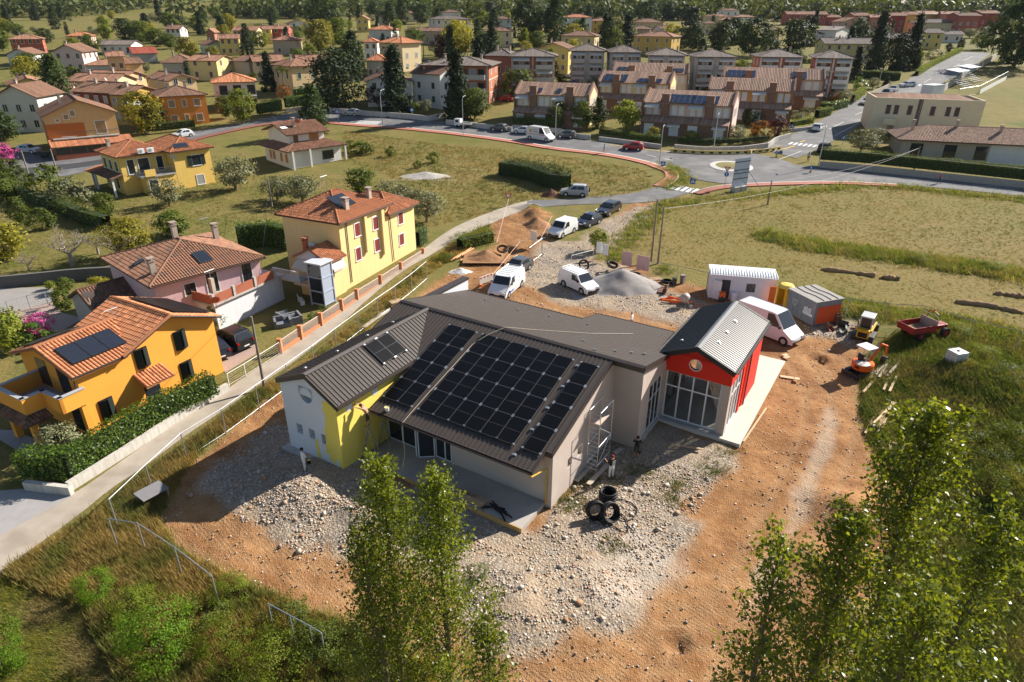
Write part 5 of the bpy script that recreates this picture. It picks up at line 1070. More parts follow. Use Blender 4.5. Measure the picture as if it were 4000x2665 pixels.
# middle
h, p, _ = V_('cream villa with green shutters, stone cornice and a palm in its garden', 'B',(320,612),(582,582),7.0,9.5, 'hip',1.7, 'aged',(.6,.44,.24),(2,2,2), 'shut', 'green', ov=.6);V_('cream terrace with pale tiles and many chimneys behind the villa', 'B',(400,562),(665,547),5.6,8, 'gx',1.3, 'aged', CR,(4,1,2), chim=2, dsh=1);V_('cream terrace house left of the villa behind', 'B',(-20,562),(250,548),5.4,8, 'gx',1.3, 'aged', CR,(4,1,2), chim=2)
V_('tall right half of the white house behind the road wall', 'B',(1430,662),(1690,697),7.4,8, 'gx',1.6, 'brown',(.66,.65,.62),(2,2,2), 'shut', 'green', chim=2);V_('left gabled half of the white house behind the road wall', 'B',(1012,747),(1430,735),5.8,9, 'gy',1.9, 'brown',(.66,.65,.62),(3,2,2), 'shut', 'green')
V_('tall cream villa with orange-red hipped roof', 'B',(1340,397),(1512,377),8.2,10, 'hip',1.6, 'orange',(.62,.5,.3),(2,2,3), 'shut', 'grey', ov=.7);V_('small white house with terracotta roof beside the tall cream villa', 'B',(990,387),(1110,387),6,7, 'hip',1.2, 'terra', WT,(2,2,2), dsh=1);V_('grey cottage with bright terracotta hipped roof', 'B',(1015,557),(1205,557),4.8,8, 'hip',1.5, 'terra', GY,(3,2,1))
BRK = mat('red_brick_condominium',(.36,.125,.06),.9, var=.15, vs=3)
def condo(label, t, e0, e1, H, W, wm, band, rt='grey', fl=3, aw=True, group='condominium blocks', rise=1.6):
    a, b = pt(t, *e0, H), pt(t, *e1, H);L = float(np.hypot(*(b-a)));h, p, r = house_px('apartment_block', label, t, e0, e1, H, W, kind='hip', rise=rise, rt=rt, wallm=wm, ov=.8, group=group, cat='apartment block', chim=((L*.25, W*.5, H+rise+.3),(L*.8, W*.6, H+rise+.2)))
    for i in range(fl):
        z = H-3.0*(i+1)+.1
        if z < -1: continue
        MB().bx(-.03, L+.03,-.03, W+.03, z-.35, z-.1).build('floor_band', band, h)
        for s in (.0,.52):
            x0, x1 = L*(s+.05), L*(s+.43);balcony(h, x0, x1, z,1.1, band, hgt=.95)
            for k in range(3): window(h, facem(L, W, 'f', x0+(x1-x0)*(k+.5)/3, z+.02),(x1-x0)/4.2,2.1, 'roll' if k == 1 else 'dark', 'grey')
            if aw: awning(h, x0, x1,0, z+2.75,1.15,.75)
        for k in range(2): window(h, facem(L, W, 'r', W*(k+.5)/2, z+.9),1.1,1.3, 'roll', 'grey');window(h, facem(L, W, 'l', W*(k+.5)/2, z+.9),1.1,1.3, 'roll', 'grey')
    mb = MB();[mb.bx(x-.2, x+.2,-.12,.02,-.5, H-.05) for x in (L*.01+.2, L*.5, L*.99-.2)];mb.build('pilaster', band, h)
    return h, p
cw_ = mat('condominium_render',(.56,.54,.5),.9, var=.06, dirt=.12);bnd = mat('concrete_band',(.45,.43,.4),.9, var=.08, dirt=.1)
condo('brick apartment block with shallow grey roof behind the tall spruce', 'B',(1530,597),(2140,614),9,13, BRK, bnd, aw=False);condo('brick apartment block with cream awnings beside the young poplar', 'C',(-10,517),(395,522),9,11, BRK, bnd)
V_('brick house with two brick chimneys behind the apartment block', 'B',(2110,512),(2354,522),8,9, 'hip',1.6, 'grey',(.36,.15,.09),(3,2,2), chim=2)
WLAB = ('white apartment block next to the brick one with cream awnings', 'white apartment block below the pair of spruces', 'white apartment block below the great cedar', 'white apartment block behind the row house with an array at each end')
for i,(a, b) in enumerate((((545,467),(850,472)),((910,480),(1190,482)),((1255,507),(1590,517)),((1695,522),(2060,527)))): condo(WLAB[i], 'C', a, b,9,10, cw_, bnd, group='white apartment blocks in line')
condo('brick and white apartment block by the side road', 'D',(440,532),(785,547),9.3,11, BRK, mat('white_band',(.62,.6,.57),.9));condo('brick and white apartment block behind the last row house', 'D',(-70,522),(325,532),9.3,11, BRK, mat('white_band'))
# brick row houses: tiled roof between parapet gables, big chimneys, lower front roof
RB = mat('brown_brick',(.2,.115,.08),.9, var=.15, vs=5);
def rowhouse(label, t, e0, e1, H, W, t1=None, infill=CR, pvn=0, pvm_=pvblue, lower=True, cols=2):
    a, b = pt(t, *e0, H), pt(t1 or t, *e1, H);d = b-a;L = float(np.hypot(*d));rise = 1.9;z0 = float(base_z(a[1]));h = thing('row_house', label, 'house',(a[0], a[1], z0), math.atan2(d[1], d[0]), 'brick row houses')
    mb = MB();mb.bx(0, L,.5, W,-.8, H-.1);mb.build('walls', mat('plaster_%02d%02d%02d' % tuple(int(c*99) for c in infill), infill,.92, var=.05, vs=.7, bump=.05, bs=50, dirt=.12), h)
    for x in (0, L):                                              # parapet gable walls
        P_ = [(-.4,-.8),(W+.4,-.8),(W+.4, H),(W/2, H+rise+.35),(-.4, H+.1)];s = .35;MB().ext(P_, 'x', x-s/2, x+s/2).build('gable_parapet', RB, h)
    P_ = [(.7,-.8),(W-.7,-.8),(W-.7, H-.5),(W/2, H+rise-.7),(.7, H-.5)];MB().ext(P_, 'x', L+.16, L+.2).build('gable_infill', mat('plaster_%02d%02d%02d' % tuple(int(c*99) for c in infill)), h)
    q1 = [(.1,-.3, H-.25),(L-.1,-.3, H-.25),(L-.1, W/2, H+rise),(.1, W/2, H+rise)];q2 = [(L-.1, W+.3, H-.25),(.1, W+.3, H-.25),(.1, W/2, H+rise),(L-.1, W/2, H+rise)];mb = MB();mb.slab(q1,.14);mb.slab(q2,.14);r = mb.build('roof', RT['pink'], h)
    corrug(q1, RT['pink'], r,.34,.09);corrug(q2, RT['pink'], r,.34,.09)
    if lower:
        q3 = [(.1,-2.6, H-3.6),(L-.1,-2.6, H-3.6),(L-.1,.5, H-2.7),(.1,.5, H-2.7)];mb = MB();mb.slab(q3,.12);r3 = mb.build('lower_roof', RT['pink'], h);corrug(q3, RT['pink'], r3,.34,.09);MB().bx(.1, L-.1,-2.0,.5,-.8, H-3.6).build('ground_floor', RB, h)
    n = cols*2
    for i in range(cols):
        xc = L*(i+.5)/cols;c = MB().bx(xc-.75, xc+.75,-.25,1.2,-.5, H+1.35).build('chimney', RB, h);MB().bx(xc-.85, xc+.85,-.35,1.3, H+1.35, H+1.5).build('chimney_cap', RB, c)
    for i in range(n):
        xc = L*(i+.5)/n+(.35 if i % 2 else -.35);w_ = L/n*.3
        for dx in (-.55,.55): window(h, Matrix.Translation((xc+dx*w_,.49, H-2.45)), w_*.7,1.7, 'roll', 'white')
        if lower: window(h, Matrix.Translation((xc,-2.01,.1)), w_*1.3,2.0, 'roll', 'white')
        if i % 2 == 0: awning(h, xc-w_*1.1, xc+w_*1.1,-.1, H-.4,1.2,.5)
        elif lower: awning(h, xc-w_, xc+w_,-2.0, H-3.8,1.0,.4)
    for i in range(3): window(h, Matrix.Translation((L+.2,2.4+i*1.8, H-2.5)) @ Matrix.Rotation(math.pi/2,4, 'Z'),.7,1.6, 'roll', 'white')
    for u, s, k, rw in pvn or (): roofpanels(h, q1, k,1, s, u*L,1.05,1.55, pvm_,.03, rw)
    return h
rowhouse('brick row house with blue striped awnings behind the parked van', 'C',(30,852),(705,893),6.2,9, pvn=((.28,.9,1,1),(.55,.9,1,1)));rowhouse('brick row house with two blue solar arrays and cream infill', 'C',(800,742),(1450,787),6.2,9, infill=(.66,.52,.25), pvn=((.05,.3,5,2),(.55,.4,5,1)))
rowhouse('brick row house in front of the white apartment blocks', 'C',(930,657),(1620,687),6.2,9, infill=(.62,.56,.48), pvn=((.05,1,3,1),(.7,.8,4,1)), pvm_=thermal, lower=False);rowhouse('brick row house on the corner with the largest blue solar array', 'C',(1215,927),(2030,992),6.2,9.5, infill=(.6,.45,.4), pvn=((.2,.2,6,2),(.52,.2,5,2)))
rowhouse('brick row house without solar panels beside the side road', 'C',(1812,807),(240,857),6.2,9, t1='D', infill=(.55,.28,.09));rowhouse('brick row house with a solar array at each end', 'C',(1945,702),(520,752),6.2,9, t1='D', infill=(.6,.5,.45), pvn=((.03,.2,6,2),(.68,.2,3,2)))
# far houses
FAR = [('yellow house far behind with red roof', 'B',(0,268),(135,268),5.5,8, 'gx',1.2, 'aged', YE),('red house far behind beside the yellow one', 'B',(140,264),(290,264),5.5,8, 'gx',1.2, 'aged',(.42,.08,.05)),('white house with red roof below the great dark tree', 'B',(300,216),(485,211),5.5,8, 'gy',1.4, 'aged', WT),('brown house under pinkish hipped roof beside the yellow-green tree', 'B',(150,370),(365,370),5,9, 'hip',1.5, 'aged',(.42,.32,.24)),
  ('bright yellow gabled house between tall trees', 'B',(920,174),(1030,174),6,9, 'gy',1.6, 'aged', YE),('white house with red hipped roof on the rise', 'B',(1035,272),(1240,277),5,9, 'hip',1.6, 'terra',(.58,.56,.52)),('long row of pinkish roofs with many chimneys', 'B',(1370,282),(1770,292),5,8, 'gx',1.3, 'brown',(.45,.34,.27)),('grey-white double house far behind', 'B',(1650,177),(1960,168),6,9, 'hip',1.5, 'grey',(.58,.55,.5)),('ochre house peeping over two tall conifers', 'B',(1370,120),(1480,120),5,8, 'hip',1.2, 'brown', CR),
  ('blue-grey house with solar roof far behind', 'B',(2215,174),(2354,172),6,8, 'hip',1.3, 'brown',(.45,.46,.48)),('cream house with hipped roof and row of chimneys', 'B',(2090,285),(2354,287),6,9, 'hip',1.6, 'brown', CR),('far white house with dark roof and mast', 'B',(1745,112),(1880,110),5,8, 'hip',1.3, 'brown', WT),('small house behind the row of conifers', 'B',(1150,152),(1232,150),4.5,7, 'hip',1.1, 'brown', CR),
  ('white three-storey villa with grey shutters and low orange roof', 'C',(485,160),(735,160),8,9, 'hip',1.3, 'terra',(.68,.68,.68)),('yellow-brown villa with balconies under a dark hipped roof', 'C',(455,327),(760,337),6.5,9, 'hip',1.5, 'brown',(.55,.42,.22)),('long ochre house right of the white villa', 'C',(735,192),(1010,192),5.5,8, 'hip',1.3, 'aged', OC),('red-brown house with white terrace rail', 'C',(1100,267),(1300,270),5,8, 'hip',1.3, 'brown',(.5,.34,.26)),('cream house with broad hipped brown roof', 'C',(1145,207),(1390,207),6,9, 'hip',1.6, 'brown',(.58,.44,.24)),
  ('ochre house with orange roof edges and loggia', 'C',(1125,332),(1470,352),6,9, 'hip',1.6, 'aged', OC),('white house behind the ochre loggia house', 'C',(1370,262),(1500,260),5,8, 'gx',1.2, 'brown', WT),('yellow house with dark red roof behind the apartment blocks', 'C',(240,442),(520,457),7,8, 'gy',1.6, 'brown', YE),('white gabled villa on the rise', 'C',(1900,97),(2090,100),6.5,8, 'hip',1.3, 'brown', WT),('white house with cypress and dark roof on the rise', 'C',(2090,87),(2300,87),5.5,8, 'gx',1.2, 'brown',(.68,.68,.68)),('pink-roofed house below the white villas', 'C',(2030,157),(2240,160),5,8, 'hip',1.2, 'aged', WT),
  ('pale house with hipped roof left of the white villas', 'C',(1760,152),(1900,162),5,8, 'hip',1.3, 'aged', CR),('tan cottage roof below the pale house', 'C',(1770,217),(1890,217),5,8, 'hip',1.3, 'brown', CR),('wide pink-tiled roof in the middle of the far cluster', 'C',(1890,184),(2070,188),4.5,8, 'hip',1.4, 'aged', CR),('grey house with dormer under a brown roof', 'C',(1960,232),(2140,234),5,8, 'hip',1.4, 'brown', GY),('farthest rose-roofed house below the skyline', 'C',(1000,47),(1160,54),5,8, 'hip',1.2, 'aged',(.6,.5,.4)),('far house between conifers with pale gable', 'C',(590,77),(720,82),5,8, 'gy',1.3, 'aged', CR),
  ('long yellow house with balconies behind the tall spruces', 'D',(530,397),(1060,402),6,9, 'gx',1.5, 'grey',(.56,.46,.2)),('yellow house with upper balcony at the end of the side road', 'D',(1450,299),(1620,299),6.2,9, 'gx',1.3, 'grey',(.6,.47,.16)),('yellow house between the two tall spruces', 'D',(1090,352),(1440,352),6,9, 'gx',1.5, 'grey',(.56,.46,.2)),('low white garage house at the end of the side road', 'D',(1600,314),(1800,317),3.4,8, 'gx',1.2, 'grey', WT),('cream house with hipped grey roof above the side road', 'D',(1385,209),(1720,210),5,9, 'hip',1.6, 'grey', CR),
  ('brick-red row house on the hill, left end', 'D',(800,142),(945,142),8,9, 'gx',1.2, 'aged',(.36,.13,.1)),('brown-red row house with wide windows on the hill', 'D',(945,158),(1120,162),7.5,9, 'gx',1.2, 'aged',(.4,.18,.12)),('dark red row house with paired white windows', 'D',(1125,142),(1275,142),8,9, 'gx',1.2, 'aged',(.3,.055,.045)),('ochre row house on the hill', 'D',(1275,132),(1420,132),8,9, 'gx',1.2, 'aged',(.52,.32,.1)),('mustard row house set back on the hill', 'D',(1430,125),(1600,120),8,9, 'gx',1.2, 'aged',(.5,.34,.14)),('salmon row house on the hill', 'D',(1600,127),(1760,130),8,9, 'gx',1.2, 'aged',(.52,.24,.17)),('red row house with skylights on the hill', 'D',(1760,142),(1960,142),8.5,9, 'gx',1.2, 'brown',(.36,.11,.075)),('dark red row house at the right end on the hill', 'D',(1970,120),(2145,120),9,9, 'gx',1.2, 'aged',(.28,.06,.05)),
  ('long red house with solar strip far right', 'D',(180,130),(550,132),6,9, 'gx',1.5, 'aged',(.36,.08,.06)),('small red annex beside the long red house', 'D',(550,157),(670,157),4.5,7, 'gx',1.1, 'aged',(.38,.09,.06)),('long cream house with pale roof below the woods', 'D',(105,87),(390,92),4.5,8, 'gx',1.1, 'orange', CR),('salmon gabled house beside the spruce', 'D',(690,197),(900,197),6,10, 'gy',1.8, 'aged',(.58,.34,.27)),('small white gabled house with round window', 'D',(632,277),(770,257),5,8, 'gy',1.4, 'grey', WT),('white lean-to house below the white gabled one', 'D',(475,307),(630,307),3.4,7, 'gx',1.0, 'brown', WT),('white house at the edge of the woods', 'D',(330,32),(440,32),6,8, 'gx',1.2, 'brown', WT),('ochre house with solar roof right of the condominium trees', 'D',(-40,272),(110,277),5.5,8, 'hip',1.3, 'aged', OC)]
for i, f in enumerate(FAR):
    a, b = pt(f[1], *f[2], f[4]), pt(f[1], *f[3], f[4]);Lf = float(np.hypot(*(b-a)));V_(f[0], *f[1:], auto=(max(2, int(Lf/3.2)),2,2), wk='shut' if i % 2 else 'pane', wcol=('brown', 'green', 'grey')[i % 3], dsh=i % 3 == 0, chim=1+i % 2)
# cream school block and the low stone-and-white building by the pitch
a, b = pt('D',992,905,6.8), pt('D',2000,960,6.8);d = b-a;Lc = float(np.hypot(*d));CRM = mat('cream_school_render',(.6,.54,.38),.92, var=.04, dirt=.06)
h = thing('school_block', 'two-storey cream block with flat parapet and tall narrow windows', 'building',(a[0], a[1], float(base_z(a[1]))), math.atan2(d[1], d[0]));mb = MB();mb.bx(0, Lc,0,11,-1,6.4);mb.bx(0, Lc,0,.25,6.4,7.0);mb.bx(0, Lc,10.75,11,6.4,7.0);mb.bx(0,.25,.25,10.75,6.4,7.0);mb.bx(Lc-.25, Lc,.25,10.75,6.4,7.0);mb.build('walls', CRM, h)
q1 = [(.6,1.0,6.5),(Lc-.6,1.0,6.5),(Lc-4,5.5,7.5),(4,5.5,7.5)];q2 = [(Lc-.6,10,6.5),(.6,10,6.5),(4,5.5,7.5),(Lc-4,5.5,7.5)];q3 = [(Lc-.6,1,6.5),(Lc-.6,10,6.5),(Lc-4,5.5,7.5)];q4 = [(.6,10,6.5),(.6,1,6.5),(4,5.5,7.5)];mb = MB();[mb.slab(q_,.1) for q_ in (q1, q2, q3, q4)];r_ = mb.build('roof', RT['aged'], h);[corrug(q_, RT['aged'], r_) for q_ in (q1, q2, q3, q4)]
for u in (.14,.215,.34,.55,.69,.77): window(h, facem(Lc,11, 'f', Lc*u,3.9),.85,1.75, 'pane', 'dark', mat('grey_trim'))
for u in (.2,): window(h, facem(Lc,11, 'f', Lc*u,.2),1.2,1.5, 'pane', 'dark', mat('grey_trim'))
mb = MB();mb.bx(Lc*.405, Lc*.43,-.08,.02,-.5,6.9);mb.bx(Lc*.435, Lc*.445,-.08,.02,-.5,6.9);mb.build('expansion_strip', mat('dark_trim',(.1,.09,.08),.7), h);MB().bx(Lc*.11, Lc*.22,-1.5,.01,2.0,3.2).build('entrance_canopy', CRM, h)
a, b = pt('D',1240,1280,3.2), pt('D',2354,1350,3.2);d = (b-a);Ls = float(np.hypot(*d))*1.35
h, p, r_ = house('clinic_building', 'low building with mottled tiled roof, stone wall panels and white bays behind the hedge', a, math.atan2(d[1], d[0]), Ls,9.5,3.2, kind='hip', rise=2.0, ov=.9, rt='pink', wallm=mat('stone_cladding',(.4,.34,.27),.9, var=.22, vs=4, bump=.3, bs=10), tiles='near', cat='building', chim=((Ls*.08,4.0,5.8),(Ls*.36,4.4,6.0),(Ls*.62,3.2,5.6)))
for u, w_ in ((.1,2.0),(.31,2.0),(.5,1.9),(.7,2.2),(.86,2.0)): window(h, facem(Ls,9.5, 'f', Ls*u,.3), w_,2.3, 'dark', 'dark')
MB().bx(Ls*.55, Ls*.8,-.05,.02,-.5,3.0).build('white_bay', WH, h)
# ------------------------------------------------------------------ vegetation
LEAF = np.array([(0,-.5,0),(.32,-.08,.05),(0,.5,0),(-.32,-.08,.05)])
def leaves(pos, size, rg, up=.25, nrm=None, flat=None):
    """one blade per position, turned at random (or near the given normals)"""
    n = len(pos);d = rg.normal(size=(n,3));d[:,2] += up*1.5
    if nrm is not None: d = d*.55+nrm
    d /= np.linalg.norm(d, axis=1)[:, None]+1e-9;t = rg.normal(size=(n,3));t -= d*(t*d).sum(1)[:, None];t /= np.linalg.norm(t, axis=1)[:, None]+1e-9;b = np.cross(d, t)
    s = (np.asarray(size)*np.ones(n))[:, None, None]
    V = pos[:, None]+s*(LEAF[None, :,0:1]*b[:, None]+LEAF[None, :,1:2]*t[:, None]+LEAF[None, :,2:3]*d[:, None])
    return V.reshape(-1,3), np.arange(n*4).reshape(n,4), np.repeat(rg.random(n),4)
def crown_mesh(name, m, seed, shape='round', n=2600, leaf=.07, clumps=70, rx=.42, bottom=.22):
    """crown of a tree one unit tall"""
    rg = np.random.default_rng(seed);per = n//clumps;C = []
    while len(C) < clumps:
        a = rg.random()*2*math.pi;h = rg.random();k = rg.random()**.5
        if shape == 'round': r = rx*math.sqrt(max(0,1-(2*h-1)**2))*(.55+.45*k)*(1+.25*math.sin(a*3+seed));z = bottom+(1-bottom)*h
        elif shape == 'cone': r = rx*(1-h)**.85*(.35+.65*k)*(1+.22*math.sin(h*40+seed));z = bottom+(1-bottom)*h
        elif shape == 'column': r = rx*(1-h**3)*(.5+.5*k)*(.6+.4*min(1, h*5));z = bottom+(1-bottom)*h
        elif shape == 'cedar': lv = math.floor(h*6)/6;r = rx*(1-lv*.75)*(.15+.85*k);z = bottom+(1-bottom)*lv+rg.normal()*.012
        else: r = rx*(1-(2*h-1)**2)**.4*(.3+.7*k);z = bottom+(1-bottom)*h
        C.append((r*math.cos(a), r*math.sin(a), z))
    C = np.array(C);i = rg.integers(0, len(C), n);sp = {'cone': .045, 'cedar': .05, 'column': .045}.get(shape,.075)
    g = rg.normal(size=(n,3))*sp*(.6+.8*rg.random((n,1)));g[:,2] *= .55 if shape in ('cedar', 'cone') else .8;P = C[i]+g;P[:,2] = np.clip(P[:,2], bottom*.6,1.03)
    if shape == 'cone': P[:,2] -= np.hypot(P[:,0], P[:,1])*.22
    c0 = np.array([0,0,.5]);nr = P-c0;nr[:,2] = nr[:,2]*.6+.15;nr /= np.linalg.norm(nr, axis=1)[:, None]+1e-9
    V, F, r = leaves(P, leaf*(.6+.8*rg.random(n)), rg,.2, nr);r = np.clip(r*.7+np.repeat(rg.random(len(C))[i],4)*.3,0,1);return npmesh(name, V, F, m, r)
def trunk_mesh(name, seed, h=.5, r=.022, limbs=5, m=bark, spread=.24):
    rg = random.Random(seed);mb = MB();bend = [(rg.uniform(-.02,.02), rg.uniform(-.02,.02)) for _ in range(4)]
    P = [(bend[i][0]*i/3, bend[i][1]*i/3, h*i/3-.02) for i in range(4)];mb.tube(P,[r*1.25, r, r*.85, r*.55],7)
    for i in range(limbs):
        a = 2*math.pi*i/limbs+rg.random();z0 = h*rg.uniform(.45,.95);z1 = z0+rg.uniform(.12,.3);q_ = (spread*math.cos(a)*rg.uniform(.6,1.1), spread*math.sin(a)*rg.uniform(.6,1.1), z1)
        mb.tube([(0,0, z0),(q_[0]*.5, q_[1]*.5,(z0+z1)/2+.02), q_],[r*.5, r*.32, r*.12],5)
    return mb.mesh(name, m)
G_ = {'mid': leafmat('leaf_mid_green',(.085,.125,.025)), 'dark': leafmat('leaf_dark_green',(.04,.068,.02),.25), 'light': leafmat('leaf_light_green',(.15,.2,.03),.4), 'olive': leafmat('leaf_olive',(.17,.18,.1),.2, warm=(.02,0,-.05)), 'conifer': leafmat('needle_dark',(.024,.042,.018),.12,.7), 'cedar': leafmat('needle_blue',(.075,.1,.065),.1,.7),
      'yellow': leafmat('leaf_yellow_green',(.2,.21,.03),.4), 'maroon': leafmat('leaf_maroon',(.06,.02,.02),.25), 'rust': leafmat('leaf_rust',(.2,.1,.025),.3), 'wood': leafmat('leaf_wood',(.06,.085,.028),.25), 'laurel': leafmat('leaf_laurel',(.075,.15,.018),.3,.4,.4,.3), 'vine': leafmat('leaf_vine',(.13,.19,.02),.4), 'pink': leafmat('flower_magenta',(.42,.07,.3),.3), 'poplar': leafmat('leaf_poplar',(.12,.17,.02),.45,.35,.45,.4), 'locust': leafmat('leaf_locust',(.1,.2,.018),.45)}
PRO = {}
def proto(k, m, shape, n, leaf, cl, rx, bot, tk, nv=2):
    PRO[k] = [(crown_mesh('crown', G_[m],11+i*7+len(k), shape, n, leaf, cl, rx, bot), trunk_mesh('trunk', i+len(k), *tk)) for i in range(nv)]
proto('mid', 'mid', 'round',2600,.075,60,.42,.2,(.5,.022,5));proto('dark', 'dark', 'round',2800,.07,60,.42,.1,(.5,.022,5));proto('light', 'light', 'round',2200,.075,50,.4,.22,(.5,.02,5));proto('yellow', 'yellow', 'round',2600,.07,60,.4,.15,(.5,.02,5))
proto('olive', 'olive', 'round',2600,.06,60,.5,.25,(.42,.04,6),3);proto('spruce', 'conifer', 'cone',3200,.06,130,.24,.04,(.9,.016,2));proto('yew', 'conifer', 'round',3200,.06,90,.36,.02,(.6,.02,3),1);proto('cedar', 'cedar', 'cedar',3000,.065,110,.36,.08,(.9,.02,3),1);proto('cypress', 'conifer', 'column',1500,.05,60,.1,.03,(.6,.012,1),1)
proto('bush', 'mid', 'round',1200,.1,36,.6,.02,(.3,.02,4));proto('oliveb', 'olive', 'round',1300,.085,36,.62,.02,(.3,.02,4),1);proto('maroon', 'maroon', 'round',1800,.07,44,.5,.1,(.4,.02,4),1);proto('rust', 'rust', 'round',1500,.085,40,.55,.05,(.4,.02,4),1);proto('poplar', 'light', 'column',2200,.055,90,.2,.1,(.8,.014,3),1);proto('tall', 'dark', 'column',3400,.05,110,.26,.05,(.6,.02,3),1);proto('lush', 'laurel', 'round',1500,.085,40,.55,.03,(.3,.02,4),1);proto('flower', 'pink', 'round',1200,.07,36,.55,.15,(.3,.02,4),1);proto('vine', 'vine', 'round',1300,.09,36,.65,.02,(.3,.02,4),1)
def topheight(p, xpx, ytop):
    """height above the land at p whose top is seen at photo row ytop"""
    lo, hi = .2,60.
    for _ in range(40):
        m = (lo+hi)/2;D = CAM_H-(float(base_z(p[1]))+m);yy = 1332.5+FPX*(D*CP-p[1]*SP)/(p[1]*CP+D*SP)
        if yy > ytop: lo = m
        else: hi = m
    return (lo+hi)/2
_tn = {}
def tree(kind, t, x, y0, y1, label, wf=1., name='tree', group=None, cat='tree', p=None, hgt=None):
    if p is None:
        q_ = px(t, x, y1);p = at(*q_);hgt = topheight(p, q_[0], px(t, x, y0)[1])
    k = _tn.get(kind,0);_tn[kind] = k+1;cm, tm = PRO[kind][k % len(PRO[kind])]
    o = thing(name, label, cat,(p[0], p[1], gz(p)-.05),(k*2.39) % 6.28, group);o.scale = (hgt*wf, hgt*wf, hgt)
    obj('trunk', tm, o);obj('crown', cm, o);return o
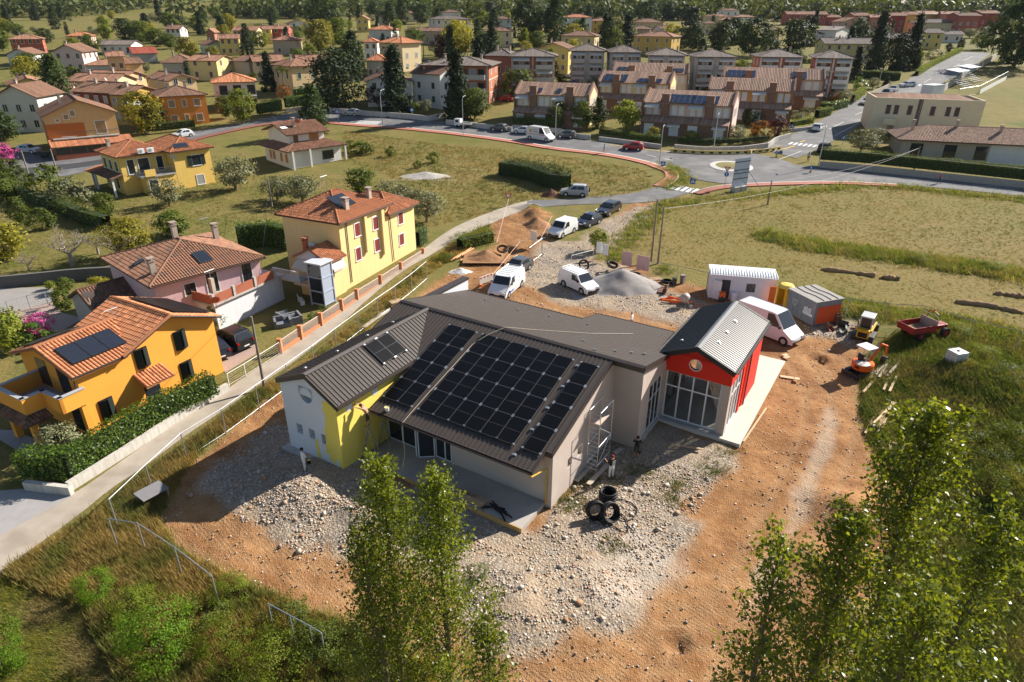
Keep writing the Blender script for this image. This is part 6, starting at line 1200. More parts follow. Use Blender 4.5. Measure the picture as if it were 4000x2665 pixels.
TREES = [
 ('dark','B',650,-40,310,'immense dark broadleaf tree towering over the village',1.0),('yellow','B',600,200,490,'large yellow-green tree below the immense dark tree',1.1),('yew','B',760,480,1010,'broad dark yew filling the street corner',1.1),('spruce','B',905,290,660,'dark spruce behind the broad yew',1.1),('spruce','B',1290,415,1040,'dark spruce in front of the white house',1.0),('spruce','B',1850,470,1095,'very tall dark spruce beside the brick apartment block',.9),('yellow','B',1870,200,540,'large yellow-green lime tree behind the tall spruce',1.0),('dark','B',2070,320,530,'round dark tree beside the lime',1.1),('mid','B',2010,820,1095,'round green tree at the roadside wall',1.05),('dark','B',2100,745,890,'dark tree before the brick apartment block',1.0),('maroon','B',1100,800,980,'dark maroon tree against the white house',1.0),
 ('rust','B',270,790,905,'rust-coloured shrub beside the palm',.9),('spruce','B',450,718,815,'small clipped conifer before the cream villa',1.4),('tall','B',1240,20,240,'twin dark conifers far behind, left one',1.2),('tall','B',1340,10,230,'twin dark conifers far behind, right one',1.2),('dark','B',1530,40,220,'dark round tree on the skyline of the village',1.2),('light','B',1300,190,310,'pale green tree before the long row of chimneys',1.1),('cypress','B',1798,0,110,'thin cypress on the skyline',1.),('cedar','B',2150,0,190,'grey-green cedar on the skyline',1.4),('mid','B',2060,155,270,'spreading tree before the blue-grey house',1.4),('dark','B',1090,20,160,'dark woodland tree behind the bright yellow house',1.2),('mid','B',780,180,440,'mid-green tree between yew and lime',.9),('light','B',60,305,450,'bright green tree beside the red house',1.1),('light','B',345,230,330,'bright green tree below the white gabled house',1.2),('maroon','B',1690,330,540,'brown thinning tree near the tall cream villa',.8),('mid','B',1440,545,640,'green shrub tree before the tall cream villa',1.),('mid','B',390,300,430,'tree hiding the brown house',.8),('dark','B',1180,110,230,'dark tree on the rise',1.),('mid','B',1440,270,340,'low tree before the row of chimneys',1.6),('olive','B',1560,920,1050,'olive tree beside the outside stair',.9),('mid','B',1470,950,1060,'green shrub at the road wall',.9),
 ('mid','A',480,555,730,'wide mid-green tree among the far left gardens',1.3),('mid','A',270,510,620,'tree in the far left gardens, in front of the pink gabled house',1.5),('dark','A',430,285,400,'dark tree behind the pink gabled house',1.2),('mid','A',840,340,510,'tall pale willow beside the long white shed',.9),('light','A',980,250,375,'bright round tree behind the long white shed',1.2),('dark','A',1170,195,400,'large dark tree in the middle of the left village',1.1),('mid','A',1320,215,410,'large mid-green tree right of the large dark one',1.1),('spruce','A',1350,140,290,'pointed dark conifer on the left skyline',1.6),('cedar','A',1670,150,310,'blue-grey cedar on the left skyline',1.),('yellow','A',1740,360,560,'yellow-green willow over the beige bungalow',1.1),('mid','A',1820,180,300,'round tree on the left skyline',1.2),('spruce','A',2040,155,320,'tall pointed dark conifer beside the tiny brick house',1.5),('mid','A',2250,285,410,'round tree below the long beige farmhouse',1.1),('mid','A',1880,540,670,'spreading tree before the yellow gabled house',1.5),('maroon','A',710,495,640,'dark purple tree left of the white cottage roofs',1.1),('olive','A',550,655,760,'grey olive between the left gardens',1.),('mid','A',680,635,730,'tree over the long low white house',1.4),('olive','A',1350,590,670,'olive beside the beige bungalow',1.),('light','A',750,700,790,'light tree among the brown roofs',1.2),('mid','A',30,305,470,'tree at the far left edge of the village',1.),('mid','A',175,245,340,'far tree behind the red house',1.3),('mid','A',1450,285,430,'tree cluster behind the barn',1.5),('mid','A',1570,330,450,'tree behind the yellow-green willow',1.2),('light','A',2235,840,1140,'bright young tree by the road near the white hatchback',.8),('cypress','A',1465,945,1180,'dark conifer in front of the vivid orange house',2.6),('olive','A',1575,1085,1165,'small olive at the flowering fence',1.),('dark','A',40,1050,1290,'dark tree beside the orange and peach house',1.2),('mid','A',2080,900,1090,'green shrubs by the stone-grey villa',.8),('cypress','A',2235,400,525,'slim cypress in a garden row, beside the pale green cottage',1.4),('cypress','A',2280,420,520,'slim cypress in a garden row, middle one',1.4),('cypress','A',2325,400,520,'slim cypress in a garden row, right end one',1.4),
 ('dark','C',130,0,400,'giant dark tree of the pair behind the apartment block, rounded',.9),('tall','C',390,-10,400,'giant dark tree of the pair behind the apartment block, upright',1.2),('poplar','C',345,455,770,'young light-green poplar at the corner of the brick block',1.1),('poplar','C',110,260,430,'light poplar before the giant trees',1.4),('poplar','C',235,230,410,'narrow poplar before the giant trees',.9),('mid','C',790,575,730,'green tree before the white apartment blocks',1.2),('spruce','C',850,125,420,'dark spruce above the white apartment blocks',1.),('spruce','C',1050,125,430,'dark spruce right of its twin above the apartment blocks',1.15),('mid','C',950,165,310,'light tree between the two spruces',1.),('mid','C',1330,315,460,'round tree before the ochre loggia house',1.2),('dark','C',1270,0,190,'dark tree of the skyline pair, left',1.1),('dark','C',1440,5,190,'dark tree of the skyline pair, right',1.1),('cedar','C',1620,20,430,'great blue-grey cedar with layered boughs',.95),('dark','C',1660,215,460,'dark round tree below the great cedar',1.),('dark','C',1910,200,470,'dark round tree over the white apartment block',1.1),('dark','C',2190,165,520,'large dark tree right of the apartment blocks',1.),('dark','C',850,-20,170,'far dark tree behind the spruces',1.4),
 ('mid','C',420,945,1180,'street tree in front of the row house with blue awnings',.9),('mid','C',640,940,1190,'larger street tree in front of the row house with blue awnings',1.),('tall','C',790,895,1180,'ivy-clad upright tree at the end of the row house',1.1),('light','C',1050,925,1220,'bright light-green tree between the row houses',.95),('mid','C',60,645,910,'green tree left of the young poplar',1.2),('mid','C',450,685,790,'tree at the foot of the young poplar',1.1),('olive','C',750,705,820,'olive before the cream infill row house',1.2),('light','C',265,1015,1130,'small bright tree behind the street wall',1.),('oliveb','C',60,1035,1120,'olive shrub behind the street wall',.9),('yellow','C',1290,1165,1300,'yellow-green round shrub in a front garden',1.1),('yellow','C',1640,1195,1310,'yellow-green broad shrub in the corner garden',1.5),('bush','C',1860,1140,1240,'dark round shrub on the corner garden wall',1.),('olive','C',2040,1145,1300,'spreading olive in the corner garden',1.3),('rust','C',2262,1105,1295,'clipped bronze-green dome shrub in the corner garden',.95),('dark','C',2170,995,1150,'dark shrub tree behind the corner row house',1.),('mid','C',2275,995,1120,'green shrub tree behind the corner row house',1.3),('mid','C',1770,800,890,'olive-grey shrub beside the rear row house',1.2),('spruce','C',2150,550,650,'small dark tree before the right-hand apartment block',1.4),
 ('dark','D',220,175,490,'big dark round tree left of the brick and white block',1.2),('cypress','D',345,130,310,'dark conifer behind the big dark round tree',2.2),('spruce','D',735,220,490,'dark spruce above the yellow houses',1.),('spruce','D',960,85,660,'very tall dark spruce at the side road, left of the pair',.72),('spruce','D',1290,105,640,'very tall dark spruce at the side road, right of the pair',.72),('yew','D',1160,295,650,'dark shaggy tree between the tall spruces',.9),('dark','D',2260,-40,620,'huge dark tree overhanging the end of the sports field',.95),('light','D',1350,450,640,'bright green tree below the tall spruces',.9),('oliveb','D',1510,435,545,'wide olive shrub behind the long hedge',1.6),('dark','D',1655,380,480,'clipped dark round tree behind the long hedge',.9),('olive','D',855,1185,1400,'spreading olive tree in front of the cream block, front one',1.35),('olive','D',985,1165,1330,'olive tree in front of the cream block, rear one',1.3),('lush','D',830,695,825,'rounded green tree at the side road',1.),('olive','D',960,700,820,'olive at the side road',1.),('spruce','D',1080,690,800,'clipped cone at the side road',1.8),('olive','D',250,1005,1130,'olive in the last front garden',1.2),('oliveb','D',350,965,1060,'olive shrub behind the clipped hedge',1.2),('maroon','D',85,1055,1260,'dark maroon round tree on the corner',.9),('olive','D',690,815,930,'grey olive above the flowering hedge',1.3),('rust','D',600,830,930,'bronze shrub above the flowering hedge',1.),('olive','D',1850,245,350,'olive beside the hedge end',1.8),('olive','D',1995,220,330,'olive under the huge dark tree',1.5),('cypress','D',1755,325,440,'slim cypress by the low white garage',1.6),('cypress','D',1785,330,440,'slim cypress by the low white garage, right one',1.6),('mid','D',610,65,140,'tree below the skyline woods',1.4),('lush','D',1890,340,405,'clipped low bush by the road end',1.4),
 ('olive','E',2170,285,570,'olive tree on the lawn beside the white house',1.1),('olive','E',1560,500,715,'olive tree in front of the yellow house',1.15),('olive','F',430,95,340,'large olive behind the tall yellow house, front one',1.15),('olive','F',200,110,320,'large olive behind the tall yellow house, left one',1.2),('mid','F',970,30,240,'brown-green bush tree behind the tall yellow house',1.3),('olive','F',1250,165,460,'olive hanging over the tall yellow house roof',1.2),('olive','F',1570,240,510,'olive to the right of the tall yellow house',1.1),('olive','F',1400,190,460,'olive between its neighbours behind the tall yellow house',1.),
 ('mid','E',120,315,530,'small round tree by the road telephone poles',1.),('bush','E',470,375,680,'dense shrub tree in the orchard hedge',.9),('oliveb','E',680,490,730,'broad grey-green shrub before the yellow house',1.1),('mid','E',60,500,650,'orchard tree at the left edge',1.4),('mid','E',200,665,890,'slender orchard tree standing alone',.7),('bush','E',400,765,930,'low orchard bush near the slender tree',1.),('mid','E',980,625,830,'young tree with a basket at its foot',.9),('mid','E',1600,785,990,'round persimmon tree behind the pink house',1.35),('yellow','E',70,920,1210,'yellowing tree at the left edge of the orchard',1.2),('yellow','E',1200,860,1180,'half-leafed old tree behind the pink house',1.1),
 ('light','I',100,540,900,'light green bushy shrub left of the orange house',.9),('lush','I',330,660,830,'green shrub under the flowering crape myrtle',1.2),('flower','I',400,560,760,'magenta flowering crape myrtle',.9),('mid','I',610,225,330,'rounded shrub beside the driveway gate',1.2),('bush','I',610,325,480,'dark green shrub beside the folded parasol',.9),('yellow','I',930,210,330,'yellow-green shrub before the brown low roof',1.2),('light','I',465,250,310,'small green plant on the gate pillar',1.),('olive','N',600,420,700,'small olive in front of the orange house terrace',1.0),('flower','A',40,1350,1500,'magenta bougainvillea at the road edge',1.4),('lush','I',1990,470,680,'dark laurel at the corner of the orange house',.55),
 ('bush','B',1240,1350,1440,'small dark bush in the meadow beside the rubble heap',.9),('bush','B',1640,1400,1500,'round dark bush alone in the meadow',.95),('bush','B',1490,1480,1550,'low bush at the rubble heap',.9),('light','G',1260,580,780,'leafy sapling on the gravel track edge',.9),('bush','B',920,1300,1420,'dark hedge bush right of the white house, wide',1.6),('bush','B',1020,1320,1420,'dark hedge bush right of the white house, end one',1.),
]
for T in TREES: tree(T[0], T[1], T[2], T[3], T[4], T[5], T[6])
def in_any(P): return any(inside(q_, np.array([P[0]]), np.array([P[1]]))[0] for q_ in (MEADOW, FIELD, SITE, PITCH_))
# further trees among the far houses
hs = [o for o in col.objects if o.parent is None and o.get('category') in ('house', 'apartment block', 'building', 'barn')]
HX = []
for o in hs:
    w_ = [c for c in o.children if c.name.startswith('wall') and c.data]
    if w_:
        c = np.array([list(o.matrix_basis @ v.co) for v in w_[0].data.vertices])[:, :2];HX.append((c.mean(0), np.ptp(c, axis=0).max()/2+1.5, o['label']))
rg = np.random.default_rng(5);n_ = 0;tries = 0
KN = [('mid',7,1.),('dark',9,1.),('light',6,1.),('mid',8,1.2),('spruce',11,.9),('yellow',7,1.),('olive',4.5,1.),('tall',11,1.),('cypress',9,1.)]
while n_ < 190 and tries < 6000:
    tries += 1;Y_ = 135+345*rg.random()**.8;X_ = Y_*rg.uniform(-.88,.86)
    p = np.array([X_, Y_])
    if any(np.hypot(*(p-c)) < r_ for c, r_, _ in HX) or in_any(p): continue
    if any(segdist(q_, np.array([X_]), np.array([Y_]), False)[0] < 5 for q_ in (WU, WL, NU, NL, EU)): continue
    if X_ > Y_*.62 and Y_ < 190: continue
    k, h_, wf = KN[int(rg.integers(0, len(KN)))];h_ *= rg.uniform(.6,1.15)
    nm = {'mid': 'green broadleaf tree', 'dark': 'dark broadleaf tree', 'light': 'light green tree', 'spruce': 'dark spruce', 'yellow': 'yellowish tree', 'olive': 'grey olive', 'tall': 'upright dark tree', 'cypress': 'slim cypress'}[k]
    hl_ = min(HX, key=lambda e: np.hypot(*(p-e[0])))[2];tree(k, None,0,0,0, nm+' near the '+' '.join(hl_.replace(',', '').split()[:9]), wf, p=p, hgt=h_, group='trees among the far houses');n_ += 1
# palms
def palm(t, x, y0, y1, label):
    p = pt(t, x, y1);h_ = topheight(p,0, px(t, x, y0)[1]);o = thing('palm_tree', label, 'palm',(p[0], p[1], gz(p)),0);MB().tube([(0,0,-.1),(.05,0, h_*.5),(0,0, h_*.82)],[.2,.16,.15],8).build('trunk', bark, o);P_ = [];rg_ = np.random.default_rng(int(x))
    for k in range(34):
        a = rg_.random()*6.28;e = rg_.uniform(-.5,1.1);l = h_*.2
        for s in np.linspace(.25,1,9): P_.append((l*s*math.cos(a)*math.cos(e), l*s*math.sin(a)*math.cos(e), h_*.84+l*s*math.sin(e)-.35*l*s*s))
    V, F, r = leaves(np.array(P_),.45, rg_,0);obj('crown', npmesh('crown', V, F, G_['mid'], r), o)
palm('B',270,600,895, 'fan palm in the garden of the cream villa');palm('B',5,670,940, 'fan palm beside the white villa');palm('B',1543,305,555, 'tall thin palm before the brown thinning tree')
# bare fruit trees
def bare(t, x, y0, y1, label, leafy=0):
    p = pt(t, x, y1);h_ = topheight(p,0, px(t, x, y0)[1]);o = thing('fruit_tree', label, 'tree',(p[0], p[1], gz(p)),0);r_ = random.Random(int(x));mb = MB();tips = []
    def br(a, d, l, rad, lv):
        b = a+d*l;mid = (a+b)/2+Vector((r_.uniform(-.1,.1), r_.uniform(-.1,.1), r_.uniform(-.03,.08)))*l;mb.tube([a, mid, b],[rad, rad*.8, rad*.6],5 if lv > 1 else 4);tips.append(b)
        if lv:
            for _ in range(4 if lv > 1 else 3): br(b if r_.random() < .6 else mid,(d*.55+Vector((r_.uniform(-1,1), r_.uniform(-1,1), r_.uniform(-.2,.8)))*.75).normalized(), l*r_.uniform(.5,.8), rad*.5, lv-1)
    mb.tube([(0,0,-.1),(.05,0, h_*.3)],[h_*.05, h_*.04],8)
    for k in range(5): br(Vector((.05,0, h_*.28)), Vector((math.cos(k*1.26), math.sin(k*1.26),.75)).normalized(), h_*.3, h_*.022,3)
    mb.build('trunk', mat('grey_bark',(.3,.26,.22),.9, var=.2), o)
    if leafy:
        rg_ = np.random.default_rng(3);q_ = np.array([list(v) for v in tips]);P_ = q_[rg_.integers(0, len(q_), leafy)]+rg_.normal(size=(leafy,3))*.2;V, F, r = leaves(P_,.14, rg_);obj('crown', npmesh('crown', V, F, G_['yellow'], r), o)
bare('E',670,880,1270, 'bare-branched old fruit tree in the orchard',200);bare('E',1100,870,1240, 'old fruit tree with thin remaining leaves',1400);bare('E',905,940,1160, 'small half-bare fruit tree between the two old ones',300);bare('E',270,1150,1310, 'little leafless tree near the boundary fence',0)
# hedges: a dense body of leaves along a line
def hedge(label, pts, w_, h_, m, dens=26, leaf=.14, name='hedge', z0=0., jit=.12, seed=1, tpr=0.):
    P = np.array(pts);L = np.hypot(*np.diff(P, axis=0).T).sum();n = int(L*(w_+2*h_)*dens*1.4);rg = np.random.default_rng(seed);q_ = resample(P, max(8, int(L*3)));s = rg.random(n)*(len(q_)-1.001);i = s.astype(int);f = (s-i)[:, None];c = q_[i]*(1-f)+q_[i+1]*f
    t = (q_[i+1]-q_[i]);t /= np.linalg.norm(t, axis=1)[:, None]+1e-9;nr = np.stack([t[:,1],-t[:,0]],1)
    per = rg.random(n)*(w_+2*h_);u = np.where(per < h_,-w_/2, np.where(per < h_+w_, per-h_-w_/2, w_/2));z = np.where(per < h_, per, np.where(per < h_+w_, h_, per-h_-w_));lump = 1+jit*2*(fbm(s*.3, z*1.5,1.,2, seed)-.5)
    u = u*lump+rg.normal(size=n)*jit*.6;z = np.clip(z*(1+jit*(fbm(s*.25, s*0,1.,2, seed+3)-.5)*2)+rg.normal(size=n)*jit*.6,.02, None)
    xy = c+nr*u[:, None];ctr = xy[0];zz = base_z(xy[:,1])+z0+z;nn = np.stack([nr[:,0]*np.sign(u)*(per < h_)+nr[:,0]*np.sign(u)*(per > h_+w_), nr[:,1]*np.sign(u)*((per < h_) | (per > h_+w_)), np.where((per > h_) & (per < h_+w_),1.,.2)],1)
    V, F, r = leaves(np.stack([xy[:,0], xy[:,1], zz],1), leaf*(.6+.8*rg.random(n)), rg,.1, nn)
    o = thing(name, label, 'hedge',(ctr[0], ctr[1], float(base_z(ctr[1]))),0);V = V-np.array([ctr[0], ctr[1], float(base_z(ctr[1]))]);f_ = obj('foliage', npmesh('foliage', V, F, m, r), o)
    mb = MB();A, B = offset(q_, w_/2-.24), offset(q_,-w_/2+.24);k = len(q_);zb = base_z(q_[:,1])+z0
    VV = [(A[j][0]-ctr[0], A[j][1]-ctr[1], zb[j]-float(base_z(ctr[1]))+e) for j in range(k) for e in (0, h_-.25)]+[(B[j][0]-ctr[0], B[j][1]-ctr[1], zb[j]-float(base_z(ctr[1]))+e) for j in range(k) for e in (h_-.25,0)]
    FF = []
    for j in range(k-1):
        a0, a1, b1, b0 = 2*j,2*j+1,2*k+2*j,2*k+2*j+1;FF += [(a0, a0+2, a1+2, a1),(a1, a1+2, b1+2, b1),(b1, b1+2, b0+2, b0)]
    mb.add(VV, FF).build('shaded_core', mat('hedge_shade',(.03,.045,.014),.95), o);return o  # solid core, coloured dark to stand for the shade behind the leaves
def hp(t, pts): return [pt(t, *p) for p in pts]
LRL = G_['laurel']
hedge('thick glossy laurel hedge along the lane below the orange house',[at(*px('N',640,905)), at(*px('N',980,690)), at(*px('N',1400,420)), at(*px('N',1990,130))],1.15,1.55, LRL,90,.15, z0=.55);hedge('short laurel hedge end beside the pedestrian gate',[at(*px('N',260,880)), at(*px('N',700,880))],1.2,1.55, LRL,90,.15, z0=.5, seed=4)
hedge('tall dark laurel hedge left of the tall yellow house', hp('F',[(-150,760),(0,735),(170,730),(330,770)]),1.4,2.9, LRL,45,.16, seed=5);hedge('dark clipped hedge right of the tall yellow house', hp('F',[(1490,740),(1560,690)]),1.0,2.0, LRL,60,.14, seed=6)
hedge('long clipped dark hedge above the stone wall on the east road', hp('H',[(460,105),(900,140),(1500,205),(2354,300),(2700,350)]),1.3,1.9, G_['mid'],50,.13, z0=1.0, seed=7);hedge('laurel hedge above the road wall before the cream villa, right piece', hp('B',[(275,1015),(640,965)]),1.3,2.3, LRL,30,.2, z0=.6, seed=8);hedge('laurel hedge above the road wall before the cream villa, left piece', hp('B',[(20,1075),(240,1035)]),1.3,2.3, LRL,30,.2, z0=.6, seed=9);hedge('tall hedge behind the two roadside laurel hedges', hp('B',[(350,890),(620,870)]),1.0,2.0, LRL,25,.2, seed=10)
hedge('street hedge in front of the row house with blue awnings', hp('C',[(0,1165),(450,1200)]),1.0,1.5, G_['mid'],30,.18, z0=.7, seed=11);hedge('garden hedge of the cream infill row house', hp('C',[(805,1255),(1100,1300),(1360,1330)]),1.1,1.1, G_['mid'],35,.18, z0=.6, seed=12);hedge('corner garden hedge behind the iron fence', hp('C',[(1520,1330),(1750,1345),(2060,1340),(2354,1310)]),.9,.9, G_['dark'],40,.16, z0=.6, seed=13)
hedge('sunlit long hedge climbing along the side road', hp('D',[(1360,700),(1500,610),(1770,475)]),1.2,1.6, G_['vine'],30,.22, seed=14);hedge('clipped hedge with red flowers beside the parked grey car', hp('D',[(300,985),(560,1020),(720,985)]),1.2,1.8, LRL,30,.2, seed=15);hedge('sunlit clipped hedge around the last front garden', hp('D',[(440,1085),(560,1060)]),1.4,1.9, G_['vine'],35,.18, seed=16);hedge('flowering hedge along the side road wall', hp('D',[(770,960),(870,890)]),1.0,1.8, G_['vine'],30,.2, z0=.6, seed=17);hedge('low bright hedge on the corner wall by the white car', hp('D',[(205,1195),(400,1165)]),1.0,1.2, G_['vine'],35,.18, z0=.7, seed=18);hedge('dark hedge below the tall spruces', hp('D',[(830,715),(1210,740)]),1.5,2.2, G_['mid'],20,.25, seed=19);hedge('flowering fence hedge below the vivid orange house', hp('A',[(1400,1235),(1800,1190)]),1.0,1.6, G_['mid'],25,.2, z0=.5, seed=20)
hedge('overgrown dark hedge crossing the meadow', hp('G',[(380,70),(640,110),(860,190),(1000,200)]),2.6,2.3, G_['dark'],45,.2, seed=21, jit=.5);hedge('ivy-covered bank beside the lane', hp('G',[(-10,760),(150,720),(280,690)]),1.6,1.4, G_['vine'],70,.14, seed=22, jit=.4);hedge('orchard vine row, front', hp('E',[(60,560),(300,690),(500,760)]),1.6,1.9, G_['mid'],22,.2, seed=23, jit=.5);hedge('orchard vine row, rear', hp('E',[(540,760),(760,860),(1000,930)]),1.6,1.9, G_['mid'],22,.2, seed=24, jit=.5)
# woods on the hills
rg = np.random.default_rng(12);n = 11000;Yw = 480+2400*rg.random(n)**1.6;Xw = Yw*rg.uniform(-.95,.95, n)
ok = fbm(Xw, Yw,130,3,4)+.12*(Yw > 900) > .36;Xw, Yw = Xw[ok], Yw[ok];n = len(Xw);k = 26;hh = rg.uniform(7,14, n)
B = np.stack([Xw, Yw, base_z(Yw)],1);a = rg.random((n, k))*6.28;h01 = rg.random((n, k));rr = np.sqrt(np.clip(1-(2*h01-1)**2,0,1))*.5*rg.uniform(.6,1.1,(n, k))
P = B[:, None]+np.stack([rr*np.cos(a), rr*np.sin(a),.1+.9*h01],-1)*hh[:, None, None];nr = np.stack([np.cos(a)*rr*2, np.sin(a)*rr*2, h01*1.4-.3],-1).reshape(-1,3)
V, F, r = leaves(P.reshape(-1,3), np.repeat(hh*.3, k)*rg.uniform(.7,1.3, n*k), rg,.1, nr);r = np.repeat(np.repeat(rg.random(n), k)*.75+.25*rg.random(n*k),4)
tag(obj('woodland', npmesh('woodland', V, F, G_['wood'], r)), 'wooded hillside of dark broadleaf trees behind the village', 'woodland', kind='stuff')
# ------------------------------------------------------------------ vehicles
def paintm(n, c): return mat('car_paint_'+n, c,.3,.0, spec=.5, coat=.6)
CP_ = {'white': paintm('white',(.68,.69,.7)), 'navy': paintm('navy',(.012,.018,.04)), 'black': paintm('black',(.01,.01,.011)), 'silver': paintm('silver',(.4,.41,.42)), 'grey': paintm('grey',(.08,.085,.09)), 'red': paintm('red',(.35,.008,.015)), 'pinkwhite': paintm('shell',(.62,.6,.62)), 'blue': paintm('blue',(.02,.08,.3)), 'sky': paintm('pale',(.5,.54,.58))}
DIM = {'hatch': (3.8,1.66,1.48,.95,.95,1.7,.7,.12), 'wagon': (4.7,1.8,1.45,.93,1.35,2.15,.55,.1), 'suv': (4.1,1.75,1.66,1.02,1.1,1.75,.45,.15), 'van': (4.4,1.8,1.85,1.12,.95,1.6,.2,.1), 'bigvan': (5.9,2.0,2.55,1.35,.95,1.9,.15,.12), 'midvan': (5.0,1.95,1.95,1.2,.9,1.55,.15,.1)}
def car(kind, t, c, d, colr, label, cat=None, extra=None, group=None):
    p = pt(t, *c);q_ = pt(t, c[0]+d[0], c[1]+d[1]);yaw = math.atan2(q_[1]-p[1], q_[0]-p[0]);L, W, H, B, hood, scr, rr, fb = DIM[kind];isvan = 'van' in kind;h = L/2
    o = thing({'van': 'delivery_van', 'bigvan': 'delivery_van', 'midvan': 'delivery_van'}.get(kind, 'parked_car'), label, cat or ('van' if isvan else 'car'),(p[0], p[1], gz(p)), yaw, group);m = CP_[colr]
    low = [(h,.28),(h,.6),(h-fb,.78),(h-hood, B)];rb = (-h+(.05 if isvan else .1), B);up = [(h-hood, B),(h-scr, H-.04),(h-scr-.35, H),(-h+rr+.25, H),(-h+rr, H-.05), rb];back = [(-h,.7),(-h,.28)]
    out = low+up[1:]+back;w = W/2;tum = .1 if isvan else .17
    yy = lambda z: w-(tum*((z-B)/(H-B))**1.2 if z > B else (.03 if z < .4 else 0))
    n = len(out);V = [(x,-yy(z), z) for x, z in out]+[(x, yy(z), z) for x, z in out];F = [(i, n+i, n+(i+1) % n,(i+1) % n)[::-1] for i in range(n)];iu = list(range(3,3+len(up)));il = [0,1,2,3,3+len(up)-1]+list(range(3+len(up), n))
    for s in (0, n): F += [tuple((s+i) for i in (il if s else il[::-1]))[::-1], tuple((s+i) for i in (iu if s else iu[::-1]))[::-1]]
    mb = MB().add(V, F);b = mb.build('body', m, o, bevel=.03);bm = bmesh.new();bm.from_mesh(b.data);bmesh.ops.recalc_face_normals(bm, faces=bm.faces);bm.to_mesh(b.data);bm.free()
    def pane(name, P): MB().add(P,[tuple(range(len(P)))]).build(name, glass, o)
    x0, z0, x1, z1 = h-hood-.03, B+.04, h-scr+.02, H-.08;e = .02
    pane('windscreen',[(x0+e,-yy(z0)+.1, z0+e),(x0+e, yy(z0)-.1, z0+e),(x1+e, yy(z1)-.1, z1+e),(x1+e,-yy(z1)+.1, z1+e)])
    if not isvan or kind == 'van': xr = -h+rr*.5+.03;pane('rear_window',[(-h+.12-e*2,-yy(B)+.14, B+.08),(-h+rr-e*2,-yy(H)+.14, H-.12),(-h+rr-e*2, yy(H)-.14, H-.12),(-h+.12-e*2, yy(B)-.14, B+.08)])
    for s in (-1,1):
        xe = -h+rr+.22 if not isvan else h-scr-.75;zt = H-.12
        Z0 = B+.05;a = [(h-hood-.28, Z0),(h-scr-.16, zt),(xe, zt),(xe-.12 if not isvan else xe, Z0)]
        mid = (a[0][0]+a[3][0])/2
        for seg in (([a[0], a[1],(mid, zt),(mid+.02, Z0)],[(mid-.05, Z0),(mid-.05, zt), a[2], a[3]]) if not isvan else (a,)): pane('side_window',[(x, s*(yy(z)+.006), z) for x, z in seg])
        MB().box((h-hood-.35, s*(w+.09), B+.12),(.12,.2,.16)).build('mirror', m if not isvan else black, o);MB().box((h-.06, s*(w-.28),.68),(.14,.34,.16)).build('headlight', mat('headlight',(.6,.62,.65),.1), o, bevel=.02);MB().box((-h+.03, s*(w-.14),.95 if isvan else .85),(.1,.16,.34 if isvan else .2)).build('taillight', mat('taillight',(.35,.01,.01),.2), o)
    for f, z in ((1,.42),(-1,.45)): MB().box((f*(h-.02),0, z),(.1, W*.86,.22)).build('bumper', black if isvan or kind == 'suv' else m, o, bevel=.02);MB().box((f*(h+.032),0,.52),(.012,.5,.11)).build('number_plate', white, o)
    r = .33 if isvan else .31;r = .36 if kind == 'bigvan' else r;wx = (h-.82,-h+.8 if not isvan else -h+.9)
    for x in wx:
        for s in (-1,1):
            MB().cyl((x, s*(w-.035), r+.03), r+.07,.08,20, 'y').build('wheel_arch', black, o);ty = MB().cyl((x, s*(w-.09), r), r,.2,20, 'y').build('wheel', rubber, o);MB().cyl((x, s*(w+.012), r), r*.62,.012,14, 'y').build('rim', alu, ty)
    if extra: extra(o, L, W, H)
    return o
def rack(o, L, W, H):
    mb = MB()
    for s in (-1,1): mb.tube([(-L/2+.3, s*(W/2-.2), H+.14),(L/2-1.6, s*(W/2-.2), H+.14)],.025,5)
    for i in range(7): mb.tube([(-L/2+.35+i*(L-2.1)/6,-W/2+.2, H+.14),(-L/2+.35+i*(L-2.1)/6, W/2-.2, H+.14)],.02,5);mb.bx(-L/2+.33+i*(L-2.1)/6,-L/2+.37+i*(L-2.1)/6,-W/2+.22,-W/2+.26, H-.03, H+.14);mb.bx(-L/2+.33+i*(L-2.1)/6,-L/2+.37+i*(L-2.1)/6, W/2-.26, W/2-.22, H-.03, H+.14)
    mb.build('roof_rack', alu, o)
def sideart(o, L, W, H):
    rack(o, L, W, H)
    for s in (-1,1): MB().add([(L/2-1.0, s*(W/2+.012),.45),(L/2-1.9, s*(W/2+.012),.45),(L/2-2.6, s*(W/2-.07), H-.15),(L/2-1.9, s*(W/2-.07), H-.15)],[(0,1,2,3)]).build('blue_livery', mat('blue_vinyl',(.01,.13,.5),.35), o)
    txt(o, 'electric',.2, Matrix.Translation((-.9, W/2+.01,1.35)) @ Matrix.Rotation(math.pi,4, 'Z') @ Matrix.Rotation(math.pi/2,4, 'X'), mat('blue_vinyl'))
def txt(parent, s, size, M, m, name='lettering'):
    c = bpy.data.curves.new(name, 'FONT');c.body = s;c.size = size;c.align_x = 'CENTER';c.extrude = .002;t_ = bpy.data.objects.new(name, c);col.objects.link(t_);dg = bpy.context.evaluated_depsgraph_get();me = bpy.data.meshes.new_from_object(t_.evaluated_get(dg));bpy.data.objects.remove(t_);me.materials.clear();me.materials.append(m);o = obj(name, me, parent);o.matrix_local = M;return o
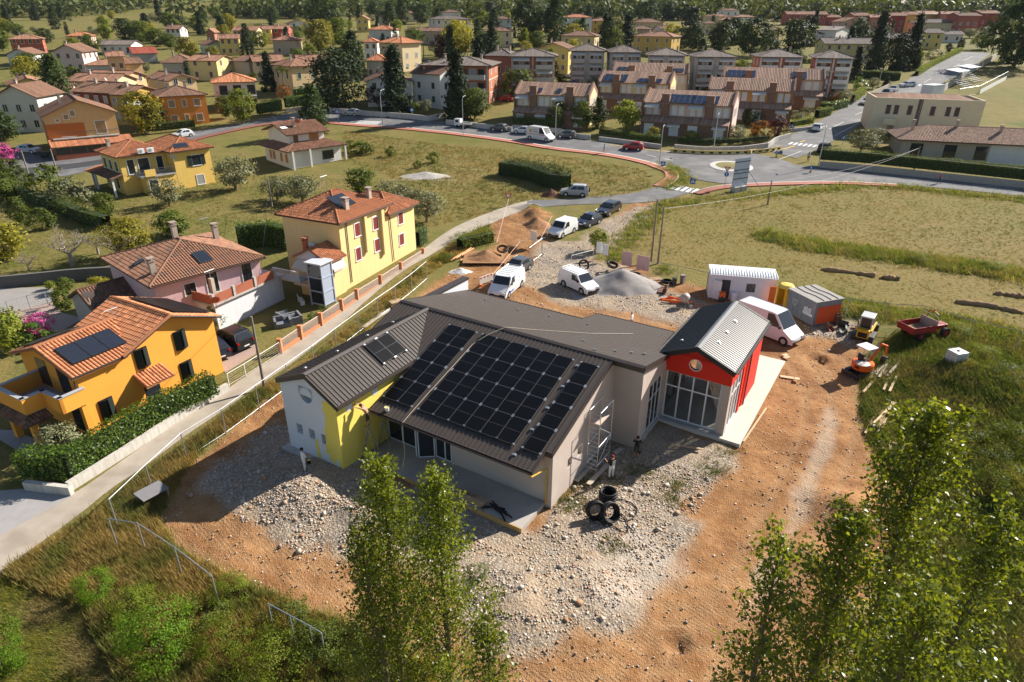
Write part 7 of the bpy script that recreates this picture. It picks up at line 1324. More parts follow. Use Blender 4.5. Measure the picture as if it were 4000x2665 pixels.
def vanart(o, L, W, H):
    k = mat('dark_print',(.05,.06,.1),.5);M0 = Matrix.Translation((.0,-W/2-.005,0)) @ Matrix.Rotation(math.pi/2,4, 'X')
    txt(o, 'IDRAULICA',.22, Matrix.Translation((-.6,-W/2+.04,1.95)) @ Matrix.Rotation(math.pi/2-.08,4, 'X'), k);txt(o, 'TERMOIL',.36, Matrix.Translation((-.5,-W/2-.01,1.5)) @ Matrix.Rotation(math.pi/2-.05,4, 'X'), k);MB().bx(-L/2+.1, L/2-1.3,-W/2-.012,-W/2-.006,1.12,1.2).build('red_stripe', mat('red_vinyl',(.4,.02,.03),.4), o);MB().bx(-2.2,-1.5,-W/2-.012,-W/2+.03,1.5,2.05).build('logo_panel', mat('sun_logo',(.55,.4,.08),.5), o)
car('van', 'G',(935,625),(-120,60), 'white', 'plain white small van parked behind the dark blue hatchback');car('hatch', 'G',(1178,538),(-115,50), 'navy', 'dark blue hatchback between the white van and the black estate');car('wagon', 'G',(1358,428),(-95,55), 'black', 'black estate car with roof rails on the gravel track');car('suv', 'G',(1045,268),(-145,-8), 'silver', 'silver off-roader with rear spare wheel beside the heap of brushwood', extra=lambda o, L, W, H: MB().cyl((-L/2-.12,0,.95),.32,.18,18, 'x').build('spare_wheel', rubber, o));car('hatch', 'G',(525,965),(-105,62), 'grey', 'dark grey hatchback beside the blue and white van');car('midvan', 'G',(425,1150),(-85,78), 'white', 'white van with blue livery and loaded roof rack', extra=sideart);car('van', 'G',(1080,1118),(170,80), 'white', 'white van with empty roof rack beside the grey sand heap', extra=rack)
car('bigvan', 'Y',(660,600),(190,75), 'pinkwhite', 'large white van parked behind the red entrance');car('suv', 'I',(2140,815),(-150,-62), 'black', 'black car on the cobbled yard beside the orange house');car('hatch', 'I',(1965,905),(-90,-70), 'navy', 'dark blue car half hidden by the orange house');car('hatch', 'A',(1690,1262),(-120,22), 'white', 'white hatchback on the road below the vivid orange house');car('hatch', 'A',(275,1405),(120,4), 'sky', 'pale blue small car before the orange and peach house')
car('hatch', 'B',(882,1062),(-110,-8), 'silver', 'silver hatchback by the broad dark yew');car('hatch', 'B',(2240,1205),(-130,-18), 'grey', 'grey compact beside the white picket gate');car('hatch', 'C',(95,1228),(-130,-12), 'white', 'white hatchback in front of the lettered van');car('bigvan', 'C',(265,1290),(200,42), 'white', 'tall white van with lettering parked on the main road', extra=vanart);car('hatch', 'C',(498,1268),(-150,-12), 'grey', 'dark grey small car behind the lettered van');car('hatch', 'C',(1112,1380),(-170,-14), 'red', 'bright red hatchback driving to the roundabout')
car('hatch', 'D',(455,1200),(85,-60), 'white', 'white hatchback parked at the corner hedge');car('wagon', 'D',(903,958),(-50,62), 'silver', 'silver saloon parked along the side road');car('suv', 'D',(1085,880),(-100,30), 'grey', 'dark off-roader behind the silver saloon');car('wagon', 'D',(1275,800),(-150,8), 'white', 'white estate car crossing the side road');car('hatch', 'D',(1150,842),(-80,30), 'silver', 'silver car beyond the dark off-roader');car('suv', 'D',(515,1395),(60,-50), 'black', 'black car waiting behind the long hedge');car('suv', 'C',(560,715),(-90,-10), 'white', 'white car beside the brick apartment block');car('hatch', 'C',(540,802),(-90,-10), 'blue', 'blue car behind the row house with blue awnings');car('hatch', 'B',(2300,930),(-90,-10), 'red', 'dark red car in the apartment car park')
# small flatbed truck
p = pt('B',1910,1172);q_ = pt('B',1790,1160);tk = thing('flatbed_truck', 'small white flatbed truck parked at the roadside wall', 'truck',(p[0], p[1], gz(p)), math.atan2(*(q_-p)[::-1]));MB().bx(.55,1.9,-.72,.72,.35,1.75).build('cab', CP_['white'], tk, bevel=.1);MB().bx(1.88,1.915,-.6,.6,1.05,1.6).build('windscreen', glass, tk);MB().bx(.9,1.6,-.73,.73,1.05,1.55).build('side_window', glass, tk);MB().bx(-1.9,.5,-.75,.75,.7,.78).bx(-1.9,.5,-.78,-.74,.78,1.05).bx(-1.9,.5,.74,.78,.78,1.05).bx(-1.92,-1.88,-.74,.74,.78,1.05).build('flatbed', alu, tk)
for x in (1.2,-1.2):
    for s in (-1,1): MB().cyl((x, s*.66,.28),.28,.18,16, 'y').build('wheel', rubber, tk)
p = pt('A',410,1450);tr_ = thing('trailer', 'small dark flatbed trailer on the road before the veranda', 'trailer',(p[0], p[1], gz(p)),.1);MB().bx(-1.2,1.2,-.65,.65,.5,.58).bx(-1.2,1.2,-.67,-.63,.58,.85).bx(-1.2,1.2,.63,.67,.58,.85).build('bed', mat('dark_green_paint',(.03,.05,.04),.6), tr_);[MB().cyl((.1, s*.72,.3),.3,.16,14, 'y').build('wheel', rubber, tr_) for s in (-1,1)];MB().tube([(1.2,0,.5),(2.1,0,.42)],.04,5).build('drawbar', steel, tr_)
# ------------------------------------------------------------------ building site
def bt(name, label, cat, t, x, y, yaw=0., dz=0., group=None):
    p = pt(t, x, y);return thing(name, label, cat,(p[0], p[1], gz(p)+dz), yaw, group)
def yw(t, a, b): p, q_ = pt(t, *a), pt(t, *b);return math.atan2(q_[1]-p[1], q_[0]-p[0])
cabw = mat('cabin_white',(.66,.68,.71),.6, var=.04);orng = mat('safety_orange',(.75,.16,.03),.55, var=.1, vs=6);dkst = mat('dark_steel',(.05,.048,.045),.6,.3, var=.2);rust = mat('rusty_steel',(.16,.075,.045),.8, var=.3, vs=5);yelm = mat('machine_yellow',(.6,.36,.02),.5, var=.1);rib = mat('black_corrugated_pipe',(.012,.012,.013),.55)
# site cabin
a, b = pt('Y',175,300), pt('Y',730,350);d = b-a;L = 6.2;c = thing('site_cabin', 'white prefabricated site cabin with open door and barred window', 'cabin',(a[0], a[1], gz(a)), math.atan2(d[1], d[0]));mb = MB();wallface(mb,(0,0,.1),(1,0,0),(0,-1,0), L,2.5,[(1.15,2.0,0,2.0),(3.5,4.35,.9,1.8)],(),.1);wallface(mb,(L,0,.1),(0,1,0),(1,0,0),2.4,2.5);wallface(mb,(0,2.4,.1),(0,-1,0),(-1,0,0),2.4,2.5);wallface(mb,(L,2.4,.1),(-1,0,0),(0,1,0), L,2.5);mb.build('walls', cabw, c)
mb = MB();mb.slab([(-.1,-.1,2.6),(L+.1,-.1,2.6),(L+.1,2.5,2.75),(-.1,2.5,2.75)],.08);[mb.bx(i*.25, i*.25+.06,-.08,2.45,2.66,2.74) for i in range(26)];mb.build('roof', mat('cabin_roof',(.72,.73,.74),.5), c);MB().bx(1.16,1.99,.09,.1,.1,2.1).build('doorway', mat('dark_interior',(.06,.06,.06)), c);MB().box((.75,-.28,1.1),(.9,.05,1.95),-.55).build('door', cabw, c);MB().bx(3.5,4.35,.08,.1,1,1.9).build('window_pane', glass, c);mb = MB();[mb.bx(3.55+i*.12,3.57+i*.12,-.02,.0,1,1.9) for i in range(7)];mb.build('window_bars', steel, c)
o = bt('dustbin', 'white plastic dustbin beside the cabin door', 'bin', 'Y',385,335);MB().lathe([(.25,0),(.32,.8),(.34,.82),(.3,.9)],14).build('body', cabw, o);MB().lathe([(.33,.86),(.3,.95),(.05,1.0)],14).build('lid', cabw, o)
p = pt('Y',285,325);o = bt('hi_vis_vest', 'orange hi-vis vest hanging over equipment in the cabin doorway', 'vest', 'Y',285,328);MB().lathe([(.25,0),(.3,.4),(.22,.7)],10).build('crate', dkst, o);MB().bx(-.3,.3,-.22,-.16,.5,1.05).bx(-.3,.3,-.22,.1,1.0,1.06).build('cloth', orng, o)
# portable toilet
o = bt('portable_toilet', 'yellow portable toilet with open door between the cabin and the grey container', 'toilet', 'Y',790,385, yw('Y',(730,350),(830,395)));ty = mat('toilet_yellow',(.8,.42,.02),.45);mb = MB();mb.bx(-.55,-.5,-.55,.55,0,2.1);mb.bx(.5,.55,-.55,.55,0,2.1);mb.bx(-.5,.5,.5,.55,0,2.1);mb.bx(-.5,-.4,-.55,-.5,0,2.1);mb.bx(.4,.5,-.55,-.5,0,2.1);mb.build('cubicle', ty, o);MB().lathe([(.75,2.1),(.78,2.18),(.55,2.4),(.2,2.46)],12).build('roof', mat('toilet_roof',(.75,.5,.1),.5), o);MB().cyl((.1,.2,.3),.22,.6,10).build('bowl', black, o);MB().box((-.85,-.75,1.0),(.6,.04,1.95),.9).build('door', orng, o)
# grey tool container with orange mesh
a, b = pt('Y',815,415), pt('Y',1030,540);d = b-a;o = thing('tool_container', 'weathered grey steel container with graffiti heart and orange mesh on its side', 'container',(a[0], a[1], gz(a)), math.atan2(d[1], d[0]));L = float(np.hypot(*d));gcm = mat('grey_container',(.27,.29,.31),.6,.2, var=.12, dirt=.3);mb = MB();mb.bx(0, L,0,3.0,0,2.25);[mb.bx(i*.2, i*.2+.08,-.03,0,.05,2.2) for i in range(int(L/.2))];mb.build('body', gcm, o);MB().slab([(-.1,-.1,2.33),(L+.1,-.1,2.33),(L+.1,3.1,2.33),(-.1,3.1,2.33)],.07).build('roof', mat('felt_roof',(.3,.28,.26),.9, var=.2), o);[MB().tube([(0, y,2.36),(L/3, y-.12,2.37),(L*.66, y+.1,2.37),(L, y,2.36)],.03,4).build('roof_rope', black, o) for y in (.8,1.6,2.4)]
MB().bx(L+.02, L+.06,.3,2.9,.1,1.75).build('orange_mesh', mat('orange_mesh',(.7,.1,.02),.7, var=.3, vs=8), o);hp_ = [(L*.28+.3*math.sin(t)**3*1.0,-.04,1.35+.022*(13*math.cos(t)-5*math.cos(2*t)-2*math.cos(3*t)-math.cos(4*t))) for t in np.linspace(0,6.28,24)];mb = MB();mb.tube(hp_,.015,4, closed=True);mb.tube([(L*.28,-.04,.95),(L*.28,-.04,1.75)],.012,4);mb.build('graffiti', white, o);mb = MB();[mb.bx(L*.62+i*.16, L*.62+i*.16+.1,-.04,-.032,.8+.1*(i % 2),1.4+.06*(i % 3)) for i in range(6)];mb.bx(L*.6, L*.95,-.04,-.034,.75,1.0);mb.build('graffiti', white, o);MB().tube([(L*.55,-.06,.2),(L*.55,-.06,2.1)],.025,5).build('door_bar', steel, o)
# heap of buckets
for i,(x, y) in enumerate(((1180,560),(1290,540),(1215,500),(1285,590))):
    o = bt('excavator_bucket',('rusty digging bucket leaning by the container', 'black toothed digging bucket', 'rusty ripper tines stacked upright', 'greenish breaker attachment lying in gravel')[i], 'bucket', 'Y', x, y, i*.9)
    if i == 2: [MB().bx(-.5+k*.16,-.45+k*.16,-.3,.3,0,.9+.2*(k % 3)).build('tine', rust, o) for k in range(6)]
    else: P_ = [(.35*math.cos(t),.35+.35*math.sin(t)) for t in np.linspace(math.pi*.6, math.pi*1.9,9)];MB().ext(P_+[(p_[0]*.85,.35+(p_[1]-.35)*.85) for p_ in P_[::-1]], 'y',-.4,.4).build('shell',(rust, dkst, rust, mat('dull_green',(.1,.13,.1),.7))[i], o);[MB().bx(.05,.2,-.36+k*.17,-.3+k*.17,.0,.06).build('tooth', dkst, o) for k in range(5)]
# mini excavator
o = bt('mini_excavator', 'orange mini excavator with grey canopy on the muddy track', 'excavator', 'Z',380,590, yw('Z',(330,600),(470,560)));orx = mat('excavator_orange',(.72,.13,.015),.4, var=.08)
for s in (-1,1):
    P_ = [(-.85,.0),(.85,0),(1.0,.2),(.85,.42),(-.85,.42),(-1.0,.2)];MB().ext(P_, 'y', s*.62-.17, s*.62+.17).build('track', dkst, o, bevel=.03)
MB().bx(-.5,.5,-.5,.5,.3,.55).build('undercarriage', dkst, o);MB().lathe([(.78,.55),(.82,.65),(.82,1.0),(.74,1.12)],22).build('body', orx, o);MB().lathe([(.5,1.1),(.52,1.16),(.3,1.2)],16,(-.4,-.25,0)).build('engine_cover', mat('pale_grey_seat',(.5,.48,.45),.6), o);MB().bx(-.15,.3,-.05,.45,1.1,1.35).bx(-.25,-.12,-.05,.45,1.3,1.75).build('seat', black, o);mb = MB();[mb.bx(-.835,-.815,-.3+i*.14,-.2+i*.14,.72,.95) for i in range(3)];mb.build('vent_grille', black, o)
for x, y in ((-.3,-.35),(-.3,.5),(.45,.5),(.45,-.1)): MB().tube([(x, y,1.05),(x, y,2.3)],.03,5).build('canopy_post', alu, o)
MB().bx(-.5,.65,-.5,.65,2.3,2.42).build('canopy', mat('canopy_grey',(.62,.6,.56),.6), o, bevel=.06);bo = MB();bo.tube([(.75,.1,.8),(1.35,.1,1.75),(1.75,.1,2.2)],[.13,.12,.1],6);bo.build('boom', orx, o);MB().tube([(1.7,.1,2.25),(2.5,.1,1.9),(2.65,.1,1.0)],[.1,.1,.07],6).build('arm', orx, o);MB().tube([(.9,.1,1.4),(1.5,.1,2.3)],.045,6).build('hydraulic_ram', steel, o);P_ = [(2.65+.28*math.cos(t),.65+.3*math.sin(t)) for t in np.linspace(.6,4.2,8)];MB().ext(P_+[(2.65+(q_[0]-2.65)*.85,.65+(q_[1]-.65)*.85) for q_ in P_[::-1]], 'y',-.1,.3).build('bucket', dkst, o);MB().bx(-1.25,-1.15,-.8,.8,.05,.4).build('dozer_blade', dkst, o)
# yellow skid steer
o = bt('skid_steer_loader', 'yellow tracked loader with grey cab beside the bucket heap', 'loader', 'Z',400,300, yw('Z',(400,300),(470,180)))
for s in (-1,1): MB().ext([(-.9,0),(.85,0),(1.05,.25),(.7,.55),(-.8,.55),(-1.05,.25)], 'y', s*.68-.2, s*.68+.2).build('track', dkst, o, bevel=.03)
MB().bx(-1.1,.6,-.48,.48,.35,1.15).build('body', yelm, o, bevel=.05);MB().bx(-1.13,-1.08,-.36,.36,.45,.9).build('rear_grille', black, o);MB().bx(-.55,.65,-.45,.45,1.15,2.05).build('cab', glass, o);[MB().bx(x-.05, x+.05, y-.05, y+.05,1.1,2.1).build('cab_pillar', mat('pale_grey',(.4,.41,.42),.5), o) for x in (-.55,.65) for y in (-.45,.45)];MB().bx(-.65,.75,-.52,.52,2.08,2.2).build('cab_roof', mat('pale_grey'), o, bevel=.03)
for s in (-1,1): MB().bx(-.9,1.5, s*.58-.07, s*.58+.07,.95,1.15).build('lift_arm', yelm, o)
MB().bx(1.4,1.9,-.85,.85,.3,.9).build('front_bucket', dkst, o)
# red dumper tractor
o = bt('dump_tractor', 'red articulated tractor with a wooden-sided tipping bed in the weeds', 'tractor', 'Z',850,345, yw('Z',(760,345),(1010,305)));rd = mat('tractor_red',(.3,.02,.02),.5, var=.12, dirt=.3);MB().bx(-1.9,.5,-.85,.85,.75,.85).build('bed_floor', mat('dry_earth',(.3,.2,.11),.95), o)
for n_, bb in (('side',(-1.9,.5,-.88,-.83)),('side',(-1.9,.5,.83,.88)),('tailgate',(-1.94,-1.89,-.83,.83))): MB().bx(*bb,.75,1.3).build('bed_'+n_, rd, o)
MB().bx(.46,.52,-.86,.86,.75,1.65).build('headboard', woodg, o);MB().bx(.7,2.3,-.4,.4,.6,1.0).build('bonnet', rd, o, bevel=.06);MB().bx(.62,1.0,-.3,.3,.9,1.2).build('seat', black, o);MB().tube([(.75,-.55,.6),(.75,-.5,2.1),(.75,0,2.25),(.75,.5,2.1),(.75,.55,.6)],.04,6).build('roll_bar', rd, o);MB().tube([(.55,-.8,1.6),(.5,-.7,2.0),(.5,.7,2.0),(.55,.8,1.6)],.03,5).build('guard_rail', alu, o);MB().lathe([(.08,2.25),(.08,2.4),(.03,2.45)],10,(.75,0,0)).build('beacon', orng, o)
for x, r_ in ((-.9,.42),(1.75,.42)):
    for s in (-1,1): w_ = MB().cyl((x, s*.72, r_), r_,.3,18, 'y').build('wheel', rubber, o);MB().cyl((x, s*.88, r_), r_*.5,.02,12, 'y').build('rim', rd, w_)
# ibc tank
o = bt('ibc_tank', 'white square liquid tank in a steel cage standing in the weeds', 'tank', 'Z',1110,625,.28);MB().bx(-.55,.55,-.48,.48,.14,1.12).build('bottle', mat('milky_plastic',(.68,.68,.62),.45), o, bevel=.05);MB().bx(-.56,.56,-.49,.49,.14,.42).build('liquid_level', mat('yellowed_plastic',(.6,.56,.42),.45), o, bevel=.04);mb = MB()
for z in np.linspace(.16,1.12,5): mb.tube([(-.59,-.52, z),(.59,-.52, z),(.59,.52, z),(-.59,.52, z)],.012,4, closed=True)
for k in np.linspace(-.58,.58,7): [mb.tube([(k, s*.52,.1),(k, s*.52,1.14)],.012,4) for s in (-1,1)]
for k in np.linspace(-.5,.5,6): [mb.tube([(s*.59, k,.1),(s*.59, k,1.14)],.012,4) for s in (-1,1)]
mb.build('cage', steel, o);MB().lathe([(.11,1.12),(.11,1.18),(.02,1.2)],12).build('cap', black, o);MB().bx(-.6,.6,-.53,.53,0,.12).build('pallet', dkst, o)
# timber
def planks(label, t, segs, m=wood, w_=.16, th_=.05, name='plank'):
    for i,(a, b) in enumerate(segs):
        p, q_ = pt(t, *a), pt(t, *b);d = q_-p;L = float(np.hypot(*d));c = (p+q_)/2;o = MB().bx(-L/2, L/2,-w_/2, w_/2,0, th_).build(name, m);o.location = (c[0], c[1], max(gz(p), gz(q_), gz(c))+.03+.045*(i % 5));o.rotation_euler = (0,0, math.atan2(d[1], d[0]));tag(o, label, 'plank', label)
rg_ = random.Random(4)
planks('weathered board in the heap beside the orange excavator', 'Z',[((450+i*17+rg_.uniform(-6,6),650+rg_.uniform(-12,25)-i*3),(560+i*14+rg_.uniform(-8,8),480+rg_.uniform(-10,20)+i*4)) for i in range(11)]+[((520,600),(695,450))], woodg);planks('long pale beam lying in the weeds below the board heap', 'Z',[((560,755),(680,515)),((608,770),(698,580)),((398,765),(520,620))], wood,.16,.1);planks('pale board of the crossed stack in the grass', 'M',[((890,1290),(1050,1000)),((960,1285),(1080,1020)),((1000,1290),(1100,1040)),((1040,1255),(1140,1010)),((940,1235),(1165,1020)),((1010,990),(1030,1150)),((985,1240),(1120,1015))], wood,.15,.06)
planks('loose pale plank on the bare earth slope', 'M',[((945,1332),(1200,1385)),((1105,1305),(1130,1470)),((1225,1475),(1255,1320)),((1130,1385),(1210,1415)),((1110,1130),(1280,1160)),((1120,1090),(1275,1115))], wood,.14);planks('plank beside the entrance slab', 'K',[((2125,1375),(2335,1060)),((1330,1500),(1345,1520)),((1285,1580),(1340,1500)),((1460,1400),(1745,1445))], wood,.13);planks('plank lying below the scaffold', 'P',[((590,905),(770,715)),((700,945),(880,760)),((940,660),(1010,610))], woodg,.3);planks('pale offcut board on the earth near the entrance slab', 'M',[((110,760),(235,780)),((135,580),(175,572)),((145,605),(190,592)),((240,795),(285,800))], wood,.35);planks('long board on the verge beside the pallets', 'J',[((970,325),(1190,150)),((1000,320),(1220,150)),((985,320),(1240,155))], woodg,.25)
def pallet(label, t, x, y, n, rz):
    o = bt('pallet_stack' if n > 1 else 'pallet', label, 'pallet', t, x, y, rz);
    for k in range(n):
        z = k*.145
        for i in range(3): MB().bx(-.6,.6,-.38+i*.34,-.28+i*.34, z, z+.1).build('bearer', wood, o)
        for i in range(6): MB().bx(-.58+i*.21,-.46+i*.21,-.4,.4, z+.1, z+.122).build('board', wood, o)
pallet('stack of pale wooden pallets on the verge behind the roof', 'J',1290,110,4,.6);pallet('old brown pallet lying in the gravel before the slab', 'O',1720,1150,1,-.45);pallet('broken pallet beside the grey sand heap', 'G',1790,1040,1,.3)
# concrete mixer
o = bt('concrete_mixer', 'grey concrete mixer with tilted drum beside orange pipes', 'mixer', 'G',2050,1290,.4);mb = MB();mb.lathe([(.12,-.45),(.42,-.25),(.45,.1),(.26,.45),(.22,.46)],18);mb.xf(Matrix.Translation((0,0,.95)) @ Matrix.Rotation(R(60),4, 'Y'));mb.build('drum', mat('mixer_grey',(.42,.38,.34),.6,.2, var=.15), o, smooth=True);mb = MB();[mb.tube([(s*.1-.3, s*.55,0),(-.1, s*.5,.9),(.4, s*.55,0)],.03,5) for s in (-1,1)];mb.tube([(-.4,-.5,.1),(-.4,.5,.1)],.03,5);mb.build('stand', mat('mixer_green',(.2,.32,.26),.6), o);[MB().cyl((.4, s*.6,.18),.18,.1,14, 'y').build('wheel', mat('mixer_grey'), o) for s in (-1,1)]
def pipes(label, t, segs, r, m, name='drain_pipe'):
    for i,(a, b) in enumerate(segs):
        p, q_ = pt(t, *a), pt(t, *b);c = (p+q_)/2;L = float(np.hypot(*(q_-p)));z_ = gz(c)+r+.02+r*1.6*(i % 2);mb = MB();mb.tube([(-L/2,0,0),(L/2,0,0)], r,10);mb.tube([(L/2-.15,0,0),(L/2,0,0)], r*1.2,10);o = mb.build(name, m);o.location = (c[0], c[1], z_);o.rotation_euler = (0,0, math.atan2(*(q_-p)[::-1]));tag(o, label, 'pipe', label)
pipes('bright orange drain pipe lying beside the concrete mixer', 'G',[((1830,1225),(1980,1215)),((1850,1250),(2130,1275)),((1860,1240),(2000,1265)),((1900,1215),(2080,1262))],.09, orng);pipes('orange pipe in the heap on the verge', 'F',[((1790,880),(1950,770)),((1840,870),(2000,770)),((1880,880),(2005,800)),((1890,845),(1975,765)),((1905,885),(1990,830))],.09, mat('pale_orange_pipe',(.65,.28,.12),.6))
def coil(label, t, x, y, R_, n, tilt=0., rz=0., rad=.055, dz=0.):
    o = bt('pipe_coil', label, 'pipe coil', t, x, y, rz, dz);mb = MB();P_ = [((R_+.1*(k//22 % 3)*rad*8)*math.cos(k*2*math.pi/22),(R_+.1*(k//22 % 3)*rad*8)*math.sin(k*2*math.pi/22), rad+k/22*rad*1.3) for k in range(22*n)];mb.tube(P_, rad,6);mb.xf(Matrix.Translation((0,0, R_ if tilt else 0)) @ Matrix.Rotation(tilt,4, 'X'));mb.build('coil', rib, o, smooth=True)
coil('upright coil of black corrugated pipe, rear one of three', 'P',880,1080,.42,8,0,0,.06);coil('black corrugated pipe coil leaning at the front of the three', 'P',865,1230,.45,6, R(65),.5,.06);coil('black corrugated pipe coil leaning at the left of the three', 'P',750,1200,.42,6, R(70),.2,.06);coil('black coil of conduit beside the mesh fence', 'G',1125,950,.5,5, R(60),.3,.05);coil('small black coil beside the red dirt bank', 'G',1385,960,.5,5, R(20),.8,.05);coil('black coil near the dustbin', 'G',1895,1075,.55,4,0,0,.05);coil('black coil behind the grey sand heap', 'G',1600,1010,.6,4,0,0,.05);coil('black pipe coil beside the trench', 'G',385,830,.55,4, R(25),0,.05)
P_ = [pt('P', x, y) for x, y in ((700,1190),(700,1240),(830,1290),(960,1335),(1060,1390),(1070,1300),(1030,1220),(960,1190),(970,1240),(1060,1280),(1150,1210),(1150,1140),(1060,1085),(940,1080))];P_ = smooth(np.array(P_),2);o = MB().tube([(p[0], p[1], gz(p)+.06) for p in P_],.03,5).build('loose_pipe', rib);tag(o, 'loose black pipe looping over the gravel beside the coils', 'pipe')
# materials on the porch slab
o = thing('cardboard_box', 'long crushed cardboard box printed K-FLEX at the slab edge', 'box',(*L2W(-18.2,24.35),.14),-YAW+.06);MB().bx(-1.15,1.15,-.25,.25,0,.42).build('carton', mat('cardboard',(.34,.24,.15),.85, var=.12, vs=4), o, bevel=.05);txt(o, 'K-FLEX',.28, Matrix.Translation((.1,-.05,.425)), black);MB().bx(.9,1.3,-.5,-.28,0,.03).build('flap', mat('cardboard'), o)
for i in range(7): a_ = rg_.uniform(-.6,.6);o = MB().tube([(-.6,0,0),(0,.08,.02),(.6, rg_.uniform(-.2,.2),0)],.05,6).build('insulation_tube', rib);o.location = (*L2W(-16.2+rg_.uniform(-.4,.5),24.5+rg_.uniform(-.3,.4)),.2+.05*(i % 4));o.rotation_euler = (0,0,-YAW+a_);tag(o, 'black foam insulation tube in the heap on the slab', 'tube', 'foam tubes on the slab')
# ladders and scaffold
def ladder(label, feet, top, zb, h_, n):
    o = thing('step_ladder', label, 'ladder',(*feet, zb),0);m = mat('dull_aluminium',(.36,.36,.32),.5,.5);d = Vector((top[0]-feet[0], top[1]-feet[1],0));x = Vector((d.y,-d.x,0)).normalized()
    for sgn, nm in ((1, 'front_rail'),(-1, 'rear_rail')):
        mb = MB();T = Vector((0,0, h_));F_ = d*-1 if sgn > 0 else d
        for s in (-1,1): mb.tube([F_+x*s*.28, T+x*s*.16],.03,5)
        for k in range(1, n): f = k/n;w_ = .28-.12*f;c = F_*(1-f)+T*f;mb.tube([c-x*w_, c+x*w_],.018,4)
        mb.build(nm, m, o)
ladder('tall step ladder carrying the painter at the yellow wall', L2W(-25.75,24.35), L2W(-25.2,24.55),.14,2.45,9);ladder('step ladder standing at the glazed doors', L2W(-25.85,25.75), L2W(-25.45,25.95),.14,2.1,7)
sc_ = thing('scaffold_tower', 'aluminium scaffold tower against the taupe gable wall', 'scaffold',(*L2W(-13.35,31.6), gz(L2W(-13.35,31.6))),-YAW);x0, x1, y0, y1 = -.35,.35,-.85,.95
for x in (x0, x1):
    for y in (y0, y1): MB().tube([(x, y,-.1),(x, y,4.5)],.028,6).build('standard', alu, sc_)
mb = MB();[mb.tube([(x0, y, z),(x1, y, z)],.02,4) for y in (y0, y1) for z in np.arange(.3,4.5,.33)];mb.build('rungs', alu, sc_);mb = MB();[mb.tube([(x, y0, z),(x, y1, z)],.022,4) for x in (x0, x1) for z in (.6,2.0,4.45)];mb.tube([(x1, y0,.6),(x1, y1,2)],.018,4);mb.tube([(x1, y1,2),(x1, y0,3.4)],.018,4);mb.build('braces', alu, sc_);[MB().bx(-.3,.3, a_, b_, z, z+.05).build('deck', mat('plywood_deck',(.5,.4,.33),.85, var=.2, vs=6), sc_) for a_, b_, z in ((-.8,.9,3.5),(-.1,.9,1.6))]
# site fence: mesh panels on posts
def fence(label, t, pts_, h_=2.0, ht=True, post=steel, infill=True, name='site_fence'):
    P = [pt(t, x, y, h_ if ht else 0) for x, y in pts_];p0 = P[0];z0 = gz(p0);o = thing(name, label, 'fence',(p0[0], p0[1], z0));loc = [(p[0]-p0[0], p[1]-p0[1], gz(p)-z0) for p in P]
    for q_ in loc: MB().tube([(q_[0], q_[1], q_[2]-.1),(q_[0], q_[1], q_[2]+h_)],.04,6).build('post', post, o)
    for a, b in zip(loc[:-1], loc[1:]):
        MB().tube([(a[0], a[1], a[2]+h_),(b[0], b[1], b[2]+h_)],.025,5).build('top_rail', post, o);MB().tube([(a[0], a[1], a[2]+.15),(b[0], b[1], b[2]+.15)],.009,4).build('bottom_rail', post, o)
        if infill:
            q_ = MB();n = max(3, int(math.hypot(b[0]-a[0], b[1]-a[1])/.35));
            for k in range(1, n): f = k/n;x, y, z = [a[i]*(1-f)+b[i]*f for i in range(3)];q_.tube([(x, y, z+.15),(x, y, z+h_)],.0022,3, cap=False)
            for k in range(1,6): q_.tube([(a[0], a[1], a[2]+h_*k/6),(b[0], b[1], b[2]+h_*k/6)],.0025,3, cap=False)
            q_.build('mesh', post if post is white else dkst, o)['kind'] = 'stuff'
    return o
fence('mesh site fence along the lane from the corner post to the roof end', 'X',[px('N',1000,1060), px('N',1335,745), px('N',1660,455), px('N',2030,230), px('N',2345,15), px('J',270,645), px('J',510,475), px('J',720,320), px('J',930,165), px('J',1110,35), px('F',1275,1100), px('F',1425,990), px('F',1565,875)]);fence('mesh site fence descending through the dry weeds', 'R',[(995,50-1),(1260,90),(1600,310),(1945,575)]);fence('mesh site fence half buried in creeper near the poplar', 'S',[(110,830),(310,940),(490,1035),(600,1100)]);fence('open mesh gate panel on the gravel track', 'G',[(1020,820),(1222,768)]);fence('mesh gate panel on the other side of the track', 'G',[(632,745),(750,665)]);fence('mesh fence behind the red tractor', 'M',[(525,0),(750,40),(1100,108),(1430,180),(1890,265),(2340,340)]);fence('mesh fence behind the grey sand heap', 'G',[(1735,870),(2000,920),(2280,975)])
for i,(x0, y0, x1, y1, m_) in enumerate(((1475,940,1565,960, 'p'),(1610,965,1725,995, 'p'),(1240,850,1295,856, 'w'),(1300,868,1348,874, 'w'),(640,735,695,760, 'w'))):
    a, b = pt('G', x0, y0), pt('G', x1, y1);d = b-a;L = float(np.hypot(*d));o = MB().bx(0, L,-.02,.02,.35 if m_ == 'p' else .7,1.95).build('hoarding_panel', mat('faded_pink_board',(.55,.36,.34),.8, var=.1) if m_ == 'p' else white);o.location = (a[0], a[1], gz(a));o.rotation_euler = (0,0, math.atan2(d[1], d[0]));tag(o,('faded pink hoarding board left of the post', 'faded pink hoarding board beside the twin poles', 'white notice board on the mesh gate', 'tilted white notice sheet beside the notice board', 'white site notice behind the trench')[i], 'board')
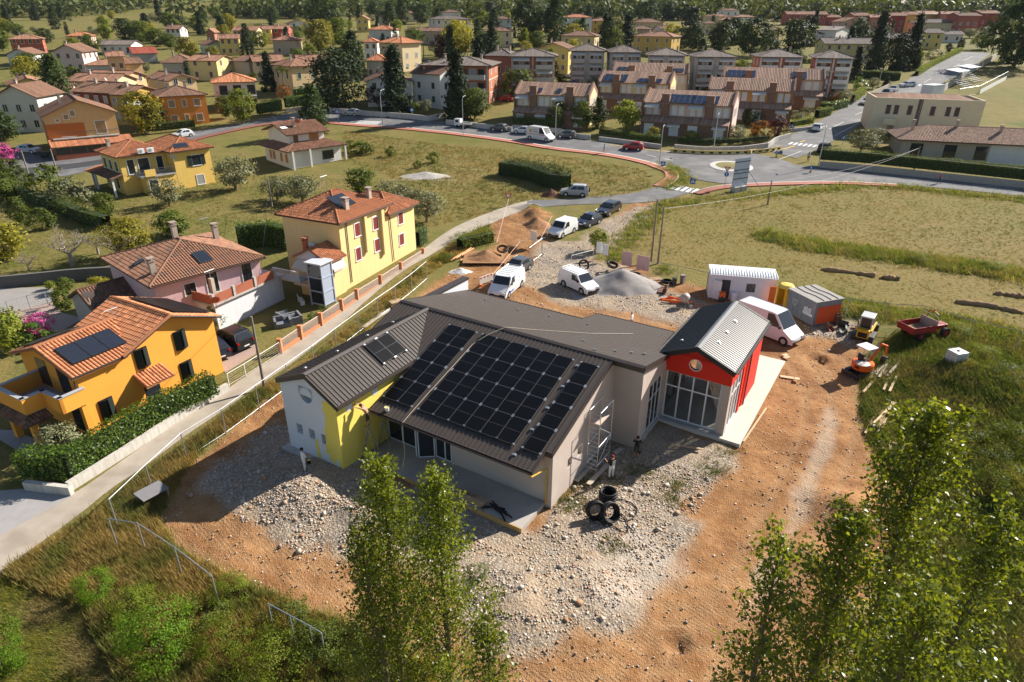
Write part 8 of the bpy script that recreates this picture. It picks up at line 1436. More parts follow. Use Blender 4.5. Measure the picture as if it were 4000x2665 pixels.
o = bt('safety_barrier', 'white plastic barrier with red stripes beside the blue and white van', 'barrier', 'G',235,1110, yw('G',(190,1125),(285,1085)));MB().bx(-1,1,-.03,.03,.15,.95).build('panel', mat('barrier_white',(.66,.6,.52),.6), o, bevel=.02);[MB().bx(-.9+i*.5,-.65+i*.5,-.036,.036,.72,.9).build('red_stripe', mat('barrier_red',(.5,.05,.03),.6), o) for i in range(4)];[MB().bx(x-.08, x+.08,-.3,.3,0,.15).build('foot', orng, o) for x in (-.8,.8)]
tape = mat('striped_tape',(.65,.45,.4),.7)
for i, s in enumerate((((440,300,1.9),(330,700,.9)),((460,375,1.),(840,455,1.2)),((840,455,1.2),(720,700,.9)),((545,690,1.),(290,1020,.9)))): P_ = [pt('G', *e) for e in s];o = MB().tube([(p[0], p[1], gz(p)+e[2]) for p, e in zip(P_, s)],.02,4).build('barrier_tape', tape);tag(o, 'red and white tape strung round the excavated trench', 'tape', 'tapes round the trench')
def heap(name, label, t, x, y, rx, ry, h_, m, seed=1, rz=0.):
    p = pt(t, x, y);n = 40;g = np.linspace(-1.25,1.25, n);X, Y = np.meshgrid(g, g);r_ = np.hypot(X, Y)*(1+.3*(fbm(X*3+seed, Y*3,1.,3, seed)-.5));Z = h_*(np.clip(1-r_,0,1)**1.15*(1+.15*(fbm(X*6, Y*6,1,3, seed)-.5))-.05*(r_ > 1));i = np.arange(n*n).reshape(n, n);F = np.stack([i[:-1, :-1], i[:-1,1:], i[1:,1:], i[1:, :-1]],-1).reshape(-1,4);k = np.stack([X.ravel()*rx, Y.ravel()*ry, Z.ravel()],1)
    o = obj(name, npmesh(name, k, F, m, smooth=True), None,(p[0], p[1], gz(p)-.06),(0,0, rz));return tag(o, label, 'heap')
heap('sand_heap', 'conical heap of grey sand with a shovel stuck in it', 'G',1480,1090,4.3,2.9,1.9, mat('grey_sand',(.27,.25,.235),.95, var=.1, vs=2, bump=.2, bs=20),3);heap('earth_heap', 'heap of brown earth dug from the trench', 'G',700,540,2.0,2.4,1.3, mat('dug_earth',(.27,.14,.065),.95, var=.2, vs=3, bump=.5, bs=9),5);heap('earth_heap', 'reddish spoil heap beside the trench and pipes', 'G',230,850,2.0,1.7,.8, mat('dug_earth'),7);heap('brushwood_heap', 'heap of brown dry brushwood behind the silver off-roader', 'G',830,270,1.9,1.3,1.1, mat('dry_brush',(.15,.07,.04),.95, var=.3, vs=6, bump=1, bs=14),9);heap('rubble_heap', 'heap of grey and white rubble overgrown in the meadow', 'F',1560,90,4.5,2.0,.8, mat('rubble',(.4,.37,.33),.95, var=.4, vs=3, bump=1, bs=6),11);heap('plastic_sheet', 'crumpled white plastic sheeting on the verge', 'F',1880,970,1.5,.8,.5, mat('white_sheet',(.7,.68,.66),.5, var=.1, bump=1, bs=5),13)
o = MB().tube([(-.5,0,1.6),(.35,0,.3)],.022,5).build('shovel', wood);p = pt('G',1370,1060);o.location = (p[0], p[1], gz(p)+.3);tag(o, 'wooden-handled shovel stuck in the sand heap', 'shovel')
o = bt('grab_bucket', 'rusty loader bucket lying beside the sand heap', 'bucket', 'G',1855,1145,-.35);MB().ext([(-.4,0),(.45,0),(.5,.5),(.42,.5),(.38,.08),(-.4,.08)], 'y',-.8,.8).build('shell', rust, o);o = bt('wheelie_bin', 'grey lidded bin beside the mesh fence', 'bin', 'G',2035,1080);MB().lathe([(.24,0),(.3,.85),(.3,.9)],4).build('body', mat('bin_grey',(.25,.2,.2),.6), o);MB().bx(-.24,.24,-.24,.24,.9,.97).build('lid', mat('bin_grey'), o);o = bt('cement_drum', 'dark green drum beside the grey bin', 'drum', 'G',1960,1095);MB().lathe([(.24,0),(.25,.8),(.2,.8)],14).build('barrel', mat('drum_green',(.06,.07,.05),.6), o)
for i in range(9): o = MB().bx(-.13,.13,-.07,.07,0,.12).build('brick_block', mat('pink_block',(.48,.23,.13),.85, var=.12));p = pt('G',2160+28*(i % 4),1290-14*(i//4)+6*(i % 2));o.location = (p[0], p[1], gz(p)+.12*(i//4));o.rotation_euler = (0,0,.2*i);tag(o, 'hollow clay block in the small stack by the mixer', 'block', 'clay blocks by the mixer')
o = bt('timber_kennel', 'small tilted wooden crate shed in the dry grass', 'shed', 'N',1420,1080,.95);mb = MB();[mb.slab([(-.75,-.55+i*.14,.75),(.75,-.55+i*.14,.75),(.75,-.43+i*.14,.82),(-.75,-.43+i*.14,.82)],.03) for i in range(8)];mb.build('roof', mat('grey_boards',(.17,.165,.17),.8, var=.15), o);mb = MB();[mb.bx(.66,.7,-.5+i*.14,-.38+i*.14,0,.72) for i in range(8)];[mb.bx(-.7,.7,.5,.54, i*.14, i*.14+.12) for i in range(5)];mb.build('slats', woodg, o)
for i,(t, x, y, m_) in enumerate((('O',1065,250, 'w'),('O',495,760, 'k'),('P',1165,640, 'k'))):
    if i == 0: p = L2W(-24.9,25.25);z = fz(25.25)
    else: p = pt(t, x, y);z = gz(p)
    o = thing('paint_bucket',('yellow paint bucket standing on the metal roof edge', 'black paint bucket by the white gable', 'black bucket at the taupe corner')[i], 'bucket',(p[0], p[1], z),0);MB().lathe([(.12,0),(.15,.28),(.14,.28),(.11,.02)],14).build('pail', white if i == 0 else black, o);MB().cyl((0,0,.24),.125,.02,14).build('paint', yell if i < 2 else conc, o)
# ------------------------------------------------------------------ poles, lamps, signs, walls
polem = mat('weathered_pole',(.24,.2,.16),.9, var=.2);PT = {}
def pole(key, label, t, x0, y0, x1, y1, m=polem, r=.13):
    p = pt(t, x1, y1);h_ = topheight(p,0, px(t, x0, y0)[1]);PT[key] = Vector((p[0], p[1], gz(p)+h_-.2));o = MB().tube([(0,0,-.3),(0,0, h_)],[r, r*.65],8).build('utility_pole', m);o.location = (p[0], p[1], gz(p));tag(o, label, 'pole')
for a in (('a', 'taller of two utility poles beside the pink hoarding', 'G',1793,295,1750,870),('b', 'shorter of two utility poles beside the pink hoarding', 'G',1862,365,1812,895),('c', 'utility pole on the lane verge beside the white gate', 'X',977,1242,1034,1520),('d', 'grey pole behind the tall yellow house', 'F',118,130,150,380),('e', 'wooden pole in the field behind the billboard', 'W',650,430,605,735),('f', 'wooden pole at the east road with bunting', 'D',1400,1330,1340,1570),('g', 'utility pole in the orchard by the road', 'E',205,230,320,605),('h', 'utility pole right of the orchard shrubs', 'E',462,215,552,495),('i', 'twin-legged pole beside the vivid orange house', 'A',1310,1040,1365,1225),('j', 'thin pole among the far left trees', 'A',1250,310,1275,420)): pole(*a)
PT['k'] = PT['c']+Vector((-22,-16,-1));PT['l'] = PT['g']+Vector((-40,-10,0));PT['m'] = Vector((*pt('F',660,590),6.0));PT['n'] = Vector((*pt('F',0,1090),4.0))
for a, b, l in (('d', 'c', 'sagging cable from the grey pole to the lane pole'),('a', 'b', 'short cable between the two poles by the hoarding'),('b', 'f', 'cable crossing the field to the east road pole'),('g', 'h', 'cable between the orchard poles'),('l', 'g', 'cable leaving the orchard pole'),('h', 'i', 'cable from the orchard to the orange houses'),('e', 'f', 'thin cable above the field edge')):
    A, B = PT[a], PT[b];P_ = [A.lerp(B, k/12)-Vector((0,0,.035*(B-A).length*4*(k/12)*(1-k/12)*.6)) for k in range(13)];tag(MB().tube(P_,.018,4).build('overhead_cable', black), l, 'cable')
def lamp(t, x0, y0, x1, y1, label):
    p = pt(t, x1, y1);h_ = topheight(p,0, px(t, x0, y0)[1]);o = thing('street_lamp', label, 'street lamp',(p[0], p[1], gz(p)),1.2);MB().tube([(0,0,0),(0,0, h_-.8),(.25,0, h_-.15),(1.0,0, h_)],[.08,.06,.05,.045],8).build('column', mat('lamp_grey',(.45,.46,.46),.5,.3), o);MB().bx(.85,1.45,-.13,.13, h_-.06, h_+.06).build('lamp_head', alu, o, bevel=.03)
for i, a in enumerate((('B',515,810,540,1110),('B',1160,835,1166,1175),('B',1920,890,1906,1255),('C',440,960,396,1355),('C',1390,1155,1350,1550),('C',1890,1040,1850,1400),('D',525,1150,460,1540),('D',1060,615,1012,800))): lamp(*a,('street lamp at the bend by the laurel hedges', 'street lamp in front of the spruce and white house', 'street lamp by the flatbed truck', 'street lamp beside the lettered van', 'street lamp at the curved brick pavement', 'street lamp on the corner garden wall', 'street lamp at the end of the long hedge', 'street lamp by the dark roadside hedge')[i])
blu_ = mat('sign_blue',(.01,.12,.42),.4);
def sign(t, x, y, yb, label, kind):
    p = pt(t, x, yb);h_ = topheight(p,0, px(t, x, y)[1]);v = math.atan2(p[0], p[1]);o = thing('road_sign', label, 'road sign',(p[0], p[1], gz(p)),-v);MB().tube([(0,0,0),(0,0, h_+.3)],.035,6).build('post', steel, o);T = Matrix.Translation((0,-.05, h_))
    def plate(P, m, d=0.): MB().add([(a,-.05-d, h_+b) for a, b in P]+[(a,-.03-d, h_+b) for a, b in P],[tuple(range(len(P))), tuple(range(2*len(P)-1, len(P)-1,-1))]).build('plate', m, o)
    c = lambda r: [(r*math.cos(k*math.pi/10), r*math.sin(k*math.pi/10)) for k in range(20)];tri = lambda s, u=1: [(-s,-s*.6*u),(s,-s*.6*u),(0, s*1.1*u)][::u]
    if 'sq' in kind: plate([(-.38,-.38),(.38,-.38),(.38,.38),(-.38,.38)], blu_);plate(tri(.3), white,.005);plate([(-.05,-.12),(.05,-.12),(.03,.14),(-.03,.14)], black,.01)
    if 'yield' in kind: plate(tri(.5,-1), mat('sign_red',(.5,.02,.02),.4));plate(tri(.3,-1), white,.006)
    if 'round' in kind: h_ -= .85 if 'yield' in kind else 0;plate(c(.34), blu_);plate([(-.06,-.2),(.06,-.2),(.06,.2),(-.06,.2)], white,.005)
    if 'box' in kind: h_ -= .75;plate([(-.16,-.3),(.16,-.3),(.16,.3),(-.16,.3)], mat('sign_yellow',(.7,.4,.01),.5))
    if 'back' in kind: plate(c(.34), mat('sign_back',(.12,.12,.12),.6))
for a in (('G',2115,130,290, 'blue pedestrian crossing sign beside the zebra crossing', 'sq'),('C',1378,1500,1600, 'blue crossing sign at the curved brick pavement', 'sq'),('D',685,1250,1330, 'blue crossing sign by the olive trees', 'sq'),('D',208,1150,1240, 'blue crossing sign on the corner by the maroon tree', 'sq'),('B',758,1035,1130, 'blue crossing sign by the broad yew', 'sq'),('B',1437,1015,1080, 'blue crossing sign by the white house wall', 'sq'),('W',90,290,555, 'yield triangle above a blue roundabout disc', 'yield round'),('W',710,98,165, 'blue arrow disc above a yellow box on the far island', 'round box'),('W',755,92,162, 'dark back of a disc sign on the far island', 'back'),('W',1115,270,355, 'blue arrow disc above a yellow box on the near island', 'round box'),('G',435,270,365, 'warning triangle at the lane end', 'yield')): sign(*a)
BJ = pl([px('C',1500,1405), px('C',1700,1418), px('C',1890,1424), px('C',2110,1420), px('C',2280,1405), px('W',330,130), px('W',600,108), px('W',730,82)]);BQ = resample(BJ,16);jm = MB().ext([(-.28,0),(.28,0),(.14,.35),(.1,.62),(-.1,.62),(-.14,.35)], 'x',-.85,.85).mesh('body', mat('barrier_yellow',(.62,.45,.16),.6, var=.1));js = MB().bx(-.3,.3,-.26,.26,.14,.42).mesh('black_chevrons', black)
for i, p in enumerate(BQ): q_ = BQ[min(i+1,15)]-BQ[max(i-1,0)];o = thing('traffic_barrier', 'yellow block barrier with black chevrons in the row along the corner garden wall', 'barrier',(p[0], p[1], gz(p)+.07), math.atan2(q_[1], q_[0]), 'yellow block barriers');obj('body', jm, o);obj('black_chevrons', js, o)
a, b = pt('W',185,585), pt('W',320,560);o = thing('billboard', 'back of a grey billboard braced beside the roundabout', 'billboard',(a[0], a[1], gz(a)), math.atan2(*(b-a)[::-1]));MB().bx(-.3,2.9,0,.06,.8,5.0).build('board', mat('board_back',(.5,.55,.66),.6), o);[MB().bx(-.3,2.9,-.05,0, z, z+.1).build('batten', dkst, o) for z in (1.9,2.7,3.2,4.4)];[MB().tube([(x,0,3.2),(x+.6,-3.4,0)],.035,5).build('brace', steel, o) for x in (.2,2.5)];[MB().bx(x, x+1.1,-.5,.5,-.2,.8).build('ballast_block', conc, o) for x in (0,1.4)]
def wall(label, pts_, h_, w_=.25, m=conc, name='garden_wall'):
    P = np.array(pts_);q_ = resample(P, max(4, int(np.hypot(*np.diff(P, axis=0).T).sum()/1.5)));A, B = offset(q_, w_/2), offset(q_,-w_/2);k = len(q_);V = []
    for j in range(k):
        z = float(base_z(q_[j][1]));V += [(*A[j], z-.5),(*A[j], z+h_),(*B[j], z+h_),(*B[j], z-.5)]
    F = [(4*j+e,4*j+(e+1) % 4,4*j+4+(e+1) % 4,4*j+4+e)[::-1] for j in range(k-1) for e in range(3)]+[(0,1,2,3),(4*k-1,4*k-2,4*k-3,4*k-4)];tag(MB().add(V, F).build(name, m), label, 'wall')
wall('pale concrete wall under the laurel hedge along the lane',[at(*px('N',640,985)), at(*px('N',980,770)), at(*px('N',1400,500)), at(*px('N',1650,330)), at(*px('N',2100,60))],.62,.3, mat('pale_wall',(.5,.47,.42),.9, var=.1, dirt=.3));wall('concrete wall turning to the pedestrian gate',[at(*px('N',250,970)), at(*px('N',670,1020))],.62,.3, mat('pale_wall'));wall('stone wall below the long clipped hedge', hp('H',[(470,130),(900,165),(1500,230),(2354,320),(2700,365)]),1.05,.4, stonew);wall('white roadside wall with wavy top below the spruce', hp('B',[(680,1035),(1000,1065),(1420,1095),(1580,1115),(1740,1085)]),1.1,.3, mat('road_wall',(.5,.47,.43),.9, dirt=.4));wall('roadside wall by the flatbed truck', hp('B',[(1750,1145),(2100,1185),(2354,1215)]),1.0,.3, mat('road_wall'));wall('garden wall behind the lettered van', hp('C',[(0,1190),(450,1225),(580,1270),(720,1285)]),.9,.25, mat('road_wall'));wall('pale garden wall with hedge behind the red hatchback', hp('C',[(800,1295),(1080,1330),(1370,1370)]),.8,.3, mat('road_wall'));wall('curved white garden wall at the roundabout corner', hp('C',[(1490,1375),(1700,1395),(1890,1400),(2120,1392),(2354,1360)])+hp('D',[(60,1310),(200,1270)]),.95,.3, mat('road_wall'));wall('stone wall under the laurel hedges before the cream villa', hp('B',[(275,1035),(640,985)]),.8,.4, stonew);wall('dark retaining wall below the orchard', hp('E',[(-100,1480),(400,1430),(700,1395),(1140,1370)]),1.2,.35, mat('dark_wall',(.13,.12,.11),.9, var=.2));wall('low wall along the last front gardens', hp('D',[(205,1215),(400,1195)]),.7,.3, mat('road_wall'));wall('grey board wall beside the parked silver saloon', hp('D',[(905,900),(1120,800)]),1.0,.2, woodg)
def railing(label, t, posts, h_=.95):
    P = [pt(t, *p) for p in posts];o = thing('garden_fence', label, 'fence',(P[0][0], P[0][1], gz(P[0])));z0 = gz(P[0]);op = mat('orange_brick',(.5,.2,.09),.85, var=.1)
    for i, p in enumerate(P):
        q_ = (p[0]-P[0][0], p[1]-P[0][1]);MB().bx(q_[0]-.17, q_[0]+.17, q_[1]-.17, q_[1]+.17,-.3,1.35).build('pillar', op, o)
        if i: a = (P[i-1][0]-P[0][0], P[i-1][1]-P[0][1]);d = math.hypot(q_[0]-a[0], q_[1]-a[1]);an_ = math.atan2(q_[1]-a[1], q_[0]-a[0]);c = ((a[0]+q_[0])/2,(a[1]+q_[1])/2);MB().box((*c,.0),(d-.34,.2,.7), an_).build('low_wall', op, o);mb = MB();[mb.box((a[0]+(q_[0]-a[0])*k, a[1]+(q_[1]-a[1])*k,.75),(.03,.03,.75), an_) for k in np.linspace(.08,.92, int(d/.14))];mb.box((*c,1.12),(d-.34,.05,.05), an_);mb.build('railing', mat('pink_white_iron',(.62,.5,.45),.6), o)
railing('orange brick and white iron fence along the lane below the yellow house', 'X',[px('J',230,540), px('J',415,410), px('J',600,285), px('J',790,150), px('F',930,1225), px('F',1145,1080), px('F',1330,945), px('F',1535,800)]);fence('white sliding gate beside the orange house hedge', 'X',[px('I',2085,1085), px('I',2240,995), px('J',215,440)],1.1, True, white, True, 'sliding_gate');fence('grey tubular gate of the paved court', 'I',[(50,420),(240,365),(410,345),(490,325)],1.4, True, steel, True, 'driveway_gate')
for i,(x, y, r_) in enumerate(((250,290,.4),(285,235,2.4),(345,255,-1.0))): o = bt('garden_armchair',('grey block armchair facing its two neighbours', 'grey block armchair at the rear of the three', 'grey block armchair at the right of the three')[i], 'armchair', 'J', x, y, r_);gm = mat('grey_resin',(.16,.17,.185),.7);MB().bx(-.55,.55,-.5,.5,0,.4).build('seat', gm, o, bevel=.02);[MB().bx(*b_,.0,.72).build('arm', gm, o, bevel=.02) for b_ in ((-.75,-.55,-.5,.5),(.55,.75,-.5,.5))];MB().bx(-.75,.75,.5,.7,0,.78).build('backrest', gm, o, bevel=.02)
o = bt('garden_bench', 'white slatted bench in front of the lift shaft', 'bench', 'J',420,85,2.1);[MB().bx(-.6,.6, y, y+.1,.42,.45).build('seat_slat', white, o) for y in (-.2,-.06,.08)];[MB().bx(-.6,.6,.2,.23, z, z+.1).build('back_slat', white, o) for z in (.6,.78)];[MB().bx(x-.03, x+.03,-.2,.22,0,.42).build('leg', white, o) for x in (-.5,.5)]
for k,(x, y) in enumerate(((1830,800),(1930,760))):
    o = bt('grandstand',('steel terraced grandstand at the sports ground, front one', 'steel terraced grandstand at the sports ground, rear one')[k], 'grandstand', 'D', x, y,.75);[MB().bx(-5,5, i*.7-.02, i*.7+.3,.4+i*.35,.46+i*.35).build('bench_row', alu, o) for i in range(7)];mb = MB();[mb.tube([(x_,-.1,.3),(x_,4.6,2.7),(x_,4.6,0)],.05,4) for x_ in (-5,-2.5,0,2.5,5)];mb.build('frame', steel, o);MB().slab([(-5,1.5,4.0),(5,1.5,4.0),(5,5,4.5),(-5,5,4.5)],.08).build('roof', mat('pale_sheet'), o)
fence('sports ground fence with white banner', 'D',[(1740,900),(1930,870),(2190,730)],2.2, False, steel, True, 'sports_fence');wall('white banner along the sports ground fence', hp('D',[(1945,865),(2185,735)]),1.1,.04, white, 'banner');wall('grey boundary wall of the sports ground', hp('D',[(1600,850),(1850,680),(2090,540)]),1.8,.25, conc);o = bt('changing_hut', 'white sheet-metal hut behind the cream block', 'hut', 'D',1500,880,.6);MB().bx(-3,3,-1.5,1.5,0,2.6).build('walls', cabw, o);MB().bx(-3.1,3.1,-1.6,1.6,2.6,2.75).build('roof', mat('pale_sheet'), o)
# ------------------------------------------------------------------ people
skin = mat('skin',(.42,.22,.14),.6);CL = lambda n, c: mat('cloth_'+n, c,.85, var=.08, vs=12)
def person(label, p, z, yaw, top, legs, shoe, hair, arms=None, sleeve=True, shorts=False, J=None, hat=None, extra=None):
    D = {'pel': (0,0,.95,.13), 'sp': (0,0,1.15,.125), 'ch': (.01,0,1.34,.145), 'ne': (.01,0,1.5,.055), 'he': (.03,0,1.6,.085), 'to': (.02,0,1.69,.07), 'no': (.125,0,1.6,.016)};E_ = [('pel', 'sp'),('sp', 'ch'),('ch', 'ne'),('ne', 'he'),('he', 'to'),('he', 'no')]
    for s, k in ((1, 'L'),(-1, 'R')):
        D.update({'hi'+k: (0, s*.1,.88,.095), 'kn'+k: (.02+.02*s, s*.11,.5,.062), 'an'+k: (-.01+.03*s, s*.12,.1,.042), 'te'+k: (.17+.03*s, s*.13,.035,.035), 'sh'+k: (0, s*.18,1.43,.07), 'el'+k: (-.02, s*.25,1.15,.046), 'wr'+k: (.07, s*.27,.92,.032), 'pa'+k: (.09, s*.27,.85,.036)});E_ += [('pel', 'hi'+k),('hi'+k, 'kn'+k),('kn'+k, 'an'+k),('an'+k, 'te'+k),('ch', 'sh'+k),('sh'+k, 'el'+k),('el'+k, 'wr'+k),('wr'+k, 'pa'+k)]
    for k, v in (J or {}).items(): D[k] = (*v, D[k][3])
    for k in 'LR':
        w_, a_ = Vector(D['wr'+k][:3]), Vector(D['pa'+k][:3]);d = (a_-w_).normalized();x = d.orthogonal().normalized();
        for i,(o_, l) in enumerate(((-.035,.075),(-.012,.085),(.012,.08),(.035,.065),(.05,.05))):
            f = a_+x*o_+d*(l if i < 4 else .02)+d.cross(x)*.02*(i % 2);D['f%d%s' % (i, k)] = (*f,.009);E_.append(('pa'+k if i < 4 else 'wr'+k, 'f%d%s' % (i, k)))
    N = list(D);me = bpy.data.meshes.new('body');me.from_pydata([D[n][:3] for n in N],[(N.index(a), N.index(b)) for a, b in E_],[]);root = thing('person', label, 'person',(p[0], p[1], z), yaw);o = obj('body', me, root);md = o.modifiers.new('s', 'SKIN')
    for i, n in enumerate(N): me.skin_vertices[0].data[i].radius = (D[n][3],)*2
    me.skin_vertices[0].data[0].use_root = True;md.use_smooth_shade = True;o.modifiers.new('u', 'SUBSURF').levels = 1;m2 = bpy.data.meshes.new_from_object(o.evaluated_get(bpy.context.evaluated_depsgraph_get()));o.modifiers.clear();o.data = m2
    ms = [skin, top, legs, shoe];m2.materials.clear();[m2.materials.append(m_) for m_ in ms]
    def cls(c):
        best = min(((Vector(D[a][:3])+(Vector(D[b][:3])-Vector(D[a][:3]))*max(0, min(1,(c-Vector(D[a][:3])).dot(Vector(D[b][:3])-Vector(D[a][:3]))/max(1e-6,(Vector(D[b][:3])-Vector(D[a][:3])).length_squared)))-c).length-D[b][3]*.5, a, b) for a, b in E_);a, b = best[1], best[2]
        if b[:2] == 'te': return 3
        if b[:2] == 'an': return 0 if shorts else 2
        if b[:2] in ('hi', 'kn'): return 2
        if (a, b) == ('pel', 'sp'): return 2 if c.z < D['pel'][2]+.06 else 1
        if b in ('ch',) or b[:2] == 'sh' or (b[:2] == 'el' and sleeve): return 1
        return 0
    for f in m2.polygons: f.material_index = cls(f.center);f.use_smooth = True
    h_ = D['he'];mb = MB();mb.lathe([(.1,-.03),(.104,.03),(.09,.085),(.05,.115),(.005,.122)],12,(h_[0]-.025, h_[1], h_[2]+.02));mb.build('hat' if hat else 'hair', hat or CL('hair_'+hair, {'dark': (.02,.015,.012), 'brown': (.08,.045,.02), 'none': (.4,.22,.15)}[hair]), root, smooth=True)
    if extra: extra(root)
    return root
wc, bk = CL('white',(.72,.72,.72)), CL('black',(.015,.015,.017));sw, sb_ = CL('shoe_white',(.6,.6,.6)), CL('shoe_dark',(.05,.05,.05))
def roller(o, hand): MB().tube([(hand[0]+.1, hand[1],.25),(hand[0]-.2, hand[1],2.3)],.014,5).build('pole', woodg, o)
p = L2W(-28.05,20.95);yn = math.atan2(*(L2W(-27.5,22.5)-p)[::-1]);person('painter in white shirt and trousers holding a long roller pole by the white gable', p, gz(p), yn, wc, wc, sb_, 'dark', J={'elR': (.08,-.27,1.15), 'wrR': (.28,-.2,1.2), 'paR': (.34,-.19,1.22), 'elL': (.02,.26,1.15), 'wrL': (.2,.15,1.05), 'paL': (.27,.1,1.06)}, extra=lambda o: roller(o,(.36,-.19)))
p = L2W(-25.75,24.4);yn = math.atan2(*(L2W(-26.6,24.0)-p)[::-1]);person('bare-chested painter in dark shorts leaning out from the ladder to the yellow wall', p,2.5, yn, skin, bk, sb_, 'brown', shorts=True, J={'sp': (.08,0,1.13), 'ch': (.22,0,1.3), 'ne': (.32,0,1.42), 'he': (.4,0,1.49), 'to': (.41,0,1.58), 'no': (.5,0,1.48), 'shL': (.22,.19,1.36), 'shR': (.22,-.19,1.36), 'elL': (.42,.3,1.5), 'wrL': (.58,.42,1.6), 'paL': (.63,.47,1.62), 'elR': (.45,-.1,1.55), 'wrR': (.6,.1,1.66), 'paR': (.65,.16,1.66)}, sleeve=False)
p = L2W(-12.05,30.8);yn = math.atan2(*(L2W(-13.3,31.3)-p)[::-1]);person('worker in dark red cap, black shirt and white dungarees at the scaffold', p, gz(p), yn, bk, wc, sb_, 'dark', hat=CL('cap',(.2,.02,.04)), J={'elR': (.2,.3,1.25), 'elL': (.12,.24,1.2), 'wrL': (.33,.22,1.25), 'paL': (.4,.2,1.27), 'elR': (.02,-.28,1.16)}, extra=lambda o: [MB().bx(-.16,-.135, s*.07-.02, s*.07+.02,.98,1.4).build('brace', wc, o) for s in (-1,1)])
p = L2W(-11.55,33.55);yn = math.atan2(*(L2W(-12.1,35.2)-p)[::-1]);person('worker in black shirt and shorts painting the taupe corner with a pole', p, gz(p), yn, bk, CL('grey',(.06,.055,.05)), sw, 'dark', shorts=True, sleeve=True, J={'elR': (.12,-.25,1.15), 'wrR': (.32,-.15,1.1), 'paR': (.38,-.12,1.1), 'elL': (.1,.25,1.18), 'wrL': (.3,.12,1.3), 'paL': (.36,.06,1.32)}, extra=lambda o: roller(o,(.42,-.05)))
p = pt('G',1562,1500);person('bald worker in white shirt standing behind the roof', p, gz(p),2.6, wc, CL('jeans',(.06,.08,.14)), sb_, 'none')
p = pt('C',845,1413);person('runner in blue shirt and orange shorts on the brick pavement', p, gz(p),2.9, CL('blue',(.05,.12,.4)), CL('orange',(.7,.12,.03)), sb_, 'dark', shorts=True, J={'anL': (-.25,.11,.16), 'teL': (-.12,.11,.1), 'knL': (.0,.11,.5), 'knR': (.14,-.11,.52), 'anR': (.14,-.11,.1), 'teR': (.3,-.11,.04)})
p = pt('W',1085,222);person('pedestrian in pale shirt and grey trousers crossing the road', p, gz(p),-1.6, CL('pale',(.5,.5,.6)), CL('grey',(.06,.055,.05)), sb_, 'dark');p = pt('H',1570,278);person('pedestrian in faded red top and cap walking below the stone wall', p, gz(p),0.2, CL('rose',(.4,.14,.16)), CL('jeans',(.06,.08,.14)), sb_, 'dark', hat=CL('straw',(.5,.4,.22)), J={'anL': (-.2,.11,.12), 'teL': (-.06,.11,.05), 'knR': (.14,-.11,.5), 'anR': (.2,-.11,.1), 'teR': (.36,-.11,.04)})
# ------------------------------------------------------------------ poplars and shrubs in front
def poplar(label, tip, depth, rbase, n, lean=(0,0), seed=1, m='poplar', leaf=.11, vis=9.5, name='poplar_tree'):
    dx, dy, dz = ray(*tip);T = Vector((dx*depth, dy*depth, CAM_H+dz*depth));o = thing(name, label, 'tree',(T.x+lean[0], T.y+lean[1], gz((T.x+lean[0], T.y+lean[1]))));H_ = T.z-o.location.z;rg = np.random.default_rng(seed);mb = MB();top = Vector((-lean[0],-lean[1], H_));mb.tube([(0,0,-.2), top*.5+Vector((.1,0,0)), top*.8, top],[.17,.1,.05,.01],8);Cn = [];Sz = []
    nb = 60
    for k in range(nb):
        f = .25+.74*k/nb;b0 = top*f;a = k*2.4+rg.random();L_ = rbase*(1-f)**.75*rg.uniform(.75,1.25)+.25;e = rg.uniform(.75,1.25);d = Vector((math.cos(a)*math.cos(e), math.sin(a)*math.cos(e), math.sin(e)))*(L_/math.cos(min(e,1.05))*.9);e1 = b0+d*.55+Vector((0,0,-.05));e2 = b0+d;mb.tube([b0, e1, e2],[.03*(1-f)+.012,.012,.004],4)
        for s in np.linspace(.2,1,7):
            q_ = b0+d*s;Cn.append((*q_,.32*(1-.45*s)*min(1.,.5+L_*.4)))
    for s in np.linspace(.75,1,10): Cn.append((*(top*s),.2*(1.15-s)*4*.3+.08))
    Cn = np.array(Cn);i = rg.integers(0, len(Cn), n);P = Cn[i, :3]+rg.normal(size=(n,3))*Cn[i,3:4]*.8;V, F, r = leaves(P, leaf*rg.uniform(.6,1.3, n), rg,.1);mb.build('trunk', bark, o);obj('crown', npmesh('crown', V, F, G_[m], r), o);return o
poplar('slender poplar with twin leaders in front of the porch slab',(1490,1812),19.5,2.5,13000,(-.1,-.5),1);poplar('second leader of the slender poplar, right of the first',(1705,1862),18.5,2.2,11000,(-.1,.4),2);poplar('short young poplar left of the slender one',(1400,2060),19,1.5,5000,(.3,.2),8);poplar('thin young poplar right of the slender one',(1905,2440),16,1.4,4200,(.2,.3),3)
poplar('tall poplar overlooking the weedy bank',(3660,1605),14,3.2,17000,(.5,0),4, leaf=.115);poplar('poplar below the tall one, leaning over the earth bank',(3345,2000),13,2.3,9500,(.3,0),5);poplar('poplar sapling at the edge of the bare track',(3060,2085),12.5,1.7,5500,(.3,-.1),6);poplar('bushy poplar right of the tall one',(3930,2000),12.5,2.3,9000,(.2,0),7);poplar('low poplar shoots under the tall one',(3640,2330),11,2.2,8000,(0,0),9)
def blob(kind, t, x, y, h_, wf, label, dz=0.): p = pt(t, x, y);tree(kind, None,0,0,0, label, wf, 'shrub', None, 'shrub', p, h_)
proto('locust', 'locust', 'round',6500,.034,60,.55,.02,(.3,.02,4),2);proto('creeper', 'vine', 'round',5200,.035,80,.7,.0,(.2,.01,3),2);proto('scrub', 'mid', 'round',3200,.05,60,.65,.0,(.2,.01,3),2)
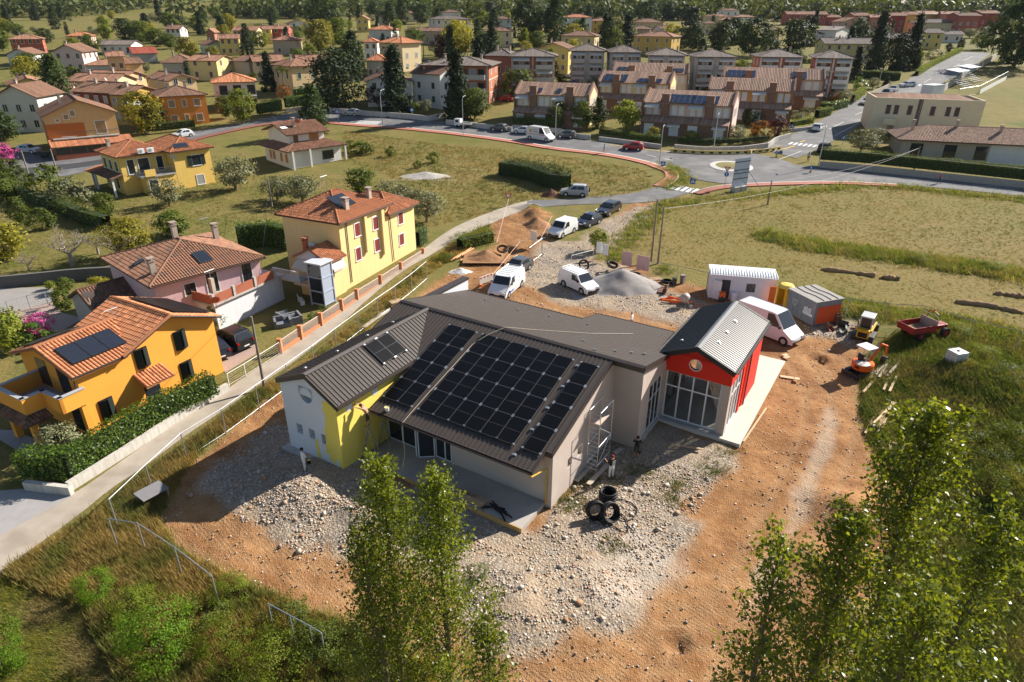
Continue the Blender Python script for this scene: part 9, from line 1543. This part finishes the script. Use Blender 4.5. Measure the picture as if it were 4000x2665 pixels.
for a in (('locust', 'R',1500,1330,2.9,.95, 'bright green locust shrub in the dark creeper hedge'),('locust', 'R',900,800,1.7,.9, 'smaller locust shrub beside the old stone post'),('locust', 'R',20,1450,2.8,.8, 'bright locust shrub at the lawn edge'),('creeper', 'R',1250,920,1.4,1.2, 'yellow-green creeper mound on the fence line'),('creeper', 'R',2050,1250,1.6,1.2, 'creeper mound between locust and poplar'),('creeper', 'S',150,1480,2.0,1.1, 'bright creeper mound at the foot of the slender poplar'),('creeper', 'R',2130,780,1.2,1.3, 'creeper climbing over the mesh fence end'),('scrub', 'S',300,1060,1.4,1.3, 'scrub along the buried fence'),('scrub', 'S',820,1250,1.5,1.4, 'scrub patch left of the slender poplar'),('scrub', 'S',1130,1420,1.7,1.3, 'scrub under the slender poplar'),('scrub', 'S',560,1350,1.6,1.2, 'dark scrub between the creeper mounds'),('scrub', 'R',1880,1000,1.2,1.3, 'scrub behind the bright locust shrub'),('scrub', 'S',2020,640,1.0,.9, 'small scrub in the eroded gravel bank'),('scrub', 'Q',1900,750,1.8,1.3, 'grey-green scrub on the weedy bank'),('scrub', 'Q',2200,600,1.9,1.2, 'larger grey-green scrub on the weedy bank'),('scrub', 'Q',2250,1150,2.0,1.2, 'scrub behind the tall poplar'),('creeper', 'M',1950,620,1.3,1.5, 'low green thicket behind the white tank'),('creeper', 'M',1700,420,1.2,1.6, 'low thicket beside the red tractor'),('scrub', 'M',2150,900,1.5,1.5, 'dark thicket right of the white tank'),('creeper', 'M',900,200,.9,1.5, 'thicket behind the yellow loader'),('creeper', 'H',20,750,1.0,1.6, 'green thicket at the field pole'),('creeper', 'H',1350,980,1.0,2.0, 'bright thicket in the field ditch'),('creeper', 'H',2050,1070,1.0,2.0, 'bright flowering thicket in the field ditch'),('creeper', 'F',1900,700,1.2,1.8, 'creeper bank beside the lane bend'),('scrub', 'F',1500,1000,1.0,1.3, 'weedy scrub on the lane verge'),('scrub', 'F',1750,870,1.0,1.2, 'weedy scrub beside the orange pipes'),('creeper', 'G',1450,860,.9,1.6, 'creeper over the pink hoarding fence'),('creeper', 'G',1900,960,.8,2.0, 'creeper along the mesh fence'),('scrub', 'J',620,170,.9,.8, 'rose shrub on the lane fence'),('lush', 'J',510,230,.7,.8, 'small round bush beside the armchairs')): blob(*a)
# ------------------------------------------------------------------ stones, grass, weeds
def rnd_in(P, n, rg, bias=0):
    lo, hi = P.min(0), P.max(0);Q_ = rg.random((n*6,2))*(hi-lo)+lo
    if bias: Q_[:,1] = lo[1]+(hi[1]-lo[1])*rg.random(n*6)**bias
    return Q_[inside(P, Q_[:,0], Q_[:,1])][:n]
rg = np.random.default_rng(21);CUBE = np.array([(x, y, z) for z in (-.35,.45) for x, y in ((-.5,-.4),(.45,-.5),(.5,.42),(-.42,.5))])*np.array([1,1,.8]);CF = np.array([(0,3,2,1),(4,5,6,7),(0,1,5,4),(1,2,6,5),(2,3,7,6),(3,0,4,7)])
Q_ = np.r_[rnd_in(GRAV,19000, rg), rnd_in(GRAV2,3500, rg), rnd_in(GRAV3,500, rg), rnd_in(SITE,11000, rg), np.concatenate([np.array(c)+rg.normal(size=(900,2))*r_*.5 for c, r_, h_ in MOUNDS[:5]])]
bl = (Q_[:,0]*math.cos(YAW)-Q_[:,1]*math.sin(YAW), Q_[:,0]*math.sin(YAW)+Q_[:,1]*math.cos(YAW));ok = ~((bl[0] > -31.6) & (bl[0] < -14) & (bl[1] > 22.2) & (bl[1] < 45)) & ~((bl[0] > -26.4) & (bl[0] < -14.2) & (bl[1] > 23.8) & (bl[1] < 27)) & ~((bl[0] > -14.1) & (bl[0] < -6.2) & (bl[1] > 34.4) & (bl[1] < 52.5));Q_ = Q_[ok & (fbm(Q_[:,0], Q_[:,1],1.6,3,2) > .36)]
s = .03+.085*rg.random(len(Q_))**2.6;big = rg.random(len(Q_)) < .006;s[big] = rg.uniform(.13,.28, big.sum());V, F, r = scatter(CUBE, CF, np.c_[Q_, ground_z(Q_[:,0], Q_[:,1])+s*.15], rg.random(len(Q_))*6.28, s, rg.uniform(-.6,.6, len(Q_)), s*rg.uniform(.5,1., len(Q_)),3);V += (np.random.default_rng(1).random(V.shape)-.5)*np.repeat(s,8)[:, None]*.3
tag(obj('gravel_stones', npmesh('gravel_stones', V, F, rockmat('stone_mix',[(.44,.37,.29),(.33,.28,.22),(.5,.43,.35),(.38,.27,.18),(.26,.23,.2),(.54,.48,.41),(.36,.2,.11)]), r)), 'pale loose stones and rubble scattered over the building site', 'gravel', kind='stuff')
def tuftmesh(nb, seed, spread=.5, bend=.5, w_=.035):
    g = np.random.default_rng(seed);V = [];F = []
    for i in range(nb):
        a = g.random()*6.28;r_ = g.random()*spread;b = g.random()*6.28;l = g.uniform(.5,1.);c = np.array([r_*math.cos(a), r_*math.sin(a),0]);d = np.array([math.cos(b), math.sin(b),0]);t_ = np.array([-d[1], d[0],0])*w_;k = len(V);V += [c-t_, c+t_, c+d*bend*l*.9+np.array([0,0, l])];F.append((k, k+1, k+2))
    return np.array(V), np.array(F)
TU = tuftmesh(11,3);TL = tuftmesh(9,5,.9,1.1,.06)
def grass(name, label, P, n, h0, h1, m, tp=TU, seed=1, bias=0, cond=None):
    g = np.random.default_rng(seed);q_ = P if n is None else rnd_in(P, n, g, bias)
    if cond is not None: q_ = q_[cond(q_[:,0], q_[:,1])]
    for E_ in ((LA+LB[:len(LA)])/2 if len(LA) == len(LB) else LA,): q_ = q_[segdist(E_, q_[:,0], q_[:,1], False) > 1.7]
    s = g.uniform(h0, h1, len(q_))*(.6+.8*fbm(q_[:,0], q_[:,1],2.5,3, seed));V, F, r = scatter(tp[0], tp[1], np.c_[q_, ground_z(q_[:,0], q_[:,1])-.02], g.random(len(q_))*6.28, s, None, None, seed);tag(obj(name, npmesh(name, V, F, m, r)), label, 'grass', kind='stuff')
dry = leafmat('dry_grass',(.33,.24,.09),.3,.8,.35,.1,(.0,.0,-.1),(.16,.17,.045),.35);grn = leafmat('green_weeds',(.1,.15,.03),.35,.7,.4,.1,(.15,.1,-.2),(.22,.2,.06),.5);fld = leafmat('field_grass',(.21,.18,.055),.3,.8,.3,.1,(.1,.0,-.1),(.12,.14,.03),.12);lush_m = leafmat('lush_grass',(.13,.17,.035),.35,.8,.35,.1,(.2,.05,-.2),(.22,.18,.07),.3)
off = lambda x, y: sdist(SITE, x, y) < .2
grass('dry_grass', 'tall dry grass on the bank beside the site fence', BANK,15000,.35,.75, dry, TU,1,0, off);VER = np.r_[LB[14:], offset(LB,3.0)[14:][::-1]];grass('verge_grass', 'dry grass on the verge between lane and site', VER,5000,.25,.5, dry, TU,2,0, off);grass('green_weeds', 'lush green weeds covering the bank on the far side of the track', LUSHR,19000,.3,.75, grn, TL,3,0, off);grass('field_grass', 'mown straw-coloured grass of the big field', FIELD,17000,.12,.26, fld, TL,4,.8, off);grass('meadow_grass', 'rough grass of the roadside meadow', MEADOW,9000,.2,.42, fld, TL,5);grass('orchard_grass', 'short orchard grass round the fruit trees', poly('V',[(0,470),(250,440),(560,400),(950,420),(1000,520),(640,520),(600,560),(270,640),(0,650)]),9000,.15,.3, lush_m, TL,6)
grass('lawn_grass', 'mixed grass of the plot in front of the dry bank', poly('V',[(0,1330),(120,1260),(200,1400),(520,1480),(560,1600),(0,1600)]),9000,.12,.3, lush_m, TL,7);grass('site_weeds', 'sparse weeds sprouting from the gravel', np.r_[[np.array(pt('P', x, y))+np.random.default_rng(x).normal(size=2)*0 for x, y in ((1090,800),(1200,790),(1800,780),(1890,800),(1530,930),(560,930),(450,1060),(700,900),(930,1480),(1480,1050),(600,1100),(2000,620),(910,880))]].repeat(60,0)+np.random.default_rng(2).normal(size=(780,2))*.45, None,.12,.3, grn, TL,8)
EDG = FIELD[:9];q_ = np.concatenate([resample(EDG,900), resample(np.array([pt('H', *e) for e in ((0,760),(450,860),(1000,920),(1500,1000),(2354,1120))]),1300), resample(np.array([pt('M', *e) for e in ((520,60),(900,170),(1500,250),(2340,400))]),900), resample(CV,200)]).repeat(4,0);q_ = q_+np.random.default_rng(6).normal(size=q_.shape)*1.1;grass('ditch_weeds', 'rank weeds along the field edges and ditches', q_, None,.3,.75, grn, TL,9,0, off)
# hay rows
for i, s_ in enumerate((((490,1070),(700,1090),(980,1130)),((1050,1145),(1200,1160)),((1720,1370),(2000,1400),(2354,1475)),((2090,1290),(2354,1325)))):
    P = resample(np.array([pt('H', *e) for e in s_]),26);mb = MB();mb.tube([(p[0], p[1], gz(p)+.08) for p in P],[.12+.3*float(vnoise(k*.6, i)) for k in range(26)],7);tag(mb.build('hay_row', mat('raked_hay',(.3,.19,.1),.95, var=.3, vs=4, bump=1, bs=12), smooth=True),('raked hay row behind the grey container, longer one', 'raked hay row behind the grey container, shorter one', 'long hay row behind the tractor fence', 'hay row at the far end of the field')[i], 'hay')
# ------------------------------------------------------------------ air
hz = MB().bx(-3790,3790,-55,2600,-1.5,505).build('haze', None);hm = bpy.data.materials.new('haze');hm.use_nodes = True;t_ = hm.node_tree;t_.nodes.remove(t_.nodes['Principled BSDF']);v_ = nd(t_, 'ShaderNodeVolumePrincipled');v_.inputs['Color'].default_value = (.8,.88,1,1);v_.inputs['Density'].default_value = .00004;t_.links.new(v_.outputs[0], t_.nodes['Material Output'].inputs['Volume']);hz.data.materials.append(hm);hz['kind'] = 'stuff'
